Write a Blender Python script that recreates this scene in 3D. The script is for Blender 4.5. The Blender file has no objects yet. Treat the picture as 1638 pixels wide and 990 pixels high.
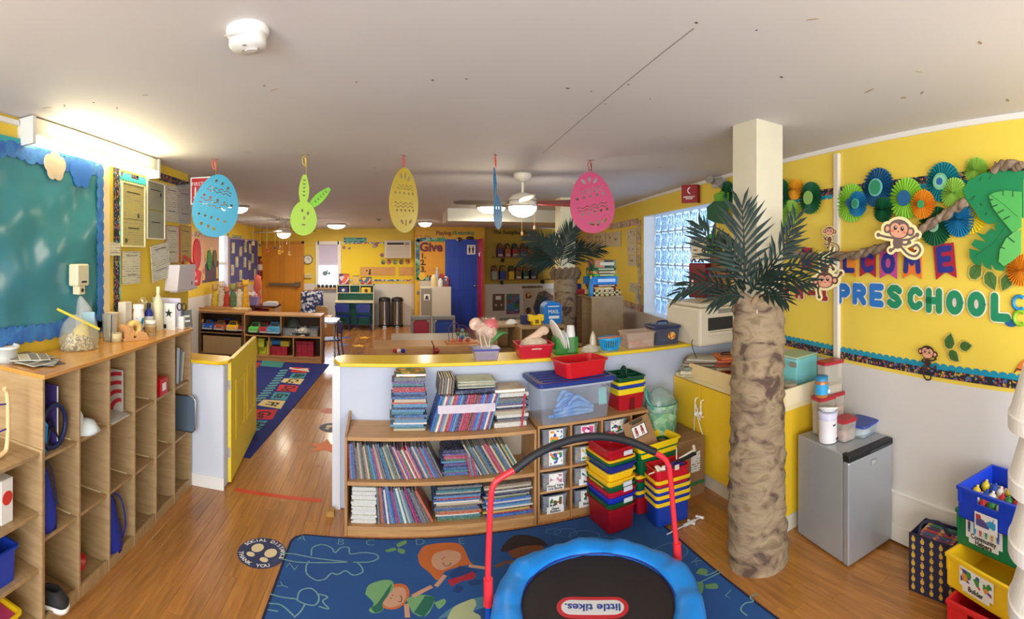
import bpy, math, random
from math import sin, cos, tan, pi, atan2, sqrt, radians as R
from mathutils import Vector, Matrix
random.seed(7)
SC = bpy.context.scene
COL = SC.collection
# ---------- camera: a level cylindrical panorama, 122 degrees wide ----------
F = 770.0; X0 = 627.0; YH = 407.0; HC = 1.7
cd = bpy.data.cameras.new('camera'); cam = bpy.data.objects.new('camera', cd); COL.objects.link(cam)
cd.type = 'PANO'; cd.panorama_type = 'CENTRAL_CYLINDRICAL'
cd.central_cylindrical_range_u_min = -819/F; cd.central_cylindrical_range_u_max = 819/F
cd.central_cylindrical_range_v_min = -(990-YH)/F; cd.central_cylindrical_range_v_max = YH/F
cd.central_cylindrical_radius = 1.0
cd.clip_start = .02; cd.clip_end = 100
cam.location = (0, 0, HC); cam.rotation_euler = (pi/2, 0, -(819-X0)/F)
SC.camera = cam
# ---------- sky and exposure ----------
w = bpy.data.worlds.new('daylight'); SC.world = w; w.use_nodes = True
w.node_tree.nodes['Background'].inputs[0].default_value = (.76, .89, 1.06, 1)
w.node_tree.nodes['Background'].inputs[1].default_value = 1.9
SC.view_settings.view_transform = 'Standard'; SC.view_settings.look = 'None'
SC.view_settings.exposure = 0.40; SC.view_settings.gamma = 1.0; SC.view_settings.use_curve_mapping = False
SC.cycles.max_bounces = 8; SC.cycles.transparent_max_bounces = 12

def area(name, loc, rot, sx, sy, power, color=(1, 1, 1)):
    l = bpy.data.lights.new(name, 'AREA'); l.shape = 'RECTANGLE'; l.size = sx; l.size_y = sy
    l.energy = power; l.color = color
    o = bpy.data.objects.new(name, l); COL.objects.link(o); o.location = loc; o.rotation_euler = rot
    return o
# daylight of the shop windows behind the photographer, then an added fill lamp
area('window_and_fill_light', (0.2, -1.9, 1.55), (R(90), 0, 0), 3.6, 1.7, 100, (.93, .96, 1.0))
area('window_and_fill_light', (-1.45, -1.5, 1.5), (R(90), 0, R(-50)), 1.3, 1.5, 55, (.95, .97, 1.0))  # added fill to brighten the right wall, not a known window

# ---------- placing: pixel of the 1638x990 frame -> point in the room ----------
def az(px): return (px-X0)/F
def fl(px, py, z=0.0):                       # on the horizontal plane at height z
    r = (HC-z)*F/(py-YH); return Vector((r*sin(az(px)), r*cos(az(px)), z))
def ar(px, py, r):                           # at horizontal range r
    return Vector((r*sin(az(px)), r*cos(az(px)), HC+(YH-py)*r/F))
def ay(px, py, Y): return ar(px, py, Y/cos(az(px)))
def ax(px, py, X): return ar(px, py, X/sin(az(px)))
TR = (1955-X0)/F; DR = 2.24                  # right wall: normal azimuth and distance
RR = atan2(-sin(TR), cos(TR)); RL = pi/2
NR = Vector((sin(TR), cos(TR), 0)); UR = Vector((cos(TR), -sin(TR), 0))
def sr(px): return DR*tan(az(px)-TR)
def aw(px, py): return ar(px, py, DR/cos(az(px)-TR))
XL = -1.78
def rect(fn, x0, y0, x1, y1):                # -> centre, width, height of an upright rectangle
    a = fn(x0, (y0+y1)/2); b = fn(x1, (y0+y1)/2); m = (x0+x1)/2
    t = fn(m, y0); u = fn(m, y1)
    return Vector(((a.x+b.x)/2, (a.y+b.y)/2, (t.z+u.z)/2)), (a.xy-b.xy).length, t.z-u.z
def rR(*a): return rect(aw, *a)
def rL(*a): return rect(lambda x, y: ax(x, y, XL), *a)
def rLL(*a): return rect(lambda x, y: ax(x, y, -3.2), *a)
def rY(Y, *a): return rect(lambda x, y: ay(x, y, Y), *a)

# ---------- materials ----------
def lin(h):
    if not isinstance(h, str): return tuple(h)+(1,)
    h = h.lstrip('#'); c = [int(h[i:i+2], 16)/255 for i in (0, 2, 4)]
    return tuple((x/12.92 if x <= .04045 else ((x+.055)/1.055)**2.4) for x in c)+(1,)
_mc = {}
def newmat(name):
    m = bpy.data.materials.new(name); m.use_nodes = True
    nt = m.node_tree; return m, nt, nt.nodes['Principled BSDF']
def N(nt, t, **k):
    n = nt.nodes.new(t)
    for a, b in k.items():
        if hasattr(n, a): setattr(n, a, b)
        else: n.inputs[a.replace('_', ' ')].default_value = b
    return n
def coords(nt, kind='Object', sc=(1, 1, 1), rot=(0, 0, 0)):
    tc = N(nt, 'ShaderNodeTexCoord'); mp = N(nt, 'ShaderNodeMapping')
    mp.inputs['Scale'].default_value = sc; mp.inputs['Rotation'].default_value = rot
    nt.links.new(tc.outputs[kind], mp.inputs[0]); return mp.outputs[0]
def mat(col, r=.5, m=0, n=0, ns=9, b=0, bs=40, a=1, e=0, t=0, c2=None, sc=(1, 1, 1), coat=0):
    key = (str(col), r, m, n, ns, b, bs, a, e, t, str(c2), sc, coat)
    if key in _mc: return _mc[key]
    M, nt, P = newmat('paint_' + str(col).strip('#'))
    base = lin(col); P.inputs['Base Color'].default_value = base
    P.inputs['Roughness'].default_value = r; P.inputs['Metallic'].default_value = m
    P.inputs['Alpha'].default_value = a
    if coat: P.inputs['Coat Weight'].default_value = coat; P.inputs['Coat Roughness'].default_value = .15
    if t: P.inputs['Transmission Weight'].default_value = t; P.inputs['IOR'].default_value = 1.35
    if e: P.inputs['Emission Color'].default_value = base; P.inputs['Emission Strength'].default_value = e
    if n or c2:
        v = coords(nt, 'Object', sc)
        no = N(nt, 'ShaderNodeTexNoise', Scale=ns, Detail=4.0); nt.links.new(v, no.inputs['Vector'])
        mx = N(nt, 'ShaderNodeMix', data_type='RGBA')
        cr = N(nt, 'ShaderNodeMapRange'); cr.inputs[1].default_value = .35; cr.inputs[2].default_value = .65
        cr.inputs[4].default_value = n or 1
        nt.links.new(no.outputs[0], cr.inputs[0]); nt.links.new(cr.outputs[0], mx.inputs[0])
        mx.inputs[6].default_value = base
        mx.inputs[7].default_value = lin(c2) if c2 else tuple(x*.45 for x in base[:3])+(1,)
        nt.links.new(mx.outputs[2], P.inputs['Base Color'])
    if b:
        v = coords(nt, 'Object', sc)
        no = N(nt, 'ShaderNodeTexNoise', Scale=bs, Detail=3.0); nt.links.new(v, no.inputs['Vector'])
        bp = N(nt, 'ShaderNodeBump', Strength=b, Distance=.01); nt.links.new(no.outputs[0], bp.inputs['Height'])
        nt.links.new(bp.outputs[0], P.inputs['Normal'])
    _mc[key] = M; return M
def ramp(nt, cols, const=True):
    r = N(nt, 'ShaderNodeValToRGB'); cr = r.color_ramp
    if const: cr.interpolation = 'CONSTANT'
    while len(cr.elements) < len(cols): cr.elements.new(.5)
    for i, c in enumerate(cols):
        cr.elements[i].position = i/len(cols) if const else i/max(1, len(cols)-1); cr.elements[i].color = lin(c)
    return r
def picmat(cols, scale=20, r=.6, sc=(1, 1, 1), rnd=False):     # printed picture: patches of a palette
    key = ('pic', str(cols), scale, r, sc, rnd)
    if key in _mc: return _mc[key]
    M, nt, P = newmat('print'); P.inputs['Roughness'].default_value = r
    v = coords(nt, 'Object', sc)
    if rnd:
        oi = N(nt, 'ShaderNodeObjectInfo'); ad = N(nt, 'ShaderNodeVectorMath', operation='MULTIPLY_ADD')
        nt.links.new(oi.outputs['Random'], ad.inputs[0]); ad.inputs[1].default_value = (9, 7, 5); nt.links.new(v, ad.inputs[2]); v = ad.outputs[0]
    vo = N(nt, 'ShaderNodeTexVoronoi', Scale=scale); nt.links.new(v, vo.inputs['Vector'])
    sp = N(nt, 'ShaderNodeSeparateColor'); nt.links.new(vo.outputs['Color'], sp.inputs[0])
    rp = ramp(nt, cols); nt.links.new(sp.outputs[0], rp.inputs[0]); nt.links.new(rp.outputs[0], P.inputs['Base Color'])
    _mc[key] = M; return M
def textmat(page, ink, rows=60, words=14, r=.7):               # a page of print: rows of words too small to read
    key = ('txt', page, ink, rows, words)
    if key in _mc: return _mc[key]
    M, nt, P = newmat('printed_page'); P.inputs['Roughness'].default_value = r
    v = coords(nt, 'Object', (1, 1, 1), (pi/2, 0, 0))
    bt = N(nt, 'ShaderNodeTexBrick', offset=.37, squash=.7, squash_frequency=3)
    bt.inputs['Scale'].default_value = 1.0; bt.inputs['Mortar Size'].default_value = .33/rows
    bt.inputs['Brick Width'].default_value = 1.0/words; bt.inputs['Row Height'].default_value = 1.0/rows
    bt.inputs['Color1'].default_value = lin(ink); bt.inputs['Color2'].default_value = lin(page); bt.inputs['Mortar'].default_value = lin(page)
    nt.links.new(v, bt.inputs['Vector'])
    nt.links.new(bt.outputs[0], P.inputs['Base Color'])
    _mc[key] = M; return M
def woodmat(c1, c2, r=.4, sc=(30, 2.5, 30), rnd=.0, coat=0, ns=2.0):
    key = ('wood', c1, c2, r, sc, rnd, coat)
    if key in _mc: return _mc[key]
    M, nt, P = newmat('wood'); P.inputs['Roughness'].default_value = r
    if coat: P.inputs['Coat Weight'].default_value = coat; P.inputs['Coat Roughness'].default_value = .12
    v = coords(nt, 'Object', sc)
    oi = N(nt, 'ShaderNodeObjectInfo'); ad = N(nt, 'ShaderNodeVectorMath', operation='MULTIPLY_ADD')
    nt.links.new(oi.outputs['Random'], ad.inputs[0]); ad.inputs[1].default_value = (31, 17, 23); nt.links.new(v, ad.inputs[2])
    no = N(nt, 'ShaderNodeTexNoise', Scale=ns, Detail=5.0, Distortion=.6); nt.links.new(ad.outputs[0], no.inputs['Vector'])
    mx = N(nt, 'ShaderNodeMix', data_type='RGBA'); mx.inputs[6].default_value = lin(c1); mx.inputs[7].default_value = lin(c2)
    cr = N(nt, 'ShaderNodeMapRange'); cr.inputs[1].default_value = .3; cr.inputs[2].default_value = .75
    nt.links.new(no.outputs[0], cr.inputs[0]); nt.links.new(cr.outputs[0], mx.inputs[0]); out = mx.outputs[2]
    if rnd:
        hs = N(nt, 'ShaderNodeHueSaturation'); mr = N(nt, 'ShaderNodeMapRange')
        mr.inputs[3].default_value = 1-rnd; mr.inputs[4].default_value = 1+rnd
        nt.links.new(oi.outputs['Random'], mr.inputs[0]); nt.links.new(mr.outputs[0], hs.inputs['Value'])
        nt.links.new(out, hs.inputs['Color']); out = hs.outputs[0]
    nt.links.new(out, P.inputs['Base Color'])
    bp = N(nt, 'ShaderNodeBump', Strength=.12, Distance=.004); nt.links.new(no.outputs[0], bp.inputs['Height']); nt.links.new(bp.outputs[0], P.inputs['Normal'])
    _mc[key] = M; return M

# ---------- mesh gathering ----------
class G:
    def __init__(s): s.v = []; s.f = []; s.mi = []; s.sm = []; s.k = 0; s.X = None; s.cid = 0; s.ch = []; s.lock = 0; s.j = 0
    def m(s, k): s.k = k; return s
    def x(s, M=None): s.X = M; return s
    def add(s, vs, fs, sm=False):
        b = len(s.v); s.ch += [s.cid]*len(fs)
        s.v += [tuple(s.X @ Vector(p)) if s.X else tuple(p) for p in vs]
        s.f += [tuple(b+i for i in f) for f in fs]; s.mi += [s.k]*len(fs); s.sm += [sm]*len(fs); return s
    def box(s, x0, x1, y0, y1, z0, z1):
        s.cid += 1
        return s.add([(x, y, z) for x in (x0, x1) for y in (y0, y1) for z in (z0, z1)],
                     [(0, 1, 3, 2), (4, 6, 7, 5), (0, 4, 5, 1), (2, 3, 7, 6), (0, 2, 6, 4), (1, 5, 7, 3)])
    def bb(s, cx, cy, z, w, d, h): return s.box(cx-w/2, cx+w/2, cy-d/2, cy+d/2, z, z+h)
    def prism(s, pts, y0, y1):              # outline in x,z pushed along y
        s.cid += 1
        n = len(pts)
        return s.add([(p[0], y0, p[1]) for p in pts]+[(p[0], y1, p[1]) for p in pts],
                     [tuple(range(n)), tuple(range(2*n-1, n-1, -1))]+[(i, i+n, (i+1) % n+n, (i+1) % n) for i in range(n)])
    def slab(s, pts, z0, z1):               # outline in x,y raised along z
        s.cid += 1
        n = len(pts)
        return s.add([(p[0], p[1], z0) for p in pts]+[(p[0], p[1], z1) for p in pts],
                     [tuple(range(n-1, -1, -1)), tuple(range(n, 2*n))]+[(i, (i+1) % n, (i+1) % n+n, i+n) for i in range(n)])
    def ell(s, cx, cz, rx, rz, y0, y1, n=20, a=0):
        s.j += 1; y0 -= .00025*(s.j % 6)
        P = [(rx*cos(2*pi*i/n), rz*sin(2*pi*i/n)) for i in range(n)]
        return s.prism([(cx+p*cos(a)-q*sin(a), cz+p*sin(a)+q*cos(a)) for p, q in P], y0, y1)
    def disc(s, cx, cy, rx, ry, z0, z1, n=20, a=0):
        P = [(rx*cos(2*pi*i/n), ry*sin(2*pi*i/n)) for i in range(n)]
        return s.slab([(cx+p*cos(a)-q*sin(a), cy+p*sin(a)+q*cos(a)) for p, q in P], z0, z1)
    def lathe(s, prof, n=20, c=(0, 0, 0), sm=True, sq=1.0):
        s.cid += 1
        vs = []; fs = []
        for r, z in prof:
            vs += [(c[0]+r*cos(2*pi*i/n), c[1]+sq*r*sin(2*pi*i/n), c[2]+z) for i in range(n)]
        for k in range(len(prof)-1):
            fs += [(k*n+i, k*n+(i+1) % n, (k+1)*n+(i+1) % n, (k+1)*n+i) for i in range(n)]
        s.add(vs, fs, sm)
        if prof[0][0] > 1e-6: s.add(vs[:n], [tuple(range(n-1, -1, -1))])
        if prof[-1][0] > 1e-6: s.add(vs[-n:], [tuple(range(n))])
        return s
    def loft(s, prof, rad=.02, k=3, cx=0, cy=0, sm=False, cap=True):   # rings of rounded rectangles (w, d, z)
        s.cid += 1
        vs = []; fs = []; n = 4*(k+1)
        for q in prof:
            w, d, z = q[:3]; rr = min(q[3] if len(q) > 3 else rad, w/2-1e-4, d/2-1e-4)
            for j, (sx, sy) in enumerate(((1, 1), (-1, 1), (-1, -1), (1, -1))):
                for i in range(k+1):
                    a = pi/2*(j+i/k); vs.append((cx+sx*(w/2-rr)+rr*cos(a), cy+sy*(d/2-rr)+rr*sin(a), z))
        for q in range(len(prof)-1):
            fs += [(q*n+i, q*n+(i+1) % n, (q+1)*n+(i+1) % n, (q+1)*n+i) for i in range(n)]
        if cap: fs += [tuple(range(n-1, -1, -1)), tuple(range((len(prof)-1)*n, len(prof)*n))]
        return s.add(vs, fs, sm)
    def tray(s, w, d, h, tp=.86, t=.004, rim=.010, rad=.02, z=0, cx=0, cy=0):
        q = 1-tp
        return s.loft([(w*tp-t, d*tp-t, z+t*2), (w*tp, d*tp, z), (w-2*rim, d-2*rim, z+h-.012), (w, d, z+h-.010), (w, d, z+h),
                       (w-2*rim-t, d-2*rim-t, z+h), (w*tp-2*t, d*tp-2*t, z+t*2)][1:], rad, cx=cx, cy=cy)
    def tube(s, pts, r, n=8, cap=True, rs=None):
        s.cid += 1
        P = [Vector(p) for p in pts]; vs = []; fs = []; up = None; m = len(P)
        for i, p in enumerate(P):
            t = (P[min(i+1, m-1)]-P[max(i-1, 0)])
            t = t.normalized() if t.length > 1e-9 else Vector((0, 0, 1))
            if up is None: up = Vector((0, 0, 1)) if abs(t.z) < .9 else Vector((1, 0, 0))
            a = t.cross(up)
            a = a.normalized() if a.length > 1e-6 else Vector((1, 0, 0)); b = t.cross(a); up = -b if False else a.cross(t)
            q = rs[i] if rs else r
            vs += [p+a*q*cos(2*pi*j/n)+b*q*sin(2*pi*j/n) for j in range(n)]
        for k in range(m-1):
            fs += [(k*n+j, (k+1)*n+j, (k+1)*n+(j+1) % n, k*n+(j+1) % n) for j in range(n)]
        s.add(vs, fs, True)
        if cap: s.add(vs[:n], [tuple(range(n))]); s.add(vs[-n:], [tuple(range(n-1, -1, -1))])
        return s
    def sph(s, c, r, n=12, sx=1, sy=1, sz=1):
        s.cid += 1
        k = n//2
        vs = [(c[0]+sx*r*sin(pi*i/k)*cos(2*pi*j/n), c[1]+sy*r*sin(pi*i/k)*sin(2*pi*j/n), c[2]+sz*r*cos(pi*i/k)) for i in range(k+1) for j in range(n)]
        return s.add(vs, [(i*n+j, (i+1)*n+j, (i+1)*n+(j+1) % n, i*n+(j+1) % n) for i in range(k) for j in range(n)], True)
def mesh(g, name='mesh'):
    me = bpy.data.meshes.new(name); me.from_pydata(g.v, [], g.f)
    me.polygons.foreach_set('material_index', g.mi); me.polygons.foreach_set('use_smooth', g.sm); me.update(); return me
def bez(pts, n=10):                          # smooth curve through points (Catmull-Rom)
    P = [Vector(p) for p in pts]; P = [2*P[0]-P[1]]+P+[2*P[-1]-P[-2]]; out = []
    for i in range(1, len(P)-2):
        for k in range(n):
            t = k/n; a, b, c, d = P[i-1:i+3]
            out.append(.5*((2*b)+(c-a)*t+(2*a-5*b+4*c-d)*t*t+(3*b-a-3*c+d)*t**3))
    return out+[P[-2]]
def tag(o, label=None, cat=None, group=None, kind=None):
    if label: o['label'] = label
    if cat: o['category'] = cat
    if group: o['group'] = group
    if kind: o['kind'] = kind
    return o
SPL = {'hinge': 'hinge', 'pictogram': 'pictogram', 'printed_mark': 'printed_mark', 'printed_marks': 'printed_mark', 'black_pictures': 'black_picture', 'end_cap': 'end_cap', 'heading': 'heading', 'feet': 'foot',
       'eye_glints': 'eye_glint', 'cheeks': 'cheek', 'wheels': 'wheel', 'pegs': 'peg', 'hour_marks': 'hour_mark', 'edge': 'edge', 'small_dots': 'small_dot', 'bracket': 'bracket',
       'white_card': 'white_card', 'lollipops': 'lollipop', 'sticks': 'stick', 'stripes': 'stripe', 'printed_figures': 'printed_figure', 'finger_rest': 'finger_rest', 'chalk_lines': 'chalk_line', 'badge_lines': 'badge_line', 'lid_ribs': 'lid_rib'}
def mk(name, g, mats, parent=None, loc=(0, 0, 0), rz=0, **kw):
    if parent and name in SPL and isinstance(g, G) and len(set(g.ch)) > 1:
        o = None
        for c in sorted(set(g.ch)):
            q = G(); fi = [i for i, k in enumerate(g.ch) if k == c]; ix = {}
            for i in fi:
                for v_ in g.f[i]:
                    if v_ not in ix: ix[v_] = len(q.v); q.v.append(g.v[v_])
                q.f.append(tuple(ix[v_] for v_ in g.f[i])); q.mi.append(g.mi[i]); q.sm.append(g.sm[i])
            o = mk1(SPL[name], q, mats, parent, loc, rz, **kw)
        return o
    return mk1(name, g, mats, parent, loc, rz, **kw)
def mk1(name, g, mats, parent=None, loc=(0, 0, 0), rz=0, rot=None, bev=0, label=None, cat=None, group=None, kind=None, scale=None):
    me = g if isinstance(g, bpy.types.Mesh) else mesh(g, name)
    if not me.materials:
        for m_ in (mats if isinstance(mats, (list, tuple)) else [mats]): me.materials.append(m_)
    o = bpy.data.objects.new(name, me); COL.objects.link(o)
    if parent: o.parent = parent
    o.location = loc; o.rotation_euler = rot if rot else (0, 0, rz)
    if scale: o.scale = scale
    if bev:
        b = o.modifiers.new('bevel', 'BEVEL'); b.width = bev; b.segments = 2; b.limit_method = 'ANGLE'; b.angle_limit = R(40)
    return tag(o, label, cat, group, kind)
def thing(name, label, cat, loc=(0, 0, 0), rz=0, group=None, rot=None):
    o = bpy.data.objects.new(name, None); COL.objects.link(o); o.location = loc
    o.rotation_euler = rot if rot else (0, 0, rz); o.empty_display_size = .05
    return tag(o, label, cat, group)
def struct(name, g, mats, parent=None, **k): return mk(name, g, mats, parent, kind=None if parent else 'structure', **k)
def tree_copy(o, loc=None, rz=None, label=None, group=None, parent=None):
    c = o.copy(); COL.objects.link(c); c.parent = parent
    if loc is not None: c.location = loc
    if rz is not None: c.rotation_euler = (o.rotation_euler[0], o.rotation_euler[1], rz)
    if label: c['label'] = label
    if group: c['group'] = group
    for ch in [q for q in o.children]: tree_copy(ch, parent=c)
    return c
_tc = {}
def textmesh(s, size, ext=.001, off=0.0, space=1.0, shear=0):
    cu = bpy.data.curves.new('lettering', 'FONT'); cu.body = s; cu.size = size; cu.extrude = ext; cu.offset = off
    cu.align_x = 'CENTER'; cu.align_y = 'CENTER'; cu.space_character = space; cu.resolution_u = 3; cu.shear = shear; cu.space_line = .8
    o = bpy.data.objects.new('lettering', cu); me = bpy.data.meshes.new_from_object(o)
    bpy.data.objects.remove(o); bpy.data.curves.remove(cu)
    return me
def text(s, size, m_, parent, loc=(0, 0, 0), ext=.001, off=0.0, flat=False, name='lettering', rot=None, **k):
    me = textmesh(s, size, ext, off, **k)
    if not flat: me.transform(Matrix.Rotation(pi/2, 4, 'X'))
    return mk(name, me, m_, parent, loc, rot=rot or (0, 0, 0))
def cutshape(outer, holes=(), th=.004, flat=False):
    cu = bpy.data.curves.new('cut', 'CURVE'); cu.dimensions = '2D'; cu.fill_mode = 'BOTH'; cu.extrude = th/2
    for pts in [outer]+list(holes):
        sp = cu.splines.new('POLY'); sp.points.add(len(pts)-1)
        for i, p in enumerate(pts): sp.points[i].co = (p[0], p[1], 0, 1)
        sp.use_cyclic_u = True
    o = bpy.data.objects.new('cut', cu); me = bpy.data.meshes.new_from_object(o)
    bpy.data.objects.remove(o); bpy.data.curves.remove(cu)
    if not flat: me.transform(Matrix.Rotation(pi/2, 4, 'X'))
    return me
def ell2(cx, cy, rx, ry, a=0, n=16):
    return [(cx+rx*cos(2*pi*i/n)*cos(a)-ry*sin(2*pi*i/n)*sin(a), cy+rx*cos(2*pi*i/n)*sin(a)+ry*sin(2*pi*i/n)*cos(a)) for i in range(n)]
def wave2(x0, x1, y, sl, amp, wd, k, n=28):
    c = [(x0+(x1-x0)*i/n, y+sl*(i/n-.5)+amp*sin(2*pi*k*i/n)) for i in range(n+1)]
    return [(x, y_+wd/2) for x, y_ in c]+[(x, y_-wd/2) for x, y_ in reversed(c)]

# ---------- shared colours ----------
YEL = '#e6c63e'
M_yel = mat(YEL, .55, n=.3, ns=1.3, c2='#d8b030'); M_white = mat('#d6d2cf', .6, n=.12, ns=2, c2='#bdb8b4')
M_ply = woodmat('#b2976f', '#9c7d57', .45, (3, 3, 22)); M_plyh = woodmat('#ae926a', '#987850', .4, (3, 22, 3))
M_plyx = woodmat('#c99d68', '#ac7d4b', .45, (22, 3, 3))
M_shelf = woodmat('#c19460', '#a3764a', .45, (3, 22, 22)); M_shelfv = woodmat('#b98c5a', '#9c7046', .45, (22, 22, 3))
M_black = mat('#17181b', .45); M_dk = mat('#26262a', .6); M_wht = mat('#e8e6e2', .45); M_cream = mat('#e0cfa8', .5)
M_red = mat('#c01822', .35); M_blue = mat('#1c3fae', .35); M_navy = mat('#1a2458', .5); M_green = mat('#0c6b3c', .35)
M_ylp = mat('#f0c818', .35); M_chrome = mat('#b9bcc0', .22, m=1); M_grey = mat('#8d8f92', .5)
# ================= SETTING =================
CZ = HC+.72; CZ2 = 2.32
M_floor_far = None
def floor_far():
    M, nt, P = newmat('far_boards'); P.inputs['Roughness'].default_value = .22
    v = coords(nt, 'Object', (1, 1, 1), (0, 0, pi/2))
    bt = N(nt, 'ShaderNodeTexBrick', offset=.43); bt.inputs['Scale'].default_value = 1.0
    bt.inputs['Mortar Size'].default_value = .0012; bt.inputs['Brick Width'].default_value = 1.1; bt.inputs['Row Height'].default_value = .083
    bt.inputs['Color1'].default_value = lin('#a3703c'); bt.inputs['Color2'].default_value = lin('#8a5a2c'); bt.inputs['Mortar'].default_value = lin('#5a3818')
    nt.links.new(v, bt.inputs['Vector'])
    v2 = coords(nt, 'Object', (18, 1.5, 1)); no = N(nt, 'ShaderNodeTexNoise', Scale=2.0, Detail=4.0); nt.links.new(v2, no.inputs['Vector'])
    mx = N(nt, 'ShaderNodeMix', data_type='RGBA', blend_type='MULTIPLY'); mx.inputs[0].default_value = .5
    nt.links.new(bt.outputs[0], mx.inputs[6]); nt.links.new(no.outputs[0], mx.inputs[7]); nt.links.new(bt.outputs[0], mx.inputs[6])
    hs = N(nt, 'ShaderNodeHueSaturation'); hs.inputs['Value'].default_value = 1.35; nt.links.new(mx.outputs[2], hs.inputs['Color'])
    nt.links.new(hs.outputs[0], P.inputs['Base Color']); return M
g = G().box(-3.4, 4.3, 5.2, 11.9, -.05, 0).box(-2, 3.2, -2, 5.2, -.05, -.012)
g.box(-3.4, -2.0, 3.8, 5.2, -.05, 0)
floor = struct('floor', g, floor_far())
M_board = woodmat('#b57c3e', '#8f5c2c', .3, (26, 2.0, 26), rnd=.13, coat=.25)
pl = {}
wB = .083
for i in range(46):
    x = -1.42+i*wB; y = .75-random.random()*1.0
    while y < 5.2:
        L = random.choice((.7, .95, 1.2, 1.45)); y1 = min(y+L, 5.2)
        if y1-y > .1 and y1 > .8 and not (i > 41 and y > 3.2):
            k = round(y1-y, 2)
            if k not in pl:
                a, b, c = wB/2-.0003, k/2-.0003, .0010
                q = G().add([(-a, -b, -.012), (a, -b, -.012), (a, b, -.012), (-a, b, -.012), (-a, -b, -c), (a, -b, -c), (a, b, -c), (-a, b, -c),
                             (-a+c, -b+c, 0), (a-c, -b+c, 0), (a-c, b-c, 0), (-a+c, b-c, 0)],
                            [(8, 9, 10, 11), (0, 1, 5, 4), (1, 2, 6, 5), (2, 3, 7, 6), (3, 0, 4, 7), (4, 5, 9, 8), (5, 6, 10, 9), (6, 7, 11, 10), (7, 4, 8, 11)])
                pl[k] = mesh(q, 'floor_board'); pl[k].materials.append(M_board)
            mk('floor_board', pl[k], None, floor, (x, (y+y1)/2, 0))
        y = y1
# ceiling: flat over the front, falling a little towards the back
M_ceil = mat('#d3cfce', .75, n=.4, ns=.9, c2='#c6c0bd')
g = G().box(-3.4, 4.4, -2, 5.2, CZ, CZ+.1)
g.add([(-3.4, 5.2, CZ), (4.4, 5.2, CZ), (4.4, 12, CZ2), (-3.4, 12, CZ2), (-3.4, 5.2, CZ+.1), (4.4, 5.2, CZ+.1), (4.4, 12, CZ2+.1), (-3.4, 12, CZ2+.1)],
      [(0, 1, 2, 3), (7, 6, 5, 4), (0, 4, 5, 1), (1, 5, 6, 2), (2, 6, 7, 3), (3, 7, 4, 0)])
ceiling = struct('ceiling', g, M_ceil)
def cz_at(y): return CZ if y < 5.2 else CZ+(CZ2-CZ)*(y-5.2)/6.8
def ceilpt(px, py):
    r = .72*F/(YH-py); return Vector((r*sin(az(px)), r*cos(az(px)), CZ))
a = ceilpt(1110, 45); b = ceilpt(868, 245); d = (b-a).normalized(); nn = Vector((-d.y, d.x, 0))*.0018
g = G().slab([(a+nn)[:2], (b+nn)[:2], (b-nn)[:2], (a-nn)[:2]], CZ-.0012, CZ+.001)
mk('ceiling_seam', g, mat('#8a8078', .8), ceiling)
g = G()
for px, py, s in ((1114, 36, .008), (946, 146, .006), (968, 166, .006), (1005, 135, .006), (746, 126, .007), (423, 137, .006), (150, 164, .006),
                  (692, 128, .01), (570, 131, .006), (908, 141, .01), (1250, 123, .01), (1210, 48, .006), (1040, 158, .006)):
    c = ceilpt(px, py); g.disc(c.x, c.y, s*random.uniform(.5, .9), s*.55, CZ-.0015, CZ+.001, 8)
mk('nail_holes', g, mat('#4a4642', .8), ceiling, kind='stuff')
g = G()
for px, py, s, q in ((1445, 156, .022, .6), (1612, 160, .03, .35), (1475, 148, .03, .2), (1568, 68, .018, .5), (1300, 30, .03, .15), (1470, 114, .02, .3), (438, 143, .03, .2),
                     (75, 172, .035, .2), (103, 169, .025, .25), (187, 173, .02, .25), (232, 152, .02, .2), (600, 268, .03, .2), (344, 250, .06, .1), (395, 243, .05, .1), (1054, 268, .02, .4), (1390, 145, .05, .12)):
    c = ceilpt(px, py); g.disc(c.x, c.y, s*.75, s*q*.7, CZ-.0015, CZ+.001, 9, random.random()*3)
mk('chipped_spots', g, mat('#a4947e', .85), ceiling, kind='stuff')

def wallbox(g, x0, x1, y0, y1, z1, zs=.99):
    g.m(1).box(x0, x1, y0, y1, 0, zs).m(0).box(x0, x1, y0, y1, zs, z1)
# left wall beside the cubbies
g = G(); wallbox(g, XL-.14, XL, -2, 3.95, CZ+.02)
wallbox(g, -3.34, XL-.14, 3.81, 3.95, CZ+.02)
struct('wall_left', g, [M_yel, M_white])
# rear left wall with a tall window
ya, yb = ax(350, 400, -3.2).y, ax(366, 400, -3.2).y
g = G(); wallbox(g, -3.34, -3.2, 3.95, ya, CZ); wallbox(g, -3.34, -3.2, yb, 11.75, CZ)
g.m(0).box(-3.34, -3.2, ya, yb, 2.12, CZ).m(1).box(-3.34, -3.2, ya, yb, 0, .95)
struct('wall_left_rear', g, [M_yel, M_white])
g = G().m(0).box(-3.33, -3.21, ya, ya+.05, .95, 2.12).box(-3.33, -3.21, yb-.05, yb, .95, 2.12).box(-3.33, -3.21, ya, yb, .95, 1.0).box(-3.33, -3.21, ya, yb, 2.07, 2.12).box(-3.30, -3.25, ya, yb, 1.5, 1.55)
wn = struct('window_3', g, M_wht)
mk('pane', G().box(-3.285, -3.28, ya+.04, yb-.04, .99, 2.08), mat('#ffffff', .1, a=.25), wn)
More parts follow.
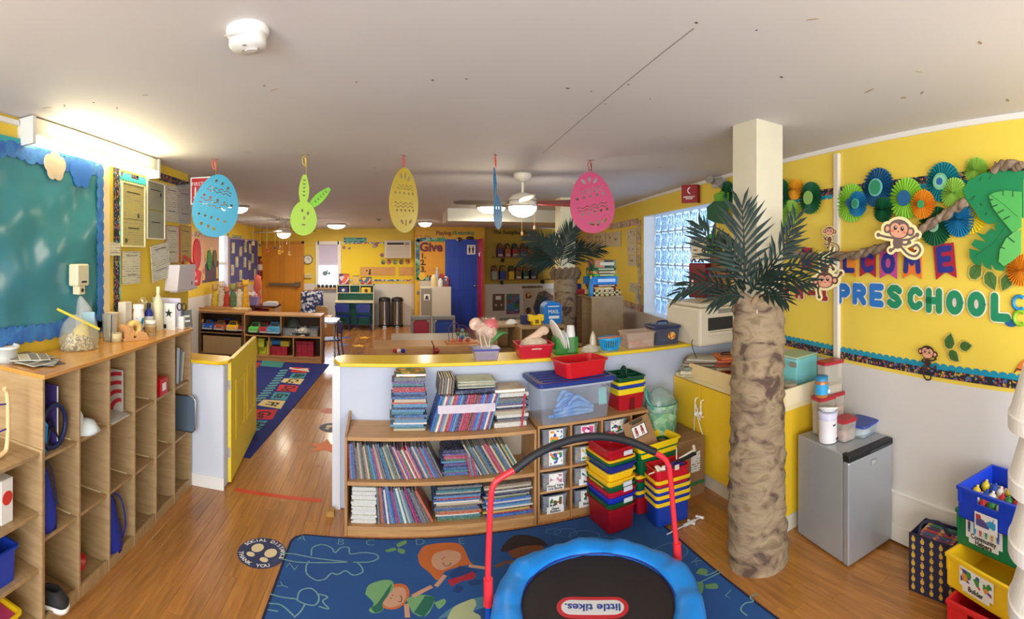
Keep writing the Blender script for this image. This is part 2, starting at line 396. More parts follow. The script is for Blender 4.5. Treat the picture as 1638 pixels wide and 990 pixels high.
# far wall with its window
W0, W1 = -1.80, -1.28
g = G(); wallbox(g, -3.34, W0, 11.6, 11.75, 2.4); wallbox(g, W1, .6, 11.6, 11.75, 2.4)
g.m(0).box(W0, W1, 11.6, 11.75, 1.98, 2.4).m(1).box(W0, W1, 11.6, 11.75, 0, .9)
struct('wall_back', g, [M_yel, M_white])
g = G().box(W0-.05, W0+.03, 11.56, 11.7, .88, 2.02).box(W1-.03, W1+.05, 11.56, 11.7, .88, 2.02).box(W0, W1, 11.56, 11.7, 1.94, 2.02).box(W0, W1, 11.6, 11.7, .9, .95).box(W0+.03, W1-.03, 11.62, 11.66, 1.42, 1.47)
wn = struct('window_2', g, M_wht)
mk('sill', G().box(W0-.07, W1+.07, 11.5, 11.6, .86, .9), M_plyx, wn)
mk('pane', G().box(W0+.02, W1-.02, 11.68, 11.685, .94, 1.96), mat('#ffffff', .1, a=.15), wn)
mk('roller_blind', G().box(W0+.03, W1-.03, 11.60, 11.606, 1.45, 1.95), mat('#cfc9e6', .8), wn)
# closet wall that stands forward, with the blue door
D0, D1 = 1.22, 1.963
g = G(); wallbox(g, .53, D0, 11.0, 11.12, 2.4); wallbox(g, D1, 2.15, 11.0, 11.12, 2.4); g.m(0).box(D0, D1, 11.0, 11.12, 2.05, 2.4); wallbox(g, .53, .62, 11.12, 11.6, 2.4)
wallbox(g, 2.06, 2.15, 11.12, 11.3, 2.4)
struct('wall_closet', g, [mat('#e0b02c', .55, n=.1, ns=2), mat('#e0b02c', .55, n=.1, ns=2)])
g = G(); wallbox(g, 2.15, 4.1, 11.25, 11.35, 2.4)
struct('wall_back_right', g, [mat('#b89a30', .6), M_white])  # yellow darkened in the paint for the shade under the boxed beam
# boxed beam under the ceiling
mk('trim_1', G().box(.83, 3.5, 7.15, 7.85, 2.2, 2.42), mat('#d8d6c8', .6), None, kind='structure', bev=.004)
# right wall, in its own frame: x runs towards the viewer, y into the wall
wR = DR*NR; s0, s1 = sr(1030), sr(1143)
g = G(); T = .22
wallbox(g, -11.5, s0, 0, T, CZ); wallbox(g, s1, 3.6, 0, T, CZ)
g.m(0).box(s0, s1, 0, T, 2.19, CZ).m(1).box(s0, s1, 0, T, 0, .95)
g.m(2).box(s0-.001, s0+.004, -.002, T, .95, 2.19).box(s0, s1, -.002, T, .945, .955).box(s0, s1, -.002, T, 2.186, 2.192)
struct('wall_right', g, [mat('#ecd252', .55, n=.4, ns=1.1, c2='#e0bf40'), M_white, M_wht], loc=wR, rz=RR)
struct('trim_2', G().box(-11, 3.5, -.015, 0, CZ-.03, CZ), M_wht, loc=wR, rz=RR)
struct('baseboard_right', G().box(-4.4, 3.5, -.02, 0, 0, .10).box(-4.4, 3.5, -.012, 0, .1, .285).box(-4.4, 3.5, -.022, 0, .285, .30), M_wht, loc=wR, rz=RR, bev=.003)
struct('baseboard_left', G().box(-1.78, -1.765, -1, 3.2, 0, .1), M_wht)
# glass block window
wn = struct('window_1', G().box(s0, s1, .15, .19, .95, .957).box(s0, s1, .15, .19, 2.183, 2.19).box(s0, s0+.02, .15, .19, .95, 2.19).box(s1-.02, s1, .15, .19, .95, 2.19), M_wht, loc=wR, rz=RR)
Mg, nt, P = newmat('glass_block'); P.inputs['Base Color'].default_value = lin('#d5eaff'); P.inputs['Roughness'].default_value = .28
P.inputs['Transmission Weight'].default_value = .95; P.inputs['IOR'].default_value = 1.25
v = coords(nt, 'Object', (1, 1, 1)); wv = N(nt, 'ShaderNodeTexWave', Scale=9.0, Distortion=6.0); wv.inputs['Detail Scale'].default_value = 2.0; nt.links.new(v, wv.inputs[0])
bp = N(nt, 'ShaderNodeBump', Strength=.9, Distance=.02); nt.links.new(wv.outputs[1], bp.inputs['Height']); nt.links.new(bp.outputs[0], P.inputs['Normal'])
nc, nr = 9, 6; bw, bh = (s1-s0)/nc, 1.24/nr
gb = G().box(-bw/2+.006, bw/2-.006, .15, .20, -bh/2+.006, bh/2-.006).box(-bw/2+.03, bw/2-.03, .14, .152, -bh/2+.03, bh/2-.03); gbm = mesh(gb, 'glass_block'); gbm.materials.append(Mg)
for i in range(nc):
    for j in range(nr):
        mk('glass_block', gbm, None, wn, (s0+bw*(i+.5), 0, .95+bh*(j+.5)))
g = G()
for i in range(1, nc): g.box(s0+bw*i-.008, s0+bw*i+.008, .155, .195, .95, 2.19)
for j in range(1, nr): g.box(s0, s1, .155, .195, .95+bh*j-.006, .95+bh*j+.006)
mk('mortar_joints', g, mat('#9fb0c0', .7), wn)
# sky bright outside the glass block window
lo = wR+UR*((s0+s1)/2)+NR*.75+Vector((0, 0, 1.6)); o = area('daylight_window', lo, (R(90), 0, RR), 2.0, 1.4, 32, (.82, .91, 1)); o.rotation_euler = (R(90), 0, RR+pi) if False else (R(90), 0, RR)
o.rotation_euler = (-(-NR)).to_track_quat('Z', 'Y').to_euler()
area('daylight_window', (-1.54, 11.95, 1.5), (R(-90), 0, 0), .6, 1.1, 30, (.85, .9, 1))
# low divider wall with yellow cap, right of the gate, and its stub beside the cubbies
xe = ay(533, 800, 3.21).x
g = G().box(xe, 2.75, 3.2, 3.42, 0, .955)
dv = struct('wall_divider', g, mat('#bcc4d6', .6, n=.06, ns=3), bev=.012)
cap = [(xe-.005, 3.30), (xe+.05, 3.17), (2.80, 3.17), (2.85, 3.45), (xe+.05, 3.45), (xe-.005, 3.38)]
mk('cap', G().slab(cap, .955, .98), mat('#e8c62a', .3, coat=.3), dv, bev=.005)
mk('corner_strip', G().box(xe-.004, xe+.05, 3.19, 3.2, 0, .955), mat('#d9dbe2', .5), dv)
mk('corner_block', G().box(xe-.03, xe+.02, 3.09, 3.14, 0, .035), mat('#b0863c', .7, n=.5, ns=60), dv)
g = G().box(XL, -1.19, 3.26, 3.42, 0, .905)
st = struct('wall_stub', g, mat('#cfd4e0', .6, n=.06, ns=3), bev=.02)
mk('cap', G().slab([(-1.79, 3.225), (-1.22, 3.225), (-1.165, 3.29), (-1.165, 3.39), (-1.22, 3.45), (-1.79, 3.45)], .905, .93), mat('#e8bd22', .3, coat=.3), st, bev=.005)
mk('base_strip', G().box(-1.5, -1.185, 3.25, 3.262, 0, .09), M_wht, st)
# yellow two-panel gate, swung open into the back room
a = Vector((-1.185, 3.36, 0)); b = Vector((-1.30, 4.43, 0)); L = (b-a).length; rz = atan2(b.y-a.y, b.x-a.x)
gate = mk('door_1', G().box(0, L, -.018, .018, .015, .915), mat('#e8cf3a', .4), None, a, rz, bev=.003, kind='structure')
for k, (x0, x1) in enumerate(((.14, .48), (.58, .94))):
    g = G().box(x0, x1, -.026, -.018, .28, .30).box(x0, x1, -.026, -.018, .72, .74).box(x0, x0+.02, -.026, -.018, .3, .72).box(x1-.02, x1, -.026, -.018, .3, .72).box(x0+.05, x1-.05, -.024, -.018, .33, .69)
    mk('panel_moulding', g, mat('#e0c634', .4), gate, bev=.004)
g = G()
for z in (.2, .7): g.box(-.006, 0, -.012, .012, z, z+.07)
mk('hinge', g, M_chrome, gate)
# blue door, red door open beside it
def panels(W, H, m_, parent, rows):
    for (x0, x1, z0, z1) in rows:
        g = G().box(x0*W, x1*W, -.008, 0, z0*H, z0*H+.012).box(x0*W, x1*W, -.008, 0, z1*H-.012, z1*H).box(x0*W, x0*W+.012, -.008, 0, z0*H, z1*H).box(x1*W-.012, x1*W, -.008, 0, z0*H, z1*H).box(x0*W+.03, x1*W-.03, -.006, 0, z0*H+.03, z1*H-.03)
        mk('door_panel', g, m_, parent, (0, 0, 0))
six = [(.12, .46, .8, .95), (.54, .88, .8, .95), (.12, .46, .42, .76), (.54, .88, .42, .76), (.12, .46, .06, .36), (.54, .88, .06, .36)]
Mb = mat('#123fb0', .4); W = D1-D0
d2 = struct('door_2', G().box(0, W, 0, .05, 0, 2.05), Mb, loc=(D0, 10.98, 0)); panels(W, 2.05, Mb, d2, six)
mk('handle', G().sph((W-.06, -.04, .98), .03), M_chrome, d2)
sg = mk('restroom_sign', G().box(W-.24, W-.04, -.012, -.002, 1.7, 1.92), M_wht, d2)
g = G()
for x in (W-.18, W-.10): g.ell(x, 1.88, .016, .016, -.015, -.012, 10).box(x-.022, x+.022, -.015, -.012, 1.79, 1.86).box(x-.015, x+.015, -.015, -.012, 1.73, 1.79)
mk('pictogram', g, M_black, sg)
Mr = mat('#b31f38', .4)
a = Vector((1.99, 10.98, 0)); b = Vector((1.95, 10.25, 0)); L = (b-a).length
d3 = struct('door_3', G().box(0, L, -.02, .02, 0.01, 2.05), Mr, loc=a, rz=atan2(b.y-a.y, b.x-a.x)); panels(L, 2.05, Mr, d3, six)
mk('hook', G().tube([(L-.1, -.03, 1.75), (L-.1, -.06, 1.72), (L-.1, -.05, 1.66)], .012), M_chrome, d3)
# orange exit door with push bar
c, W, H = rY(11.58, 421, 391, 483, 519)
Mo = mat('#d28a1e', .45, n=.15, ns=3)
d4 = struct('door_4', G().box(0, W, 0, .05, 0, 1.96), Mo, loc=(c.x-W/2, 11.55, 0))
panels(W, 1.96, Mo, d4, [(.14, .46, .08, .42), (.54, .86, .08, .42), (.14, .46, .48, .9), (.54, .86, .48, .9)])
g = G().box(-.05, 0, -.02, .05, 0, 2.02).box(W, W+.05, -.02, .05, 0, 2.02).box(-.05, W+.05, -.02, .05, 1.97, 2.03)
mk('door_frame', g, mat('#c8841c', .45), d4)
mk('push_bar', G().box(.15, W-.05, -.08, -.04, .93, 1.0).box(W-.16, W-.03, -.1, 0, .91, 1.03), mat('#8a7f70', .3, m=.8), d4, bev=.008)
g = G()
for k in range(9): g.box(.1+k*.1, .103+k*.1, -.004, 0, .85, 1.85)
mk('board_grooves', g, mat('#b87416', .5), d4)
# ================= LEFT: CUBBIES =================
XF = -1.43; CT = 1.16
ys = [1.62+.2667*i for i in range(7)]
t = thing('cubby_locker', 'birch plywood cubby locker of six open columns along the left wall', 'cubby', (-1.6, 2.42, 0))
def lw(g): return g.x(Matrix.Translation((1.6, -2.42, 0)))
mk('top_board', lw(G()).box(XL+.004, XF+.012, ys[0]-.01, ys[6]+.01, CT-.02, CT), woodmat('#cf9648', '#bd8036', .22, (22, 2.5, 3), coat=.3), t, bev=.003)
for i, y in enumerate(ys):
    mk('side_panel' if i in (0, 6) else 'divider', lw(G()).box(XL+.01, XF, y-.008, y+.008, .0, CT-.02), M_ply, t, bev=.002)
mk('back_panel', lw(G()).box(XL+.005, XL+.012, ys[0], ys[6], 0, CT-.02), M_ply, t)
mk('base_rail', lw(G()).box(XF-.02, XF-.002, ys[0]+.008, ys[6]-.008, 0, .06), M_plyh, t, bev=.002)
for i in range(6):
    for z in (.045, .412, .78):
        mk('shelf', lw(G()).box(XL+.013, XF-.012, ys[i]+.009, ys[i+1]-.009, z-.016, z), M_plyh, t, bev=.0015)
        if z > .1: mk('glue_bead', lw(G()).box(XL+.05, XF-.05, ys[i+1]-.014, ys[i+1]-.009, z, z+.005), M_cream, t)
# lower open unit in front of it
t = thing('low_shelf_unit', 'low birch shelf unit at the left edge, butting the cubby end', 'shelf unit', (-1.6, 1.2, 0))
def lu(g): return g.x(Matrix.Translation((1.6, -1.2, 0)))
mk('top_board', lu(G()).box(XL+.01, -1.44, .8, 1.602, .795, .813), M_plyh, t, bev=.002)
mk('end_panel', lu(G()).box(XL+.01, -1.425, 1.603, 1.611, 0, .825), M_ply, t, bev=.0)
mk('end_panel', lu(G()).box(XL+.01, -1.425, .78, .8, 0, .825), M_ply, t, bev=.002)
mk('back_panel', lu(G()).box(XL+.005, XL+.012, .8, 1.6, 0, .8), M_ply, t)
for z in (.06, .29, .545): mk('shelf', lu(G()).box(XL+.013, -1.445, .8, 1.602, z-.018, z), M_plyh, t, bev=.002)
# bent wood leg chair standing on it
t = thing('wooden_sled_frame', 'bent blond wood frame with violet cords standing on the low shelf unit', 'frame', (-1.52, 1.38, .813))
mk('bent_rail', G().tube(bez([(0, .08, .30), (.0, .10, .26), (0, .10, .06), (0, .06, .015), (0, -.1, .012), (0, -.3, .012)], 6), .011), mat('#e3c08c', .4), t)
mk('cord', G().tube(bez([(0, .09, .23), (-.01, -.02, .235), (0, -.12, .17)], 5), .004).tube(bez([(0, .09, .12), (-.01, 0, .11), (0, -.12, .12)], 5), .004).tube([(0, .02, .23), (0, -.01, .17)], .004), mat('#3b2f92', .5), t)
# things inside the cubbies
def put(y, x, z): return Vector((x, y, z))
y0 = ys[0]
t = thing('hand_fan_hoop', 'dark blue round hoop with looped cord in the first cubby', 'hoop', (-1.475, y0+.12, .781))
g = G(); g.tube([(0, .09*cos(a), .105+.1*sin(a)) for a in [2*pi*i/24 for i in range(25)]], .012, 6)
mk('hoop', g, M_navy, t); mk('cord', G().tube(bez([(0, -.05, .012), (0, -.02, .10), (-.01, .03, .06), (0, .06, .012)], 6), .005).tube(bez([(-.01, -.06, .03), (-.02, 0, .13), (0, .04, .03)], 6), .004), M_black, t)
t = thing('picture_book', 'tall thin book with purple edge standing in first cubby', 'book', (-1.62, y0+.155, .781))
mk('cover', G().box(-.14, .14, -.006, .006, 0, .29), mat('#4a3f86', .4), t); mk('page_block', G().box(-.13, .142, -.004, .004, .004, .286), M_wht, t)
t = thing('toy_shovel', 'bright blue plastic scoop leaning behind the dark hoop', 'toy', (-1.50, y0+.05, .781))
mk('blade', G().loft([(.05, .06, 0), (.055, .07, .12), (.03, .04, .15)], .01), mat('#1c8fd6', .35), t); mk('handle', G().tube([(0, 0, .14), (.0, .02, .2)], .01), mat('#1c8fd6', .35), t)
def bagmesh(w, d, h, lean, seed):
    random.seed(seed); g = G(); n = 14
    prof = [(1.0, 0), (1.04, .08), (.95, .3), (.82, .55), (.6, .78), (.3, .93), (.12, 1.0)]
    vs = []; fs = []
    for q, z in prof:
        for i in range(n):
            a = 2*pi*i/n; k = 1+random.uniform(-.13, .13)
            vs.append((lean*z*z+w/2*q*k*cos(a), d/2*q*k*sin(a), h*z))
    for r_ in range(len(prof)-1): fs += [(r_*n+i, r_*n+(i+1) % n, (r_+1)*n+(i+1) % n, (r_+1)*n+i) for i in range(n)]
    fs += [tuple(range(n-1, -1, -1)), tuple(range(6*n, 7*n))]
    return g.add(vs, fs, True)
Mbag = mat('#1a2f9c', .6, n=.3, ns=25)
t = thing('drawstring_bag', 'blue cloth drawstring bag slumped on the middle shelf of first cubby', 'bag', (-1.51, y0+.085, .413))
mk('pouch', bagmesh(.13, .13, .33, -.04, 3), Mbag, t); mk('drawstring', G().tube(bez([(-.04, 0, .32), (.02, .03, .28), (.05, .05, .1)], 6), .004), M_navy, t)
t = thing('drawstring_bag', 'blue drawstring bag hanging in the lower third cubby, loop to the right', 'bag', (-1.50, ys[2]+.10, .046))
mk('pouch', bagmesh(.14, .15, .33, -.02, 5), Mbag, t); mk('drawstring', G().tube(bez([(0, .02, .32), (.03, .08, .25), (.04, .11, .1), (.03, .08, .02)], 6), .005), Mbag, t)
t = thing('sneaker', 'black slip-on shoe with white sole in the bottom of first cubby', 'shoe', (-1.47, y0+.10, .046), R(-75))
pr = [(.075, .17, .0), (.082, .18, .012), (.080, .178, .028)]
mk('sole', G().loft(pr, .036, 6, sm=True), mat('#e9e6e0', .5), t)
mk('upper', G().loft([(.078, .172, .026), (.08, .17, .045), (.066, .12, .075), (.058, .09, .088), (.045, .07, .086), (.05, .09, .06)], .032, 6, sm=True), mat('#232326', .7, b=.3, bs=300), t)
mk('pull_tab', G().box(-.012, .012, -.092, -.082, .035, .065), M_wht, t)
t = thing('plastic_cup', 'red plastic cup lying in the bottom of the second cubby', 'cup', (-1.56, ys[1]+.12, .085), rot=(0, R(80), 0))
mk('body', G().lathe([(.036, -.05), (.042, .05), (.039, .05), (.033, -.044)]), M_red, t); mk('handle', G().tube(bez([(0, .04, -.03), (0, .065, 0), (0, .04, .03)], 5), .006), M_red, t)
for (yy, zz, h, s) in ((ys[1]+.06, .79, .13, 11), (ys[1]+.12, .80, .07, 12)):
    mk('crumpled_tissue', bagmesh(.1 if h > .1 else .18, .09 if h > .1 else .17, h, .03, s), mat('#dfe6ea', .7, n=.2, ns=30, c2='#a8c3cc'), None, (-1.51, yy, .781), label='crumpled pale tissue '+('standing up in second cubby' if h > .1 else 'lying flat in second cubby by shelf edge'), cat='tissue', group='tissues in the second cubby')
t = thing('cardboard_flyer', 'red and white striped flyer standing in the third cubby', 'flyer', (-1.60, ys[2]+.2, .782))
mk('sheet', G().box(-.13, .13, -.002, .002, 0, .25), mat('#b9b2a6', .6), t)
g = G()
for k, rr in enumerate((.08, .13, .18, .23)):
    P_ = [(.12-rr*cos(a), rr*sin(a)+.01) for a in [pi/2*i/8 for i in range(9)]]; Q = [(.12-(rr-.022)*cos(a), (rr-.022)*sin(a)+.01) for a in [pi/2*i/8 for i in range(8, -1, -1)]]
    g.prism([p for p in P_+Q], -.004, -.002)
mk('stripes', g, mat('#b32430', .6), t)
t = thing('paper_pile', 'pile of papers lying on the third cubby shelf', 'paper', (-1.58, ys[2]+.11, .782))
for k in range(5): mk('sheet', G().bb(random.uniform(-.01, .02), 0, .003*k, .27, .17, .0025), mat(random.choice(['#cfc9bd', '#b9b3aa', '#d8d2c6']), .7), t, rz=random.uniform(-.08, .08))
t = thing('tissue_box', 'small red box with white mark in the fifth cubby', 'box', (-1.50, ys[4]+.12, .782))
mk('box', G().bb(0, 0, 0, .13, .10, .11), M_red, t, bev=.003); mk('printed_mark', G().ell(-.0, .055, .025, .03, -.052, -.0502, 10).box(.0655, .067, -.03, .02, .03, .08), M_wht, t)
for k in range(4):
    c_ = ['#45536b', '#d8d7d2', '#6b7d95', '#c9c3b0'][k]
    b = thing('folder', ['slate blue', 'white', 'grey-blue', 'beige'][k]+' folder standing in the sixth cubby', 'folder', (-1.60, ys[5]+.10+.035*k, .782), group='folders in the sixth cubby')
    mk('cover', G().box(-.13, .13, -.004, .004, 0, .27-.02*k), mat(c_, .5), b, rot=(R(-2-3*k), 0, 0))
t = thing('metal_tray', 'grey metal tray with rounded corners sticking out of the sixth cubby', 'tray', (-1.53, ys[6]-.03, .413), rot=(R(0), 0, 0))
mk('plate', G().x(Matrix.Rotation(pi/2, 4, 'X')).loft([(.30, .26, 0), (.30, .26, .006)], .03, 4, cy=.13), mat('#6d8296', .35, m=.4), t)
mk('rim', G().tube([(.15*a, -.004, .13+.13*b) for a, b in ((-1, -.8), (-.85, -1), (.85, -1), (1, -.8), (1, .8), (.85, 1), (-.85, 1), (-1, .8), (-1, -.8))], .006), M_chrome, t)
# low unit contents at the frame edge
t = thing('card_box', 'white box with red circle on the second shelf of low unit', 'box', (-1.56, 1.44, .546)); mk('box', G().bb(0, 0, 0, .16, .07, .19), M_wht, t, bev=.003); mk('red_circle', G().ell(.02, .11, .035, .035, -.0375, -.035).x(Matrix.Rotation(pi/2, 4, 'Z')).ell(0, .11, .03, .03, -.0815, -.08), mat('#d23a2c', .5), t)
t = thing('storage_tub', 'blue plastic tub on the third shelf of low unit', 'tub', (-1.56, 1.40, .291)); mk('body', G().tray(.2, .2, .15), M_blue, t)
t = thing('storage_tub', 'yellow tub with pink papers on the bottom shelf of low unit', 'tub', (-1.54, 1.38, .061)); mk('body', G().tray(.2, .24, .10), M_ylp, t); mk('papers', G().bb(0, 0, .02, .15, .2, .06), mat('#d2417a', .6), t)
# ---------- on top of the cubbies ----------
def ct(px, py, z=CT): return fl(px, py, z)
p = ct(8, 578)
t = thing('deli_tub', 'round translucent tub of scraps at the left end of cubby top', 'tub', p)
mk('body', G().lathe([(.055, 0), (.07, .075), (.068, .075), (.052, .004)], 24), mat('#dfe3df', .3, a=.45), t); mk('rim', G().lathe([(.069, .07), (.074, .073), (.074, .082), (.066, .082), (.066, .073)], 24), mat('#e6e6e0', .4), t)
mk('scraps', G().lathe([(.05, .006), (.062, .04), (.03, .052), (0, .05)], 12), picmat(['#5f7a3f', '#c98a55', '#b9c3b0', '#8c5c3c'], 60), t)
cc = ct(52, 580)
cols = ['#4a4a4e', '#c9c4b8', '#8e8a85', '#d8d2c2', '#3a3b40', '#b8b0a0', '#e4ddcb']
for k in range(7):
    mk('magazine', G().bb(0, 0, 0, .20, .15, .003), textmat(cols[k], '#6b675f', 110, 20) if k in (1, 3, 5, 6) else mat(cols[k], .5), None, (cc.x+random.uniform(-.05, .03), cc.y+random.uniform(-.03, .05), CT+.0005+.0034*k), rz=random.uniform(-.5, .9),
       label=['dark', 'off-white', 'grey', 'cream', 'black', 'tan', 'ivory'][k]+' paper leaflet in the loose pile on cubby top, '+['lowest', 'second up', 'third up', 'middle', 'third down', 'second down', 'topmost'][k], cat='leaflet', group='leaflets on the cubby top')
p = ct(135, 548); p.x = -1.66; p.y = 2.18; p.z = CT
t = thing('seed_bag', 'clear bag of seeds with yellow zip edge on the cubby top', 'bag', p, R(60))
mk('seeds', bagmesh(.2, .13, .11, .0, 21), picmat(['#8b7b54', '#b9a878', '#5f5436', '#cdbf95'], 90), t)
mk('film', bagmesh(.23, .14, .20, -.03, 22), mat('#dcd9c4', .15, a=.22), t); mk('zip', G().tube([(-.13, 0, .235), (.12, -.02, .11)], .008, 6), mat('#e6cf35', .4), t)
mk('filling', bagmesh(.15, .1, .15, .03, 23), mat('#dcc878', .7, n=.4, ns=40), t)
t = thing('plastic_bag', 'crumpled clear plastic bag standing behind the seed bag', 'bag', (-1.71, 2.33, CT), R(40))
mk('film', bagmesh(.14, .09, .29, -.04, 31), mat('#d5dbd8', .15, a=.5, n=.2, ns=20), t); mk('printed_label', G().box(-.03, .04, -.052, -.045, .12, .2), mat('#9fc6d6', .5), t)
t = thing('glass_vase', 'tall empty square glass vase with dark edges on cubby top', 'vase', (-1.66, 2.50, CT))
mk('glass', G().loft([(.055, .055, 0), (.075, .075, .17), (.07, .07, .17), (.05, .05, .01)], .003), mat('#c8cfc8', .05, a=.25), t); mk('edges', G().tube([(.027, -.027, 0), (.037, -.037, .17)], .003).tube([(-.027, -.027, 0), (-.037, -.037, .17)], .002), M_dk, t)
p = fl(187, 546, CT)
t = thing('packing_tape_roll', 'clear packing tape roll lying on the cubby top', 'tape', (p.x-.01, p.y, CT))
mk('roll', G().lathe([(.028, 0), (.042, 0), (.042, .05), (.028, .05), (.028, 0)], 24), mat('#dccfa0', .2, a=.85), t)
mk('core', G().lathe([(.026, 0), (.028, 0), (.028, .05), (.026, .05), (.026, 0)], 20), M_cream, t)
t = thing('wooden_carton', 'tan paper cup sleeve standing in front of yellow wall trim', 'cup sleeve', (-1.72, 2.62, CT)); mk('body', G().loft([(.05, .05, 0), (.07, .07, .16)], .01), mat('#d6b98a', .6), t); mk('rim', G().loft([(.072, .072, .155), (.072, .072, .163)], .01), M_cream, t)
t = thing('paper_box', 'tall white carton with red print beside the spray cans', 'box', (-1.71, 2.76, CT)); mk('carton', G().bb(0, 0, 0, .06, .08, .22), mat('#dcd6c6', .6), t, bev=.002); mk('red_print', G().box(.0302, .031, -.03, .03, .17, .2), textmat('#dcd6c6', '#c2453a', 90, 40), t)
# tape dispenser
p = fl(232, 533, CT); p.x = -1.555; p.y = 2.62
t = thing('tape_dispenser', 'peach coloured desktop tape dispenser with a wide roll', 'dispenser', p, R(55))
g = G().bb(0, 0, 0, .17, .08, .018)
for sy in (-.034, .034):
    g.prism([(-.08, .018), (-.02, .018), (-.01, .06), (-.03, .09), (-.06, .10), (-.085, .08)], sy-.004, sy+.004)
    g.prism([(.0, .018), (.08, .018), (.07, .045), (.03, .06), (.005, .05)], sy-.004, sy+.004)
mk('body', g, mat('#cf9a64', .45), t, bev=.002)
mk('roll', G().x(Matrix.Translation((-.0, 0, .075)) @ Matrix.Rotation(pi/2, 4, 'X')).lathe([(.02, -.028), (.048, -.028), (.048, .028), (.02, .028), (.02, -.028)], 24), mat('#d9b66a', .3), t)
mk('spindle_knob', G().x(Matrix.Translation((-.065, 0, .075)) @ Matrix.Rotation(pi/2, 4, 'X')).lathe([(.022, -.05), (.022, .05)], 14), mat('#cf9a64', .45), t)
def bottle(name, label, loc, r, h, body, capc, lab=None, nk=.4, cat='bottle'):
    t = thing(name, label, cat, loc)
    mk('body', G().lathe([(r*.9, 0), (r, .01), (r, h*.66), (r*nk, h*.82), (r*nk, h*.84)], 18), body, t)
    mk('cap', G().lathe([(r*nk*1.15, h*.84), (r*nk*1.15, h), (0, h)], 16), capc, t)
    if lab: mk('printed_label', G().lathe([(r+.001, h*.15), (r+.001, h*.55)], 18), lab, t)
    return t
bottle('wipes_canister', 'white wipes canister with blue label on cubby top', (-1.65, 2.84, CT), .04, .2, M_wht, M_wht, picmat(['#2f8fc4', '#1d5aa8', '#e8eef2'], 30), .85, 'canister')
bottle('cleaner_bottle', 'dark blue cleaner bottle with black cap on cubby top', (-1.63, 2.95, CT), .032, .2, mat('#1b2a86', .3), M_black, mat('#dfe3ea', .5))
bottle('spray_bottle', 'tall cream spray bottle near the far end of cubby top', (-1.60, 3.03, CT), .036, .31, mat('#e3dcbc', .35, a=.85), mat('#e8dfb8', .5), None, .32)
t = thing('glue_jar', 'squat jar with white lid beside the tape dispenser', 'jar', (-1.545, 2.82, CT)); mk('jar', G().lathe([(.035, 0), (.037, .07), (.03, .08)], 18), mat('#c9b48c', .3, a=.8), t); mk('lid', G().lathe([(.036, .08), (.036, .1), (0, .1)], 18), M_wht, t); mk('printed_label', G().lathe([(.0385, .02), (.0385, .06)], 18), textmat('#b08a58', '#3c3a38', 80, 30), t)
t = thing('toy_figurine', 'small tan glass goblet filled with trinkets behind the bottles', 'goblet', (-1.70, 2.99, CT)); mk('bowl', G().lathe([(.03, 0), (.01, .02), (.01, .08), (.04, .12), (.045, .2)], 16), mat('#cbbf96', .3, a=.75), t); mk('trinkets', G().sph((0, 0, .2), .035, 10), picmat(['#b79a5f', '#8a6b3d', '#ddd3b2'], 70), t)
# caddy with scissors and card at far end
t = thing('craft_caddy', 'white caddy with black star picture at far end of cubby top', 'caddy', (-1.62, 3.13, CT))
mk('panel', G().box(-.10, .13, -.05, -.045, 0, .19), mat('#dcdedb', .5), t); mk('rear_panel', G().box(-.10, .13, .04, .045, 0, .22), mat('#c9c3da', .6), t); mk('base', G().box(-.10, .13, -.045, .04, 0, .006), M_wht, t)
g = G(); st5 = [(.08+(.032 if i % 2 == 0 else .013)*sin(pi*i/5), .12+(.032 if i % 2 == 0 else .013)*cos(pi*i/5)) for i in range(10)]
g.prism(st5, -.053, -.0505).box(-.02, .02, -.053, -.0505, .07, .14).ell(0, .14, .02, .025, -.053, -.0505, 12).box(.04, .06, -.053, -.0505, .01, .04)
mk('black_pictures', g, M_black, t); mk('green_leaves', bagmesh(.06, .04, .08, .01, 41), mat('#3f8f3a', .6), t, (-.08, 0, .12)); mk('red_flag', G().prism([(-.10, .09), (-.05, .1), (-.09, .14)], -.056, -.053), M_red, t)
t = thing('scissors', 'black handled scissors upright at far end of cubby top', 'scissors', (-1.48, 3.17, CT))
g = G()
for s in (-1, 1): g.tube([(s*.018+.018*cos(a), 0, .16+.026*sin(a)) for a in [2*pi*i/12 for i in range(13)]], .005, 6)
mk('handles', g, M_black, t); mk('blades', G().prism([(-.012, 0), (.012, 0), (.006, .14), (-.006, .14)], -.002, .002), M_chrome, t); mk('holder', G().bb(0, 0, 0, .05, .045, .09), M_wht, t, bev=.002)
t = thing('slate_sign', 'grey slate card sign tilted at far corner of cubby top', 'sign', (-1.455, 3.20, CT+.01), rot=(R(-8), R(-8), 0)); mk('plate', G().box(-.05, .06, -.03, -.026, .0, .12), mat('#4d4f4b', .6), t)
g = G()
for z in (.035, .07): g.box(-.035, .045, -.0315, -.03, z, z+.012)
mk('chalk_lines', g, mat('#b9bdb8', .8), t)

# ================= LEFT WALL =================
def onL(px0, py0, px1, py1, off=.0): c, w_, h_ = rL(px0, py0, px1, py1); return Vector((XL+off, c.y, c.z)), w_, h_
c0 = ax(160, 300, XL).y; zt, zb = 2.30, 1.25
t = thing('bulletin_board', 'large teal plastic covered bulletin board on left wall', 'bulletin board', (XL, 1.95, 1.77), RL)
yl, yr = -.9, c0-1.95
g = G(); n1, n2 = 34, 22; random.seed(5)
vs = [(yl+(yr-yl)*i/n1, -.014-.003*random.random()-.006*sin(i*.9+j*.3)*sin(j*.5)-.005*sin(i*.37-j*.8), zb-1.77+(zt-zb)*j/n2) for j in range(n2+1) for i in range(n1+1)]
g.add(vs, [(j*(n1+1)+i, j*(n1+1)+i+1, (j+1)*(n1+1)+i+1, (j+1)*(n1+1)+i) for j in range(n2) for i in range(n1)], True)
mk('plastic_cover', g, mat('#3f8a8c', .22, n=.5, ns=.9, c2='#3a7c9c', coat=.3), t)
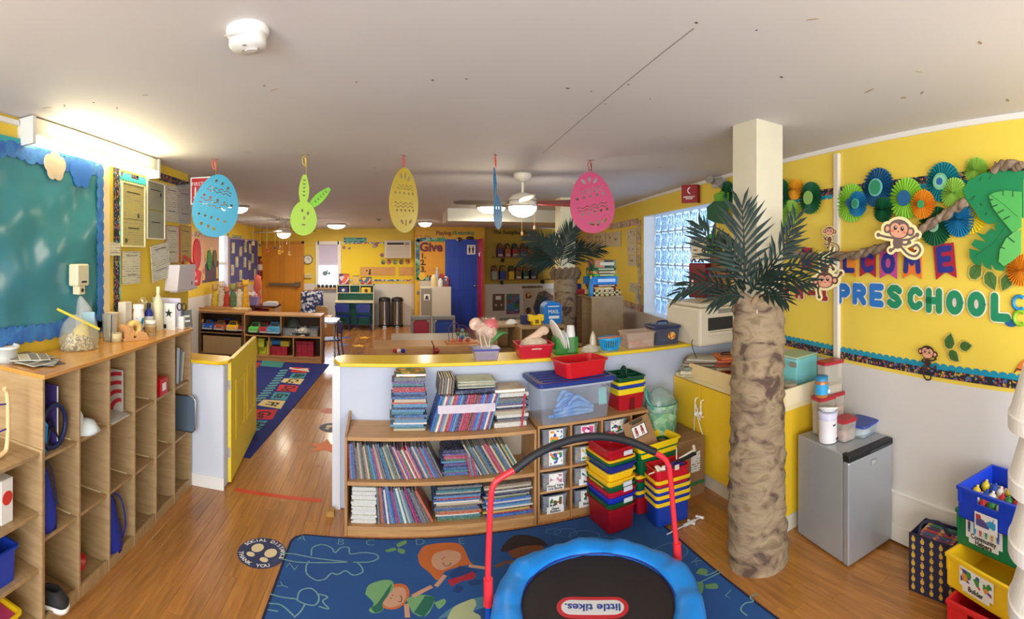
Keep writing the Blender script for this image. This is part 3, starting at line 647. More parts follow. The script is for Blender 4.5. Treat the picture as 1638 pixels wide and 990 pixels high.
mk('backing', G().box(yl, yr, -.003, 0, zb-1.77, zt-1.77), mat('#2a8f96', .6), t)
mk('top_strip', G().box(yl, yr, -.022, -.012, zt-1.80, zt-1.765), mat('#2aa0a6', .4), t)
g = G(); random.seed(9)
x = yl
while x < yr-.03:
    w_ = random.uniform(.05, .09); g.ell(x+w_/2, zb-1.77+.02+random.uniform(0, .035), w_*.7, .05, -.0235, -.0225, 14); g.ell(x+w_/2, zt-1.80-.025-random.uniform(0, .02), w_*.7, .045, -.0235, -.0225, 14); x += w_
z = zb-1.77
while z < zt-1.82: g.ell(yr-.03, z, .04, .05, -.0245, -.0235, 12); z += .07
mk('cloud_border', g, mat('#2f62b0', .6, n=.4, ns=18, c2='#4aa0d0'), t)
def cloud(cx, cz, s, m_, nm, lab):
    g = G()
    for dx, dz, r_ in ((-.5, .1, .45), (0, .3, .5), (.5, .1, .45), (-.25, -.35, .42), (.3, -.35, .42), (0, 0, .6)): g.ell(cx+dx*s, cz+dz*s, r_*s, r_*s*1.1, -.030-.0008*dx, -.026, 14)
    mk(nm, g, m_, t, label=lab)
cA = ax(82, 266, XL); cB = ax(124, 276, XL)
cloud(cA.y-1.95, cA.z-1.77, .10, mat('#d6c2a4', .7, n=.3, ns=12), 'paper_cloud', 'cream crumpled paper cloud'); cloud(cB.y-1.95, cB.z-1.77, .115, mat('#2d6fc2', .6), 'paper_cloud', 'blue paper cloud')
# hand sanitiser dispenser on the board
c, w_, h_ = onL(105, 422, 124, 470, .02)
t = thing('sanitiser_dispenser', 'cream wall dispenser on the teal board above the seed bag', 'dispenser', c, RL)
mk('housing', G().box(-w_/2, w_/2, -.07, .0, -h_/2+.05, h_/2), mat('#d8d0ac', .4), t, bev=.01); mk('nozzle', G().box(-w_/4, w_/4, -.06, -.01, -h_/2, -h_/2+.05), M_cream, t, bev=.004); mk('window', G().ell(0, -h_/2+.025, .012, .012, -.062, -.06), M_dk, t); mk('print', G().box(-.02, .03, -.0715, -.07, -.02, -.01), M_dk, t)
# cream vertical trim
c, w_, h_ = onL(160, 258, 172, 530)
struct('trim_3', G().box(-w_/2, w_/2, -.02, 0, .8-c.z, 2.36-c.z), mat('#e6cf9c', .5), loc=c, rz=RL, bev=.003)
# fluorescent light
y0_, y1_ = 1.82, 3.19
t = thing('fluorescent_light', 'long fluorescent light fixture high on the left wall', 'light', (XL, (y0_+y1_)/2, 2.34), RL)
hl = (y1_-y0_)/2
mk('housing', G().box(-hl, hl, -.10, 0, -.02, .07), mat('#dcd8c8', .5), t, bev=.004)
g = G()
for s in (-1, 1): g.box(s*hl-.012, s*hl+.012, -.11, 0, -.07, .072)
mk('end_cap', g, mat('#cfd0cc', .5), t)
mk('tube_cover', G().prism([(-hl+.02, -.06), (hl-.02, -.06), (hl-.02, -.02), (-hl+.02, -.02)], -.105, -.03), mat('#fff2c8', .4, e=5), t, bev=.01)
area('fluorescent_glow', (XL+.13, (y0_+y1_)/2, 2.30), (R(0), R(-60), 0), .08, 1.2, 9, (1, .88, .55))
lt = area('fluorescent_glow_up', (XL+.16, (y0_+y1_)/2, 2.32), (0, R(180), 0), .06, 1.15, 2.2, (1, .84, .48))
# scalloped dark border of the notice area
M_conf = picmat(['#20202a']*7+['#a8503e', '#3a6f98', '#b8983a', '#20202a', '#7a4a8a'], 85)
def border(name, lab, px0, py0, px1, py1, fn, rz, off, mt_, sc_m, flip=1, cat='border strip'):
    c, w_, h_ = fn(px0, py0, px1, py1)
    return c, w_, h_
c, w_, h_ = onL(181, 268, 190, 500, .004)
t = thing('border_strip', 'confetti print scalloped border running down beside the certificates', 'border strip', c, RL)
mk('strip', G().box(-w_/2, w_/2, -.004, 0, -h_/2, h_/2), M_conf, t)
g = G(); z = -h_/2
while z < h_/2: g.ell(w_/2+.004, z, .014, .017, -.003, 0, 10); z += .034
mk('scallops', g, mat('#7fc4b8', .6), t)
c, w_, h_ = onL(186, 280, 231, 290, .004)
t = thing('border_strip', 'turquoise scalloped border along the top of the certificates', 'border strip', c, RL)
mk('strip', G().box(-w_/2, w_/2, -.004, 0, 0, .03), M_conf, t); g = G(); x = -w_/2+.02
while x < w_/2: g.ell(x, 0, .022, .03, -.0035, 0, 10); x += .036
mk('scallops', g, mat('#35b8c0', .6), t)
c, w_, h_ = onL(254, 283, 300, 303, .004)
t = thing('border_strip', 'dark confetti border above the right-hand wall papers', 'border strip', c, RL); mk('strip', G().box(-w_/2, w_/2+.02, -.004, 0, -.01, .05), M_conf, t)
def framed(px, lab, page, frame=None, fw=.01, rows=60, seals=(), rot=0, off=.01, parent_extra=None, ink='#8f8b74'):
    c, w_, h_ = onL(*px, off)
    t = thing('framed_certificate' if frame else 'paper_notice', lab, 'certificate' if frame else 'notice', c, rot=(0, R(rot), RL) if rot else None, rz=RL)
    if rot: t.rotation_euler = (Matrix.Rotation(RL, 4, 'Z') @ Matrix.Rotation(R(rot), 4, 'Y')).to_euler()
    pages = parent_extra or [(-1, 1)]
    for (a, b) in pages: mk('sheet', G().box(-w_/2, w_/2, -.004, 0, a*h_/2, b*h_/2), textmat(page, ink, rows, 11), t)
    g = G().box(-w_*.3, w_*.3, -.0055, -.004, h_*.36, h_*.375).box(-w_*.25, w_*.25, -.0055, -.004, -h_*.22, -h_*.205)
    mk('heading', g, M_dk, t)
    for sx, sz in seals: mk('seal', G().ell(sx*w_, sz*h_, .014, .018, -.0055, -.004, 12), mat('#4a4436', .6), t)
    if frame:
        g = G().box(-w_/2-fw, -w_/2, -.012, .0, -h_/2-fw, h_/2+fw).box(w_/2, w_/2+fw, -.012, .0, -h_/2-fw, h_/2+fw).box(-w_/2, w_/2, -.012, .0, h_/2, h_/2+fw).box(-w_/2, w_/2, -.012, .0, -h_/2-fw, -h_/2)
        mk('frame', g, frame, t)
    return t
M_fr = mat('#e8e3b0', .4)
framed((193, 296, 228, 393), 'tall framed certificate on yellowed paper left of the grey one', '#b7a764', M_fr, seals=((-.33, -.42), (.22, .0)), parent_extra=[(-1, -.15), (-.13, 1)])
framed((233, 293, 260, 381), 'tall framed certificate with two grey pages under the light end', '#8f917e', mat('#dedcc4', .4), seals=((.3, .3),), parent_extra=[(-1, -.02), (.02, 1)])
framed((194, 402, 222, 454), 'two white typed notices pinned below the yellowed certificate', '#cfc8ac', None)
framed((171, 388, 190, 409), 'small cream note taped over the confetti border', '#d8cfae', None, off=.012)
framed((262, 297, 283, 355), 'upper left white form hanging right of the framed certificates', '#c6bfae', None, rot=-2, off=.008)
framed((284, 303, 303, 358), 'upper right grey form with dark banner hanging by wall end', '#b1a9a2', None, rot=-2, off=.008)
framed((263, 362, 283, 420), 'white form with pink rim hanging in the middle of lower row', '#c9c1ac', mat('#b56a58', .5), fw=.005, off=.007)
framed((286, 362, 303, 418), 'tan form at the far end of the left wall papers', '#c3a55c', mat('#a8673a', .5), fw=.004, off=.007)
framed((238, 390, 268, 447), 'curled white checklist hanging above the spray bottle', '#cfcbbb', None, rot=-8, off=.02)
c, w_, h_ = onL(262, 423, 296, 463, .0)
t = thing('paper_towel_dispenser', 'white metal paper towel dispenser on the left wall', 'dispenser', c, RL)
mk('housing', G().prism([(-w_*.38, h_/2), (w_*.42, h_/2), (w_*.5, -h_/2), (-w_*.5, -h_/2)], -.12, 0), mat('#d3ccd2', .35), t, bev=.006)
mk('slot', G().ell(w_*.2, -h_*.25, .006, .018, -.122, -.12), M_dk, t); mk('towel_slot', G().box(-w_*.4, w_*.4, -.1, -.03, -h_/2-.012, -h_/2), M_wht, t)
c = Vector((XL+.06, 3.86, 1.53))
t = thing('first_aid_bag', 'red first aid pouch hanging at the end of the left wall', 'first aid bag', c, R(20))
mk('pouch', G().prism([(-.07, .08), (.06, .04), (.10, .02), (.085, -.10), (-.05, -.10)], -.05, 0), mat('#c01f26', .6), t, bev=.008)
mk('strap', G().tube(bez([(-.06, -.02, .08), (-.07, -.02, .15), (-.02, -.02, .13), (.05, -.02, .04)], 6), .012), mat('#a8161e', .6), t)
g = G().ell(.03, .0, .026, .03, -.053, -.051, 16); mk('cross_emblem', g, mat('#d8a8a8', .6), t); mk('cross', G().box(.01, .05, -.055, -.053, -.005, .005).box(.025, .035, -.055, -.053, -.024, .024), mat('#b01a22', .6), t)
text('first aid', .03, M_wht, t, (.02, -.052, -.06))
c = ay(321, 305, 3.72)
t = thing('first_aid_sign', 'red and white first aid sign projecting from the left wall end', 'sign', (c.x, 3.72, c.z), R(4))
mk('plate', G().box(-.09, .11, -.003, .003, -.115, .115), M_wht, t, bev=.001); mk('red_field', G().box(-.078, .098, -.005, -.003, -.103, .103), mat('#c2121f', .45), t)
text('FIRST AID', .045, M_wht, t, (.018, -.0055, .055)); mk('arrow', G().prism([(-.052, .03), (-.038, .03), (-.038, -.05), (-.025, -.05), (-.045, -.085), (-.065, -.05), (-.052, -.05)], -.0065, -.005), M_wht, t)
mk('bracket', G().box(-.225, -.09, -.003, .003, .02, .06), M_chrome, t)
c, w_, h_ = onL(0, 178, 20, 188, 0)
struct('trim_4', G().box(XL, XL+.02, -1.5, 1.80, 2.375, 2.40), M_wht)
# ================= BOOKCASES =================
BY = 2.885
t = thing('bookcase', 'low tan wood bookcase full of books against the white divider', 'bookcase', (.31, 3.04, 0))
def lb(g): return g.x(Matrix.Translation((-.31, -3.04, 0)))
xa, xb = -.285, .895
mk('side_panel', lb(G()).add([], []).box(xa, xa+.016, BY, 3.195, 0, .60), M_shelfv, t, bev=.002)
mk('side_panel', lb(G()).box(xb-.016, xb, BY, 3.195, 0, .60), M_shelfv, t, bev=.002)
mk('side_wing', lb(G()).prism([], 0, 0) if 0 else lb(G()).add([(xa, BY+.02, .602), (xa, 3.195, .602), (xa, 3.195, .66), (xa+.014, BY+.02, .602), (xa+.014, 3.195, .602), (xa+.014, 3.195, .66)], [(0, 1, 2), (5, 4, 3), (0, 2, 5, 3), (0, 3, 4, 1), (1, 4, 5, 2)]), M_shelfv, t)
for z, nm in ((.602, 'top_board'), (.333, 'shelf'), (.066, 'shelf')): mk(nm, lb(G()).box(xa+.017, xb-.017, BY-.004, 3.18, z-.022, z), M_shelf, t, bev=.002)
mk('kick_board', lb(G()).box(xa+.017, xb-.017, BY+.01, BY+.02, 0, .043), M_shelf, t)
mk('back_panel', lb(G()).box(xa+.017, xb-.017, 3.183, 3.193, 0, .60), mat('#b5a48c', .6), t)
CN = {'blue': '#2c5f9e', 'teal': '#2a7480', 'red': '#a8262e', 'navy': '#1e2c58', 'pink': '#b5476e', 'cream': '#b3a88f', 'grey': '#6a6c72', 'green': '#47693f',
      'violet': '#5e4a8c', 'white': '#cfcdc6', 'brown': '#5c483c', 'sky blue': '#4f8cb8', 'yellow': '#c9ac3a', 'orange': '#c05a34', 'magenta': '#a81e62', 'tan': '#8f7862', 'royal blue': '#1c5fc0'}
_bk = {}
def bookmesh(cn, pale=False):
    k = (cn, pale)
    if k in _bk: return _bk[k]
    g = G(); g.m(0).box(-.5, -.38, -.5, .5, -.5, .5).box(.38, .5, -.5, .5, -.5, .5).box(-.38, .38, -.5, -.485, -.5, .5)
    g.m(1).box(-.38, .38, -.485, .47, -.48, .48)
    me = mesh(g, 'picture_book'); base = CN[cn] if cn in ('white', 'cream') else '#'+''.join('%02x' % int(int(CN[cn][i:i+2], 16)*.92) for i in (1, 3, 5))
    me.materials.append(picmat([base]*6+['#a9a7ac' if cn != 'white' else '#8d94a0', base, base], 30, .45, (1, 1, 1), rnd=True)); me.materials.append(mat('#d9d2c2', .8)); _bk[k] = me; return me
ORD = 'first second third fourth fifth sixth seventh eighth ninth tenth eleventh twelfth thirteenth fourteenth fifteenth sixteenth seventeenth eighteenth nineteenth twentieth'.split()
def ordn(i):
    if i < 20: return ORD[i]
    T_ = ['twenty', 'thirty', 'forty', 'fifty', 'sixty'][(i+1)//10-2]; k = (i+1) % 10
    return T_+'-'+ORD[k-1] if k else {'twenty': 'twentieth', 'thirty': 'thirtieth', 'forty': 'fortieth', 'fifty': 'fiftieth', 'sixty': 'sixtieth'}[T_]
def book(cn, w_, d_, h_, loc, rot, label, group):
    o = bpy.data.objects.new('picture_book', bookmesh(cn)); COL.objects.link(o); o.location = loc; o.rotation_euler = rot; o.scale = (w_, d_, h_)
    tag(o, label, 'book', group); return o
def row(x, x1, z, leanf, hts, ths, cols, where, group, yf=2.915, n=99, seed=1):
    random.seed(seed); i = 0; x_start = x
    while x < x1 and i < n:
        f = (x-x_start)/(x1-x_start); a = leanf(f); th = random.uniform(*ths); h = random.uniform(*hts); d = random.uniform(.19, .23)
        cn = cols[i % len(cols)] if isinstance(cols, list) else random.choice(cols.split())
        # centre of the tilted book resting on its lower corner
        cx = x+th/2; cz = z+h/2*cos(a)+th/2*abs(sin(a))
        book(cn, th, d, h, (cx+h/2*sin(a), yf+d/2+random.uniform(0, .015), cz), (0, a, 0), f'thin {cn} picture book, {ordn(i)} from left {where}', group)
        x += th/cos(a)+.0008; i += 1
    return x
def stack(cx, y, z, w_, d_, seq, where, group, seed=2, tilt=0, jx=.012, jr=.05):
    random.seed(seed); n = len(seq)
    for i, (cn, th) in enumerate(seq):
        ww = w_*random.uniform(.9, 1.02); dd = d_*random.uniform(.92, 1.0)
        place = 'lowest' if i == 0 else 'topmost' if i == n-1 else ordn(i)+' from bottom'
        o = book(cn, th, ww if False else dd, ww, (cx+random.uniform(-jx, jx), y+dd/2+random.uniform(0, .012), z+th/2), (0, pi/2+tilt, random.uniform(-jr, jr) if False else 0), f'{cn} book lying flat, {place} {where}', group)
        z += th+.0006
    return z
random.seed(3)
# shelf two: leaning rows
mid = ['red', 'sky blue', 'blue', 'violet', 'brown', 'grey', 'tan', 'cream', 'grey', 'brown', 'tan', 'cream', 'brown', 'teal', 'sky blue', 'teal', 'violet', 'pink', 'cream', 'tan', 'grey', 'navy', 'blue', 'teal', 'brown', 'cream', 'grey', 'green', 'cream', 'navy', 'blue', 'red', 'cream', 'violet', 'pink', 'green', 'white', 'red', 'cream', 'pink', 'navy', 'violet', 'cream', 'blue', 'grey']
row(-.262, .305, .334, lambda f: -R(2+24*min(1, f*1.5)), (.19, .225), (.0075, .0125), mid, 'in the middle shelf left row', 'books leaning in the left row of the middle shelf', n=52, seed=11)
seq = [('blue', .014), ('violet', .01), ('teal', .013), ('blue', .014), ('navy', .010), ('violet', .014), ('sky blue', .010), ('green', .014), ('pink', .014), ('orange', .008), ('violet', .012), ('navy', .02)]
stack(.395, 2.94, .334, .165, .2, seq, 'of the short pile on the middle shelf', 'books piled on the middle shelf', seed=5)
row(.478, .54, .334, lambda f: -R(12), (.13, .15), (.012, .016), ['red', 'sky blue', 'red', 'blue', 'orange'], 'in the short group right of the pile', 'short books beside the pile', n=4, seed=4)
row(.545, .80, .334, lambda f: -R(30), (.19, .225), (.008, .0125), ['cream', 'navy', 'grey', 'teal', 'cream', 'brown', 'grey', 'teal', 'navy', 'cream', 'red', 'pink', 'red', 'cream', 'green', 'blue', 'grey', 'cream', 'navy', 'yellow', 'teal', 'cream', 'green', 'brown', 'blue', 'yellow', 'cream', 'grey', 'green'], 'in the middle shelf right row', 'books leaning in the right row of the middle shelf', n=29, seed=8)
# bottom shelf
seq = [('white', .0125) for _ in range(17)]
stack(-.17, 2.91, .067, .155, .2, seq, 'of the even white pile on bottom shelf', 'white books piled on the bottom shelf', seed=9, jx=.006)
row(-.085, .25, .067, lambda f: -R(3+26*f), (.19, .235), (.009, .015), ['grey', 'brown', 'orange', 'blue', 'navy', 'white', 'violet', 'sky blue', 'blue', 'violet', 'magenta', 'sky blue', 'teal', 'white', 'teal', 'cream', 'sky blue', 'grey', 'navy', 'magenta', 'magenta', 'navy', 'grey', 'grey'], 'in the bottom shelf row', 'books leaning on the bottom shelf', n=27, seed=12)
seq = [('green', .016), ('teal', .014), ('white', .01), ('orange', .016), ('tan', .008), ('blue', .012), ('grey', .012), ('tan', .008), ('cream', .012), ('white', .008), ('blue', .012), ('red', .010), ('sky blue', .012), ('navy', .010), ('cream', .008), ('teal', .015), ('grey', .015)]
stack(.405, 2.92, .067, .29, .2, seq, 'of the left flat pile on bottom shelf', 'books in the left flat pile on the bottom shelf', seed=14, jx=.015)
seq = [('royal blue', .016), ('red', .010), ('yellow', .012), ('brown', .008), ('white', .010), ('sky blue', .012), ('blue', .012), ('white', .007), ('royal blue', .014), ('green', .014), ('cream', .009), ('navy', .010), ('grey', .010), ('white', .008), ('brown', .012), ('cream', .012), ('tan', .014)]
stack(.72, 2.92, .067, .30, .2, seq, 'of the right flat pile on bottom shelf', 'books in the right flat pile on the bottom shelf', seed=15, jx=.02, tilt=-.0)
# top of the bookcase
seq = [('cream', .012), ('teal', .012), ('sky blue', .014), ('white', .01), ('sky blue', .018), ('grey', .012), ('blue', .016), ('teal', .016), ('sky blue', .016), ('navy', .010), ('sky blue', .022), ('orange', .012), ('cream', .018), ('blue', .014), ('navy', .010), ('blue', .016), ('red', .030), ('navy', .008), ('teal', .016), ('violet', .012), ('grey', .024)]
z = stack(.105, 2.99, .603, .215, .17, seq, 'of the tall pile on the bookcase top', 'books in the tall pile on the bookcase', seed=21, jx=.012)
mk('picture_book', G().m(0).bb(0, 0, 0, .19, .15, .003).bb(0, 0, .016, .19, .15, .003).m(1).bb(0, 0, .003, .185, .145, .013), [picmat(['#b88448', '#6b7a3a', '#d6b060', '#8c4a2c', '#3c6a3a'], 30), M_wht], None, (.12, 3.085, z+.001), label='orange and green picture book topmost of the tall left pile', cat='book')
sl = ['royal blue', 'teal', 'white', 'pink', 'sky blue', 'cream', 'red', 'pink', 'royal blue', 'sky blue', 'violet', 'navy', 'pink', 'red', 'magenta', 'red', 'brown', 'magenta', 'royal blue', 'sky blue', 'magenta', 'violet', 'royal blue', 'white', 'magenta', 'sky blue', 'royal blue', 'red', 'red']
x = row(.235, .60, .603, lambda f: R(17), (.225, .232), (.0125, .0135), sl, 'in the slanting set on top', 'matching books slanting on the bookcase top', yf=2.95, n=27, seed=22)
mk('paper_band', G().box(-.17, .19, 0, .0012, -.026, .026), mat('#c9bccb', .7, n=.4, ns=30, c2='#d8d4d8'), None, (.452, 2.944, .745), label='pale paper band across the slanting books', cat='paper band')
for i in range(6):
    book(['brown', 'tan', 'grey', 'cream', 'tan', 'brown'][i], .012, .2, .10, (.30+.0165*i, 3.09, .825+.05), (0, R(6), 0), f'{["brown","tan","grey","cream","light tan","dark brown"][i]} paperback peeking up behind the slanting books', 'paperbacks behind the slanting books')
book('navy', .022, .2, .27, (.53, 3.075, .842), (0, pi/2-.03, 0), 'black binder lying across the slanting books', None)
bpy.data.objects[-1] if False else None
for i in range(8):
    c_ = ['#a9a596', '#c9c6b8', '#8f9a88', '#d2cdbd', '#b5b9a8', '#cdbfa5', '#9aa59a', '#c2cbb8'][i]
    mk('magazine', G().bb(0, 0, 0, .235, .17, .0045), mat(c_, .5, n=.4, ns=25), None, (.535+random.uniform(-.012, .012), 3.06+random.uniform(-.01, .01), .860+.0052*i), rz=random.uniform(-.04, .04),
       label=f'pale green-grey magazine, {"lowest" if i == 0 else "topmost" if i == 7 else ordn(i)+" from bottom"} on black binder', cat='magazine', group='magazines on the black binder')
seq = [('white', .030), ('tan', .008), ('grey', .014), ('navy', .006), ('white', .020), ('cream', .022), ('tan', .010), ('navy', .014), ('white', .010), ('violet', .010), ('teal', .012), ('grey', .020), ('brown', .008), ('white', .024)]
z = stack(.755, 2.96, .603, .215, .18, seq, 'of the right pile on the bookcase top', 'books in the right pile on the bookcase', seed=24, jx=.012)
mk('picture_book', G().m(0).bb(0, 0, 0, .2, .16, .004).bb(0, 0, .020, .2, .16, .004).m(1).bb(0, 0, .004, .195, .155, .016), [mat('#bfa98a', .5, n=.5, ns=20), M_wht], None, (.745, 3.05, z+.001), label='beige drawing book topmost of the right pile', cat='book')
mk('ribbon', G().box(-.006, .006, -.002, 0, 0, .21), mat('#b3283c', .5), None, (.815, 2.952, .604), rot=(0, R(6), 0), label='thin red ribbon tied down the front of the right book pile', cat='ribbon')

# ---------- cubby case with clear bins ----------
t = thing('bin_cabinet', 'tan wood cubby cabinet holding clear labelled bins', 'cabinet', (1.3, 3.04, 0))
def lc(g): return g.x(Matrix.Translation((-1.3, -3.04, 0)))
xs = [.905, 1.13, 1.355, 1.58, 1.70]
zs = [.05, .195, .335, .475, .60]
for i, x in enumerate((.905, 1.125, 1.345, 1.565, 1.69)): mk('side_panel' if i in (0, 4) else 'divider', lc(G()).box(x, x+.014, BY+.01, 3.195, 0, .60), M_shelfv, t, bev=.002)
for z in zs:
    for i in range(4 if z in (.05, .6) else 3):
        pass
mk('top_board', lc(G()).box(.905, 1.705, BY+.005, 3.195, .60, .618), M_shelf, t, bev=.002)
for z in zs[:-1]:
    for x0_, x1_ in ((.92, 1.124), (1.14, 1.344), (1.36, 1.564), (1.58, 1.689)): mk('shelf', lc(G()).box(x0_, x1_, BY+.015, 3.18, z-.014, z), M_shelf, t, bev=.0015)
mk('back_panel', lc(G()).box(.92, 1.69, 3.183, 3.19, .02, .6), mat('#8c745a', .6), t)
mk('base', lc(G()).box(.92, 1.69, BY+.02, BY+.035, 0, .036), M_shelf, t)
M_clear = mat('#c4cad0', .12, a=.35); M_clear2 = mat('#b0b6c0', .2, a=.34)
labs = {(0, 0): ('Shape\nBuilders', ['#2b6a3a', '#3a3a3a', '#7a4a30']), (0, 1): ('Wood Table\nUnit Blocks', ['#c98aa0', '#e0c0c8', '#b06a80']), (0, 2): (None, ['#d07a30', '#2f8a4a', '#2a4fa0', '#c02a30', '#e8e8e4', '#e8e8e4']), (0, 3): (None, ['#2a9ad0', '#3aa04a', '#e09030', '#1c3fae', '#e8e8e4']),
        (1, 0): ('Blocks', ['#2b6a3a', '#3a3a3a']), (1, 1): ('Beads', ['#3a4f6a', '#c9c9c9']), (1, 2): (None, ['#3a9a4a', '#e0b040', '#e8e8e4']), (1, 3): (None, ['#a83a7a', '#d84a90', '#e09a30', '#5a2a4a']),
        (2, 3): (None, ['#2a6a3a', '#3a3a8a', '#c05a30', '#e8e8e4', '#e8e8e4']), (2, 2): (None, ['#c02a30', '#e8e8e4'])}
fills = [['#2a3a7a', '#4a4a5a', '#1a2a5a'], ['#8a6a50', '#b09070', '#c9b090'], ['#d8a830', '#8a8a8a', '#e0b840'], ['#6a2a3a', '#8a4a5a', '#4a3a4a']]
colname = ['left column', 'second column', 'third column']; rowname = ['bottom', 'second', 'third', 'top']
for (ci, ri), (tx, pc) in labs.items():
    cx = [1.025, 1.245, 1.46][ci]; z = zs[ri]+.001
    b = thing('clear_bin', f'clear plastic bin with label, {rowname[ri]} row, {colname[ci]} of the bin cabinet', 'bin', (cx, 3.03, z), group='clear bins in the cubby cabinet')
    mk('body', G().tray(.175, .26, .11, .9, .003, .006, .015), M_clear2, b)
    mk('contents', G().loft([(.14, .2, .008), (.15, .22, .05), (.12, .2, .066)], .02), picmat(fills[ri], 45, rnd=True), b)
    c_ = mk('label_card', G().box(-.045, .05, -.1325, -.1305, .02 if not tx else .035, .105), M_wht, b)
    mk('printed_picture', G().box(-.038, .043, -.1335, -.1326, .045 if tx else .028, .098), picmat(pc+['#e8e8e4', '#e8e8e4'], 55, rnd=True), c_)
    if tx:
        c2 = mk('name_card', G().box(-.06, .055, -.1345, -.1335, .0, .042), M_wht, b); text(tx, .021, M_black, c2, (-.003, -.1348, .021), off=.0006)
def ct2(x, y, z=0): return Vector((x, y, z))
# big clear tote with blue lid
t = thing('storage_tote', 'large clear storage tote with blue lid on the bin cabinet', 'tote', (1.165, 3.022, .619), R(3))
mk('body', G().loft([(.47, .25, 0), (.52, .285, .235)], .03, 4), mat('#b9c4d6', .15, a=.26), t)
mk('rim', G().loft([(.53, .31, .228), (.535, .315, .235), (.535, .315, .242), (.53, .31, .244)], .03, 4), mat('#c3cbd8', .2, a=.7), t)
mk('lid', G().loft([(.56, .33, .245), (.57, .335, .25), (.57, .335, .268), (.55, .32, .274), (.50, .27, .274), (.49, .26, .268)], .035, 4), mat('#22347e', .3), t)
g = G()
for k in range(4): g.loft([(.46, .02, .268), (.45, .012, .276)], .006, 2, cy=-.09+.06*k)
mk('lid_ribs', g, mat('#22347e', .3), t)
random.seed(6); g = G()
for k in range(15):
    a = random.uniform(-.3, .3); y = random.uniform(-.09, -.03); z = .02+.011*k; x = random.uniform(-.06, .03); 
    g.tube(bez([(x-.15+.008*k, y, z*.6+.01), (x, y-.01, z+.01*random.random()), (x+.14-.004*k, y, z*.5+.02)], 5), .012+.004*random.random(), 6)
mk('plastic_sleeves', g, mat('#2f86e0', .25, n=.7, ns=10, c2='#a8d0f4'), t)
mk('note_card', G().box(.15, .21, -.151, -.149, .08, .19), mat('#86b8bc', .6), t, rot=(R(-4.0), 0, 0))
t = thing('storage_tray', 'red plastic tray sitting on the blue lid of the tote', 'tray', (1.235, 3.01, .896), R(10)); mk('body', G().tray(.345, .225, .105, .84, .004, .010, .03), mat('#c81a26', .3), t)
# stack of caddies
t0 = None
for i, (cn, cc_, h) in enumerate((('red', '#b01826', .12), ('yellow', '#e8cf22', .045), ('blue', '#1c3a9e', .04), ('yellow', '#e8cf22', .04), ('green', '#0b4a30', .05))):
    z = .619+[0, .105, .135, .158, .178][i]
    t = thing('craft_caddy', f'{cn} plastic caddy, {["lowest","second up","middle","second down","topmost with handle"][i]} in the nested stack', 'caddy', (1.60, 3.06, z), R(4), group='nested craft caddies')
    if i == 0:
        mk('body', G().loft([(.19, .2, 0), (.215, .225, .11), (.205, .215, .11), (.18, .19, .004)], .015), mat(cc_, .3), t); mk('front_notch', G().box(-.018, .018, -.113, -.106, .0, .085), mat('#6a0e18', .4), t)
    else:
        mk('body', G().tray(.232, .24, h, .93, .004, .008, .02), mat(cc_, .3), t)
    if i == 4:
        mk('handle', G().tube(bez([(0, -.03, .03), (0, -.03, .075), (0, 0, .10), (0, .03, .075), (0, .03, .03)], 6), .009), mat('#0b3a28', .35), t); mk('divider', G().box(-.1, .1, -.003, .003, .01, .042).box(-.003, .003, -.1, .1, .01, .042), mat(cc_, .3), t)
# green shopping bag on a cardboard box
t = thing('cardboard_box', 'brown cardboard box with white label beside the yellow cabinet', 'box', (1.93, 2.90, 0))
mk('box', G().box(-.15, .15, -.16, .18, 0, .40), mat('#8a6844', .75, n=.15, ns=12), t, bev=.002)
mk('address_label', G().box(.03, .11, -.162, -.16, .17, .31), textmat('#d5d2cc', '#444444', 60, 22), t); mk('green_tape', G().box(.0, .15, -.162, -.16, .075, .10), mat('#2f6a34', .5), t); mk('flap', G().box(-.15, .15, -.16, -.02, .40, .404), mat('#94714c', .75), t)
t = thing('reusable_bag', 'pale green checked bag stuffed with plastic on the box', 'bag', (1.86, 2.96, .405))
mk('body', G().lathe([(.105, 0), (.115, .1), (.12, .22), (.115, .225), (.10, .2)], 22, sq=.8), picmat(['#7fae80', '#94c094', '#a8c8a4', '#5f9a78'], 26), t)
mk('piping', G().tube([(.12*cos(a), .096*sin(a), .222) for a in [2*pi*i/24 for i in range(25)]], .004), mat('#2a7a5a', .5), t)
mk('plastic_film', bagmesh(.24, .19, .17, -.03, 51), mat('#b9cfc8', .1, a=.45, n=.5, ns=14, c2='#4f7f80'), t, (0, 0, .17)); mk('bag_handle', G().tube(bez([(-.1, -.05, .2), (-.15, -.04, .28), (-.13, -.0, .33), (-.06, .04, .24)], 6), .008), mat('#4aa49a', .5), t)
# ---------- tray stacks ----------
def ttray(cn, hx, lab, loc, rz, w_, d_, h_, group, extra=None, tp=.86, ribs=False, label=False):
    t = thing('storage_tray', lab, 'tray', loc, rz, group); m_ = mat(hx, .3)
    mk('body', G().tray(w_, d_, h_, tp, .004, .008, .025), m_, t)
    if ribs:
        g = G(); k = -w_/2+.02
        while k < w_/2-.02: g.box(k, k+.004, -d_/2-.002, -d_/2+.001, h_-.026, h_-.006); k += .011
        mk('rim_ribs', g, mat('#e6bf1e', .35), t)
        mk('rim_band', G().loft([(w_-.002, d_-.002, h_-.028), (w_+.006, d_+.006, h_-.024), (w_+.006, d_+.006, h_-.004), (w_-.004, d_-.004, h_-.002)], .025), mat('#e6bf1e', .35), t)
    if label: mk('label_card', G().box(.0, .065, -d_/2-.003, -d_/2-.001, h_-.045, h_-.018), mat('#c9ccd6', .5), t)
    return t
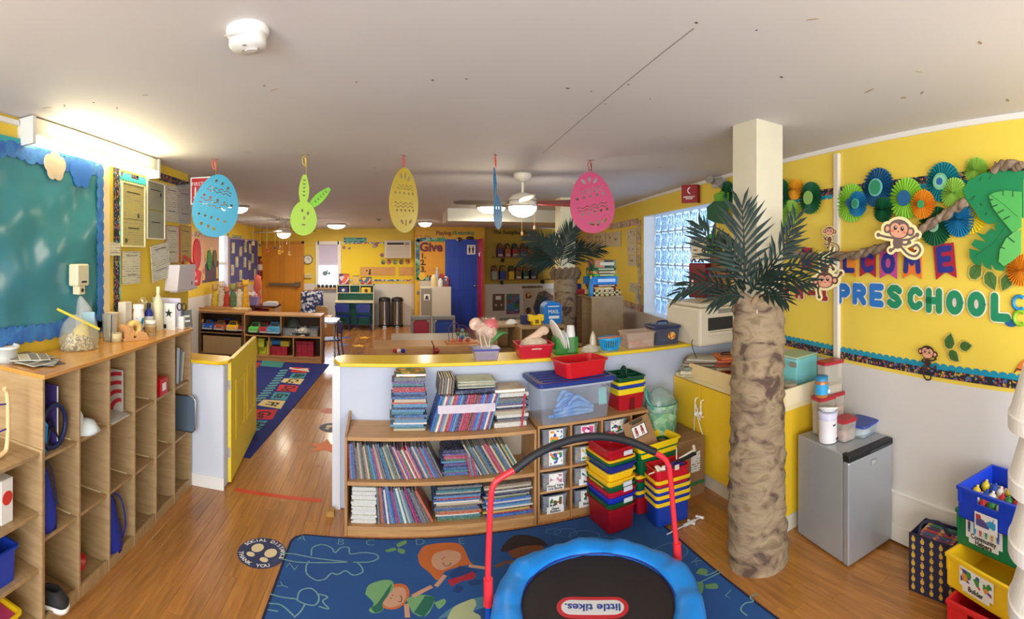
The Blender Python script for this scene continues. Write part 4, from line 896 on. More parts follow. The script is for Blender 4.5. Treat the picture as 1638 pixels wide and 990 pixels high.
Z = [('red', '#8e0f1c', .15, .15, 0), ('dark green', '#0b5230', .055, .032, 0), ('blue', '#1c2fae', .06, .036, 1), ('red', '#b0162a', .06, .034, 0), ('green', '#0c5a34', .06, .034, 1), ('yellow', '#e8b81c', .06, .032, 1), ('yellow', '#efc21e', .055, .048, 0), ('navy', '#1a2a7e', .07, .042, 0), ('green', '#0b5a34', .05, .02, 0), ('yellow', '#e0b020', .04, .018, 0), ('red', '#a80f22', .075, .06, 1)]
z = .014; yaw = R(8)
for i, (cn, hx, h, step, lb_) in enumerate(Z):
    pos = 'lowest' if i == 0 else 'topmost' if i == len(Z)-1 else ordn(i)+' from floor'
    zz = z if i == 0 else z-h+step
    ttray(cn, hx, f'{cn} plastic tray, {pos} in the left tray stack on the rug', (1.335+random.uniform(-.004, .004), 2.735, zz), yaw+random.uniform(-.03, .03), .212, .28, h, 'left stack of nested trays', label=bool(lb_))
    z = zz+h
Z = [('blue', '#163a9c', .15, .15, 1), ('blue', '#1c3a9c', .07, .045, 1), ('blue', '#1f3f9e', .07, .045, 1), ('red', '#b81626', .07, .048, 1), ('red', '#c01a2a', .075, .055, 0)]
z = .014
for i, (cn, hx, h, step, rb) in enumerate(Z):
    zz = z if i == 0 else z-h+step
    ttray(cn, hx, f'{cn} tray {"without" if i == 4 else "with"} yellow ribbed rim, {["lowest","second","middle","fourth","topmost"][i]} in front right stack', (1.675, 2.60, zz), R(-2), .255, .17, h, 'front right stack of ribbed trays', ribs=bool(rb), tp=.92)
    z = zz+h
ztop = z
t = thing('toy_syringes', 'white toy syringes and purple pens heaped in the red tray', 'toys', (1.675, 2.60, ztop-.03))
g = G(); g.tube([(-.17, -.05, .02), (-.05, -.05, .035)], .004).tube([(-.1, -.03, .045), (-.07, -.05, .02)], .012).tube([(-.12, -.05, .06), (-.10, -.06, .02)], .009).sph((-.06, -.05, .03), .02, 10).tube([(.05, -.03, .05), (.05, -.03, .13)], .004).tube([(.06, -.04, .06), (.17, -.06, .10)], .006).tube([(.16, -.075, .10), (.175, -.045, .12)], .01).box(.0, .03, -.09, -.085, .02, .05)
mk('white_pieces', g, mat('#dcd3c0', .4), t); mk('purple_pieces', G().box(-.04, .0, -.07, -.03, .02, .04).box(.03, .09, -.06, -.02, .02, .045).tube([(-.06, -.06, .03), (.02, -.04, .04)], .014), mat('#3b2472', .5), t); mk('black_pieces', G().tube([(.04, -.05, .05), (.18, -.06, .075)], .012), M_black, t)
t = thing('toy_syringe', 'white toy syringe lying on the floor by the trays', 'toy', fl(1100, 838, .012)); d = fl(1055, 853, .012)-fl(1118, 822, .012)
rz_ = atan2(d.y, d.x); t.rotation_euler = (0, 0, rz_)
mk('barrel', G().tube([(-.06, 0, .0), (.03, 0, .0)], .011).tube([(.03, 0, 0), (.17, 0, 0)], .004).tube([(-.11, 0, 0), (-.06, 0, 0)], .005), mat('#cfd2d6', .3), t); mk('finger_rest', G().tube([(-.03, -.028, 0), (-.03, .028, 0)], .009).tube([(-.10, -.03, 0), (-.12, .02, .0)], .009), M_wht, t)
Z = [('red', '#9c1424', .11, .11), ('blue', '#1c2f8e', .06, .05), ('green', '#0c5a3a', .06, .05), ('red', '#a01828', .06, .05)]
z = .014
for i, (cn, hx, h, step) in enumerate(Z):
    zz = z if i == 0 else z-h+step
    ttray(cn, hx, f'{cn} tray half hidden, {["lowest","second","third","topmost"][i]} of the stack behind the ribbed trays', (1.625, 2.785, zz), R(2), .24, .155, h, 'hidden stack of trays behind', ribs=i in (1, 3)); z = zz+h
ttray('green', '#0b5a38', 'deep green tray under the other one below the yellow tray', (1.665, 2.79, z-.01), R(6), .33, .18, .11, 'deep green trays'); z += .035
ttray('green', '#0b6238', 'upper deep green tray directly below the yellow tray', (1.67, 2.79, z), R(6), .34, .185, .11, 'deep green trays'); z += .068
ttray('yellow', '#f0cc18', 'yellow tray holding the brown clipboard', (1.675, 2.79, z), R(6), .36, .20, .085, None)
t = thing('clipboard', 'brown clipboard with picture card standing in the yellow tray', 'clipboard', (1.61, 2.76, z+.02), rot=(R(-20), R(-12), R(4)))
mk('board', G().box(-.105, .105, -.002, .002, 0, .215), mat('#96704a', .6), t, bev=.002); mk('clip', G().box(-.05, .05, -.010, -.002, .195, .21).tube([(-.045, -.008, .20), (-.04, -.012, .19), (.04, -.012, .19), (.045, -.008, .20)], .004), mat('#6d675c', .3, m=.8), t)
mk('card', G().box(-.055, .058, -.004, -.002, .095, .175), M_wht, t); mk('card_border', G().box(-.055, .058, -.005, -.004, .17, .175).box(-.055, .058, -.005, -.004, .095, .10).box(-.055, -.05, -.005, -.004, .095, .175).box(.053, .058, -.005, -.004, .095, .175), M_black, t)
g = G(); 
for sx in (-.022, .024): g.ell(sx, .155, .009, .009, -.005, -.004, 10).box(sx-.010, sx+.010, -.005, -.004, .125, .146).box(sx-.009, sx-.002, -.005, -.004, .106, .125).box(sx+.002, sx+.009, -.005, -.004, .106, .125)
mk('printed_figures', g.m(0), mat('#8e2a2a', .6), t)

# ================= CLASSROOM RUG =================
def rr_(x0, y0, x1, y1, r, n=6):
    P_ = []
    for cx, cy, a0 in ((x1-r, y1-r, 0), (x0+r, y1-r, 90), (x0+r, y0+r, 180), (x1-r, y0+r, 270)):
        P_ += [(cx+r*cos(R(a0+90*i/n)), cy+r*sin(R(a0+90*i/n))) for i in range(n+1)]
    return P_
M_rug = mat('#1d5294', .95, n=.45, ns=1.6, c2='#173a7e', b=.5, bs=500)
RZ = .008
rug = thing('classroom_rug', 'blue classroom rug with chalk drawings and children under the trampoline', 'rug', (0, 0, 0))
mk('pile', G().slab(rr_(-.585, .3, 1.60, 2.855, .09), 0, RZ), M_rug, rug)
mk('binding', G().slab(rr_(-.60, .285, 1.615, 2.87, .1), 0, RZ-.0015), mat('#0e1a3c', .9), rug)
M_chalk = mat('#6f9a9e', .95, n=.5, ns=60, c2='#5a86a0'); M_chalk2 = mat('#3f6fa0', .95)
def fpts(px): return [fl(a, b, RZ)[:2] for a, b in px]
def rline(px, w_=.004, m_=M_chalk, nm='chalk_line', z=RZ, smooth=4, close=False):
    P_ = [Vector((*p, 0)) for p in fpts(px)]
    if close: P_.append(P_[0])
    if smooth: P_ = bez(P_, smooth)
    vs = []; n = len(P_)
    for i, p in enumerate(P_):
        t_ = (P_[min(i+1, n-1)]-P_[max(i-1, 0)]); t_ = t_.normalized() if t_.length > 0 else Vector((1, 0, 0)); q = Vector((-t_.y, t_.x, 0))*w_
        vs += [(p+q)[:2]+(z+.0006,), (p-q)[:2]+(z+.0006,)]
    g = G().add(vs, [(2*i, 2*i+1, 2*i+3, 2*i+2) for i in range(n-1)])
    return mk(nm, g, m_, rug)
def rpoly(px, m_, nm='printed_figure', dz=.0004, smooth=0, world=None):
    P_ = [Vector((*p, 0)) for p in (world or fpts(px))]
    if smooth: P_ = bez(P_+[P_[0]], smooth)[:-1]
    a = sum(P_[i].x*P_[(i+1) % len(P_)].y-P_[(i+1) % len(P_)].x*P_[i].y for i in range(len(P_)))
    if a < 0: P_ = P_[::-1]
    return mk(nm, G().slab([p[:2] for p in P_], RZ-.001, RZ+dz), m_, rug)
def rtext(s, px, py, size, rot=0, m_=None):
    p = fl(px, py, RZ+.0006); me = textmesh(s, size, .0002, -.002); return mk('chalk_letter', me, m_ or M_chalk, rug, p, rot=(0, 0, rot))
for s, px, py, a in (('A', 483, 861, 0), ('B', 545, 867, 0), ('C', 592, 868, 0), ('D', 672, 867, 0), ('E', 738, 866, 0), ('Z', 468, 906, 1.3), ('Y', 454, 937, 1.3), ('K', 1114, 899, -1.3), ('L', 1167, 950, -1.3)): rtext(s, px, py, .085, a)
# butterfly
rline([(447, 885), (470, 886), (500, 892), (560, 899)]); rline([(447, 893), (475, 899), (510, 900), (560, 899)])
rline([(498, 889), (500, 876), (515, 871), (530, 876), (536, 884), (545, 876), (558, 876), (560, 886), (580, 884), (600, 886), (605, 893), (590, 899), (565, 899)])
rline([(495, 897), (490, 905), (491, 918), (506, 928), (520, 926), (530, 917), (540, 919), (553, 913), (565, 920), (580, 915), (577, 905), (570, 899)])
# bird and fish outline bottom left
rline([(475, 960), (480, 945), (497, 941), (508, 950), (510, 960), (503, 968), (488, 966)], close=True); rline([(510, 950), (524, 955), (516, 962), (526, 974), (510, 970)]); rline([(488, 966), (481, 978), (470, 988)]); rline([(432, 950), (450, 955), (475, 958)]); rline([(430, 965), (450, 968), (470, 985)]); rline([(428, 975), (445, 978)])
# leaf
for q in ([(616, 880), (630, 876), (634, 880), (620, 883)], [(634, 870), (648, 864), (650, 869), (637, 875)], [(637, 876), (648, 880), (645, 886), (636, 882)]): rpoly(q, mat('#5f8a5a', .95), 'printed_leaf', smooth=4)
for q in ([(1113, 917), (1120, 909), (1132, 912), (1128, 920)], [(1113, 930), (1125, 933), (1122, 950), (1112, 940)], [(1128, 935), (1145, 933), (1148, 941), (1130, 941)]): rpoly(q, mat('#5f8a5a', .95), 'printed_leaf', smooth=4)
rline([(1117, 933), (1135, 924), (1154, 915)]); rline([(1128, 921), (1140, 917), (1150, 911)])
rline([(1195, 985), (1185, 975), (1192, 965), (1205, 962), (1200, 955), (1212, 950)])
M_skin = mat('#b98d74', .95); M_skd = mat('#6e3f22', .95); M_hair = mat('#b5602a', .95); M_brn = mat('#7a4a2e', .95); M_rn = mat('#173a74', .95); M_rr = mat('#a02030', .95); M_gr = mat('#6a9a6a', .95); M_gd = mat('#1f5f50', .95); M_ink = mat('#26150f', .95)
# girl with orange hair
rpoly([(668, 888), (680, 873), (715, 868), (738, 872), (750, 895), (755, 903), (740, 905), (712, 914), (700, 928), (686, 915), (672, 903)], M_hair, 'printed_hair', .0004, 4)
rpoly([(690, 897), (695, 886), (715, 880), (735, 884), (736, 896), (722, 906), (705, 912), (693, 906)], M_skin, 'printed_face', .0008, 4)
rpoly([(719, 918), (735, 905), (757, 910), (765, 915), (742, 921), (722, 927)], M_rn, 'printed_clothes', .0006); rpoly([(716, 928), (740, 921), (757, 914), (762, 921), (755, 927), (740, 929), (722, 938)], M_rr, 'printed_clothes', .0007)
rline([(712, 920), (704, 930), (697, 938)], .012, M_skin, 'printed_arm', RZ+.0002); rline([(750, 905), (765, 907), (778, 909)], .012, M_skin, 'printed_arm', RZ+.0002)
rpoly([(724, 946), (732, 936), (742, 940), (735, 948)], M_rn, 'printed_shoe', .0006, 4); rpoly([(748, 930), (770, 927), (772, 932), (754, 937)], M_rn, 'printed_shoe', .0006, 4)
rline([(708, 900), (712, 905), (718, 905), (722, 900)], .002, M_ink, 'printed_smile', RZ+.0006)
for q in ((708, 894), (711, 892)): rpoly([(q[0]-1.2, q[1]), (q[0], q[1]-1), (q[0]+1.2, q[1]), (q[0], q[1]+1)], M_ink, 'printed_eye', .001)
# boy with green cap
rpoly([(584, 950), (590, 936), (612, 928), (628, 930), (628, 944), (612, 960), (613, 975), (600, 981), (590, 976), (598, 965)], M_gr, 'printed_cap', .0010, 3)
rpoly([(600, 981), (594, 972), (604, 965), (626, 934), (622, 950), (612, 965), (612, 976)], M_gd, 'printed_cap_brim', .0013, 3)
rpoly([(606, 965), (622, 938), (645, 934), (655, 946), (650, 962), (634, 974), (615, 973)], M_hair, 'printed_hair', .0005, 3); rpoly([(610, 964), (626, 942), (645, 940), (650, 952), (642, 966), (622, 972)], M_skin, 'printed_face', .0009, 3)
rline([(637, 962), (641, 963), (643, 957), (640, 953)], .002, M_ink, 'printed_smile', RZ+.0007)
for q in ((625, 957), (628, 952)): rpoly([(q[0]-1.2, q[1]), (q[0], q[1]-1), (q[0]+1.2, q[1]), (q[0], q[1]+1)], M_ink, 'printed_eye', .0012)
rpoly([(650, 958), (663, 952), (682, 952), (695, 957), (692, 970), (680, 986), (660, 980)], M_gr, 'printed_clothes', .0006, 2); rpoly([(680, 953), (697, 955), (690, 972), (678, 987), (662, 980)], M_gd, 'printed_clothes', .0008)
rline([(660, 954), (675, 946), (691, 938)], .012, M_skin, 'printed_arm', RZ+.0002); rline([(650, 966), (651, 978), (652, 988)], .012, M_skin, 'printed_arm', RZ+.0002)
rpoly([(695, 964), (710, 958), (713, 964), (702, 974)], M_gr, 'printed_shoe', .0006, 3)
# boy with dark cap by the trampoline
rpoly([(800, 882), (808, 868), (825, 856), (850, 857), (868, 864), (876, 874), (860, 872), (835, 874), (812, 882)], mat('#2a1d24', .95), 'printed_cap', .0008, 3)
rpoly([(812, 880), (835, 873), (862, 871), (870, 880), (858, 890), (835, 895), (818, 890)], M_skd, 'printed_face', .0006, 3)
rline([(832, 886), (836, 889), (842, 888), (846, 884)], .002, M_ink, 'printed_smile', RZ+.0005)
for q in ((833, 881), (842, 880)): rpoly([(q[0]-1.2, q[1]), (q[0], q[1]-1), (q[0]+1.2, q[1]), (q[0], q[1]+1)], M_ink, 'printed_eye', .001)
rline([(793, 907), (808, 900), (822, 898)], .012, M_skd, 'printed_arm', RZ+.0002); rpoly([(815, 898), (830, 895), (838, 905), (820, 925)], mat('#7f8a5a', .95), 'printed_clothes', .0005)
# globe arc
gc = fl(800, 1040, 0); gr_ = (fl(705, 988, 0)-gc).length
P_ = [(gc.x+gr_*cos(a), gc.y+gr_*sin(a)) for a in [R(60+80*i/16) for i in range(17)]]
rpoly(None, mat('#4a7a94', .95), 'printed_globe', .0003, world=P_)
rpoly([(715, 990), (725, 972), (745, 962), (758, 958), (762, 968), (757, 978), (768, 985), (764, 995), (720, 998)], mat('#a8b088', .95), 'printed_continent', .0008, 3)
for i, (px, py, q) in enumerate(((905, 852, 18), (935, 857, 24), (970, 868, 28), (885, 850, 12))): rline([(px+q*cos(a), py+q*.35*sin(a)) for a in [2*pi*k/14 for k in range(14)]], .003, M_chalk2, 'chalk_circle', close=True)
rline([(1040, 885), (1060, 872), (1085, 868), (1100, 880), (1090, 893), (1070, 893)], .004, M_chalk2)

# ================= TRAMPOLINE =================
TX, TY, TZ = .868, 1.90, .20
t = thing('mini_trampoline', 'small blue rimmed trampoline with red handle on the rug', 'trampoline', (TX, TY, RZ))
n = 64; prof = [(.335, .178), (.335, .19), (.36, .20), (.40, .208), (.44, .203), (.462, .185), (.468, .15), (.465, .12), (.455, .12), (.45, .17), (.40, .185)]
random.seed(4); vs = []; fs = []; ph = [random.uniform(0, 6) for _ in range(5)]
for j, (r_, z_) in enumerate(prof):
    for i in range(n):
        a = 2*pi*i/n; wr = (.004*sin(9*a+ph[0])+.003*sin(23*a+ph[1])+.003*sin(14*a+ph[2]))*(1 if 1 < j < 8 else .3)
        dz = wr*1.3; rr2 = r_+(.008*sin(6*a+ph[3]) if 4 <= j <= 8 else 0)
        vs.append((rr2*cos(a), rr2*sin(a), z_+dz))
for j in range(len(prof)-1): fs += [(j*n+i, j*n+(i+1) % n, (j+1)*n+(i+1) % n, (j+1)*n+i) for i in range(n)]
mk('rim_pad', G().add(vs, fs, True), mat('#1488e6', .38), t)
mk('rim_piping', G().tube([(.336*cos(a), .336*sin(a), .186) for a in [2*pi*i/48 for i in range(49)]], .005), mat('#14308c', .5), t)
mk('jump_mat', G().disc(0, 0, .338, .338, .172, .178, 48), mat('#1d181b', .7, b=.2, bs=400), t)
mk('frame_ring', G().tube([(.44*cos(a), .44*sin(a), .15) for a in [2*pi*i/48 for i in range(49)]], .014), mat('#1a4fb8', .35), t)
for k in range(6):
    a = R(20+60*k); lg = mk('leg', G().tube([(.44*cos(a), .44*sin(a), .15), (.45*cos(a), .45*sin(a), .012)], .015), mat('#1a4fb8', .35), t); mk('foot_cap', G().lathe([(.02, 0), (.02, .03), (.015, .034)], 12, (.45*cos(a), .45*sin(a), 0)), M_black, lg)
# logo on the mat, seen upside down from the camera
lp = fl(948, 972, RZ+.178); lx, ly = lp.x-TX, lp.y-TY; la = pi-.42
def pill(w_, h_, n=10): return [(w_/2-h_/2+h_/2*cos(a), h_/2*sin(a)) for a in [-pi/2+pi*i/n for i in range(n+1)]]+[(-w_/2+h_/2+h_/2*cos(a), h_/2*sin(a)) for a in [pi/2+pi*i/n for i in range(n+1)]]
lg = mk('logo_badge', G().slab(pill(.31, .125), .1782, .1792), mat('#b8202c', .5), t, (lx, ly, 0), rz=la)
mk('logo_field', G().slab(pill(.27, .085), .1792, .1798), mat('#cfd0d6', .5), lg); text('little tikes.', .058, mat('#1c3f8e', .5), lg, (0, .0, .1802), .0002, .0015, flat=True)
# handle
A = fl(780, 947, .2); B = fl(1084, 880, .2); A = Vector((A.x-TX, A.y-TY, 0)); B = Vector((B.x-TX, B.y-TY, 0))
rA, rB = (A+Vector((TX, TY, 0))).length, (B+Vector((TX, TY, 0))).length
def hp(px, py, f): q = ar(px, py, rA+(rB-rA)*f); return Vector((q.x-TX, q.y-TY, q.z-RZ))
M_hr = mat('#e0303a', .35)
bl = [hp(781, 950, 0), hp(781, 900, 0), hp(785, 800, 0), hp(790, 775, .01), hp(800, 765, .03), hp(826, 749, .09)]
br = [hp(1084, 885, 1), hp(1080, 850, 1), hp(1072, 760, 1), hp(1068, 742, .99), hp(1061, 732, .97), hp(1044, 722, .9)]
mk('handle_post', G().tube(bez(bl, 5), .0135, 12), M_hr, t); mk('handle_post', G().tube(bez(br, 5), .0135, 12), M_hr, t)
bk = [hp(822, 752, .085), hp(860, 725, .2), hp(905, 706, .38), hp(950, 698, .55), hp(1000, 704, .75), hp(1048, 723, .91)]
mk('foam_grip', G().tube(bez(bk, 6), .0185, 14), mat('#1a1b22', .6), t)
for P0, P1 in ((hp(781, 968, 0), hp(781, 925, 0)), (hp(1084, 895, 1), hp(1083, 868, 1))):
    mk('post_sleeve', G().tube([P0, P1], .021, 14), M_hr, t)
    mk('lower_post', G().tube([P0, Vector((P0.x, P0.y, .02))], .013, 12), mat('#1a4fb8', .35), t)
# ---------- floor stickers ----------
M_st = mat('#26325e', .5)
def sticker(px, py, rx, ry, rz, lab, big):
    c = fl(px, py, 0); t = thing('floor_sticker', lab, 'floor sticker', c, rz)
    mk('disc', G().disc(0, 0, rx, ry, .0002, .0012, 32), M_st, t)
    for sx in (-1, 1):
        o = sx*rx*.32
        mk('footprint', G().disc(o, ry*.16, rx*.24, ry*.30, .0012, .0018, 18).disc(o, -ry*.34, rx*.18, ry*.14, .0012, .0018, 14), mat('#d8c8a0', .5), t)
    if big:
        def arc(s, rad, a0, a1, up):
            for i, ch in enumerate(s):
                if ch == ' ': continue
                a = R(a0+(a1-a0)*i/(len(s)-1)); me = textmesh(ch, .037, .0002, .0006)
                mk('letter', me, M_wht, t, (rad*cos(a), rad*.98*sin(a), .0015), rot=(0, 0, a-pi/2 if up else a+pi/2))
        arc('SOCIAL DISTANCE', rx*.85, 172, 8, True); arc('THANK YOU', rx*.86, 215, 318, False)
    return t
sticker(419, 884, .14, .142, R(-18), 'navy social distance footprint sticker beside the blue rug', True)
sticker(532, 684, .13, .13, R(-10), 'blue footprint sticker peeking past the divider corner', False)
c = fl(520, 714, 0); P5 = [((.17 if i % 2 == 0 else .07)*cos(R(90+36*i)), (.17 if i % 2 == 0 else .07)*sin(R(90+36*i))) for i in range(10)]
mk('floor_star', G().slab(P5, .0002, .0014), mat('#e0763a', .5), None, c, label='orange star sticker on floor beside the divider corner', cat='floor sticker')
a = fl(376, 783, 0); b = fl(515, 801, 0); L = (b-a).length
mk('floor_tape', G().box(0, L, -.022, .022, .0002, .0014), mat('#c93c22', .5, n=.3, ns=12, c2='#d0603a'), None, a, atan2(b.y-a.y, b.x-a.x), label='strip of red tape across the gateway floor', cat='tape')
c = fl(526, 657, 0); mk('floor_sticker', G().disc(0, 0, .10, .09, .0002, .0012, 10), mat('#c04a4a', .5, n=.5, ns=30, c2='#d8c8b0'), None, c, label='small red and white sticker by the divider end', cat='floor sticker')
for px, py, col, lb_ in ((583, 540, '#e0b020', 'yellow star sticker'), (574, 553, '#e0b020', 'second yellow star sticker nearer the divider'), (553, 540, '#3a4a8a', 'blue floor sticker'), (548, 551, '#3a4a8a', 'faint blue sticker nearer the rug')):
    c = fl(px, py, 0); mk('floor_sticker', G().slab([(.9*q[0], .9*q[1]) for q in P5] if 'star' in lb_ else [(.12*cos(i), .12*sin(i)) for i in range(6)], .0002, .0014), mat(col, .5), None, c, label=lb_+' on the far wooden floor', cat='floor sticker')
# ---------- alphabet rug ----------
rug2 = thing('alphabet_rug', 'blue alphabet train rug beyond the yellow gate', 'rug', (0, 0, 0))
P_ = [fl(527, 583)[:2], fl(400, 733)[:2], (-2.9, 3.88), (-2.75, 7.38)]
mk('pile', G().slab(P_[::-1], 0, .008), mat('#1c2f86', .95, n=.3, ns=3, b=.4, bs=400), rug2)
RZ_old = RZ
def r2poly(px, col, nm='printed_block', dz=.0006):
    P_ = [Vector((*fl(a, b, .008)[:2], 0)) for a, b in px]; a = sum(P_[i].x*P_[(i+1) % len(P_)].y-P_[(i+1) % len(P_)].x*P_[i].y for i in range(len(P_)))
    if a < 0: P_ = P_[::-1]
    return mk(nm, G().slab([p[:2] for p in P_], .007, .008+dz), mat(col, .95), rug2)
blk = [((420, 576), (455, 579), (450, 588), (416, 585), '#3f8f8a', ''), ((470, 587), (496, 589), (490, 597), (464, 595), '#c03038', ''), ((468, 597), (491, 597), (486, 605), (462, 605), '#3f93a8', 'B'), ((455, 605), (487, 606), (480, 615), (449, 611), '#d8c890', 'C'),
       ((448, 615), (478, 617), (473, 627), (442, 625), '#c22f3c', 'D'), ((439, 627), (465, 628), (458, 640), (432, 638), '#3f93a8', 'E'), ((422, 639), (457, 641), (449, 654), (411, 648), '#d8c890', 'F'), ((404, 655), (444, 655), (436, 671), (398, 670), '#c22f3c', 'G'), ((400, 673), (428, 673), (415, 688), (396, 690), '#3f93a8', 'H'), ((396, 578), (418, 580), (412, 588), (398, 587), '#a83048', '')]
for a, b, c_, d, col, s in blk:
    o = r2poly((a, b, c_, d), col)
    if s:
        m_ = fl((a[0]+b[0]+c_[0]+d[0])/4, (a[1]+b[1]+c_[1]+d[1])/4, .0092); me = textmesh(s+s.lower(), .19, .0002, .004); mk('printed_letter', me, mat('#1a1a1e', .9), o, m_, rot=(0, 0, R(-95)))
for i in range(13):
    f = i/12; px = 400+55*f**.8-8*f; py = 640-48*f; q = 13-4*f
    r2poly([(px, py), (px+q*1.4, py-1), (px+q*1.4+1, py+1.2), (px+1, py+2.2)], '#5a9aa8', 'printed_tie', .0004)
r2poly([(464, 587), (475, 590), (492, 589), (495, 595), (476, 592), (462, 590)], '#d8d0c8', 'printed_cowcatcher', .001)
# ================= COLUMNS AND PALM TREES =================
def trunkmat():
    M, nt, P = newmat('camouflage_cloth'); P.inputs['Roughness'].default_value = .85
    v = coords(nt, 'Object', (1, 1, 1.7)); no = N(nt, 'ShaderNodeTexNoise', Scale=7.0, Detail=4.0, Distortion=.9); nt.links.new(v, no.inputs['Vector'])
    rp = ramp(nt, ['#43322f', '#544038', '#76634f', '#8d7960', '#97846a', '#806c52', '#655140'], False)
    for i, p in enumerate((0, .36, .42, .5, .58, .66, 1)): rp.color_ramp.elements[i].position = p
    nt.links.new(no.outputs[0], rp.inputs[0]); nt.links.new(rp.outputs[0], P.inputs['Base Color'])
    v2 = coords(nt, 'Object', (3, 3, 11)); n2 = N(nt, 'ShaderNodeTexNoise', Scale=2.2, Detail=5.0, Distortion=1.2); nt.links.new(v2, n2.inputs['Vector'])
    bp = N(nt, 'ShaderNodeBump', Strength=.55, Distance=.02); nt.links.new(n2.outputs[0], bp.inputs['Height']); nt.links.new(bp.outputs[0], P.inputs['Normal']); return M
M_trunk = trunkmat()
def trunk(g, r0, r1, h, seed, n=40, m_=90):
    random.seed(seed); ph = [random.uniform(0, 6) for _ in range(12)]; vs = []; fs = []
    folds = [(random.uniform(0, h), random.uniform(-.16, .16), random.uniform(.003, .007), random.uniform(0, 6)) for _ in range(30)]
    for j in range(m_+1):
        z = h*j/m_; base = r0+(r1-r0)*(z/h)**.7
        for i in range(n):
            a = 2*pi*i/n; r_ = base+.004*sin(3*a+ph[0]+z*4)+.003*sin(5*a+ph[1]-z*9)
            for fz, sl_, am, p_ in folds:
                d = z-(fz+sl_*sin(a+p_)*.6); r_ += am*math.exp(-(d/.018)**2)-.6*am*math.exp(-((d+.03)/.02)**2)
            vs.append((r_*cos(a), r_*sin(a), z))
    for j in range(m_): fs += [(j*n+i, j*n+(i+1) % n, (j+1)*n+(i+1) % n, (j+1)*n+i) for i in range(n)]
    fs.append(tuple(range(m_*n, (m_+1)*n)))
    return g.add(vs, fs, True)
M_leaf = mat('#08201a', .65, n=.5, ns=9, c2='#103024')
def frond(parent, base, tip, arch, L=.15, n=17, wd=.013, hint=None, seed=0, m_=None, droop=.25, name='frond'):
    random.seed(seed); b = Vector(base); e = Vector(tip); ctl = (b+e)/2+Vector(arch)
    def P(t): return b*(1-t)**2+ctl*2*t*(1-t)+e*t*t
    g = G(); g.tube([P(i/10) for i in range(11)], .004, 5, rs=[.006-.004*i/10 for i in range(11)])
    for i in range(n):
        t = .14+.86*i/(n-1); p = P(t); T_ = (P(min(1, t+.02))-P(t-.02)).normalized()
        S = T_.cross(hint if hint else Vector((0, 0, 1))); S = S.normalized() if S.length > .05 else Vector((1, 0, 0))
        pr = (.55+.75*sin(pi*min(1, t*.95))) if t < .9 else .75
        for s in (-1, 1):
            ang = R(52-28*t+random.uniform(-5, 5)); d = (S*s*sin(ang)+T_*cos(ang)).normalized(); l = L*pr*random.uniform(.85, 1.1)
            q1 = p+d*l*.5+Vector((0, 0, -droop*l*.12)); q2 = p+d*l+Vector((0, 0, -droop*l*.5)); wv_ = T_*wd*.5-S*s*wd*.25; nn_ = d.cross(T_).normalized()*.003
            g.add([p-wv_*.4, p+wv_*.4, q1-wv_, q1+nn_, q1+wv_, q2], [(0, 3, 2), (0, 1, 3), (1, 4, 3), (2, 3, 5), (3, 4, 5)])
    return mk(name, g, m_ or M_leaf, parent)
def palm(px, rr, name, lab, half, r0, r1, h, zc):
    th = az(px); c = Vector((rr*sin(th), rr*cos(th), 0)); return c
pc = ar((1168+1262)/2, 400, 2.69); pc = Vector((2.69*sin(az(1212)), 2.69*cos(az(1212)), 0))
struct('column_right', G().box(-.10, .10, -.10, .10, 0, CZ+.01), mat('#cbc4ae', .5, n=.1, ns=5), loc=pc, bev=.004)
t = thing('palm_tree', 'fabric-wrapped decorative palm tree around the near square post', 'palm tree', pc)
mk('trunk', trunk(G(), .168, .142, 1.47, 6), M_trunk, t)
g = G(); random.seed(3)
for k in range(10): a = 2*pi*k/10; g.tube([(.135*cos(a), .135*sin(a), 1.44), (.15*cos(a+.2), .15*sin(a+.2), 1.49), (.12*cos(a+.4), .12*sin(a+.4), 1.46)], .018, 6)
mk('top_wrap', g, mat('#9c8464', .85, n=.5, ns=20), t)
th = az(1212); VW = Vector((-sin(th), -cos(th), 0))            # towards the viewer
def loc3(px, py, r_): q = ar(px, py, r_); return Vector((q.x-pc.x, q.y-pc.y, q.z))
HZ = VW*.75+Vector((0, 0, .65)); HV = VW+Vector((0, 0, .15))
fr = [((1190, 465, 2.50), (1187, 332, 2.44), (-.02, -.04, .02), .16, HV, 15), ((1185, 462, 2.52), (1120, 362, 2.56), (-.05, 0, .05), .13, HV, 13), ((1196, 468, 2.52), (1272, 352, 2.48), (.06, -.02, -.03), .12, HV, 14),
      ((1215, 460, 2.50), (1318, 412, 2.46), (0, 0, .04), .11, HZ, 12), ((1210, 470, 2.50), (1292, 450, 2.38), (0, 0, .05), .11, HZ, 12), ((1180, 472, 2.55), (1088, 466, 2.60), (0, 0, .12), .12, HZ, 13),
      ((1190, 476, 2.52), (1145, 478, 2.46), (0, 0, .04), .11, HZ, 10), ((1205, 465, 2.46), (1165, 395, 2.38), (0, 0, .02), .11, HV, 11), ((1215, 475, 2.52), (1255, 478, 2.38), (0, 0, .05), .10, HZ, 10),
      ((1215, 455, 2.8), (1262, 372, 2.92), (0, 0, .03), .12, HV, 12), ((1200, 455, 2.8), (1145, 385, 2.95), (0, 0, .03), .12, HV, 12), ((1192, 462, 2.48), (1176, 455, 2.3), (0, 0, .07), .10, HZ, 9), ((1200, 470, 2.5), (1235, 432, 2.4), (0, 0, .05), .11, HZ, 11)]
for k, (b_, e_, ac, L_, hn, nn_) in enumerate(fr): frond(t, loc3(*b_), loc3(*e_), ac, L_*1.08, nn_-3, .021, hn, k)
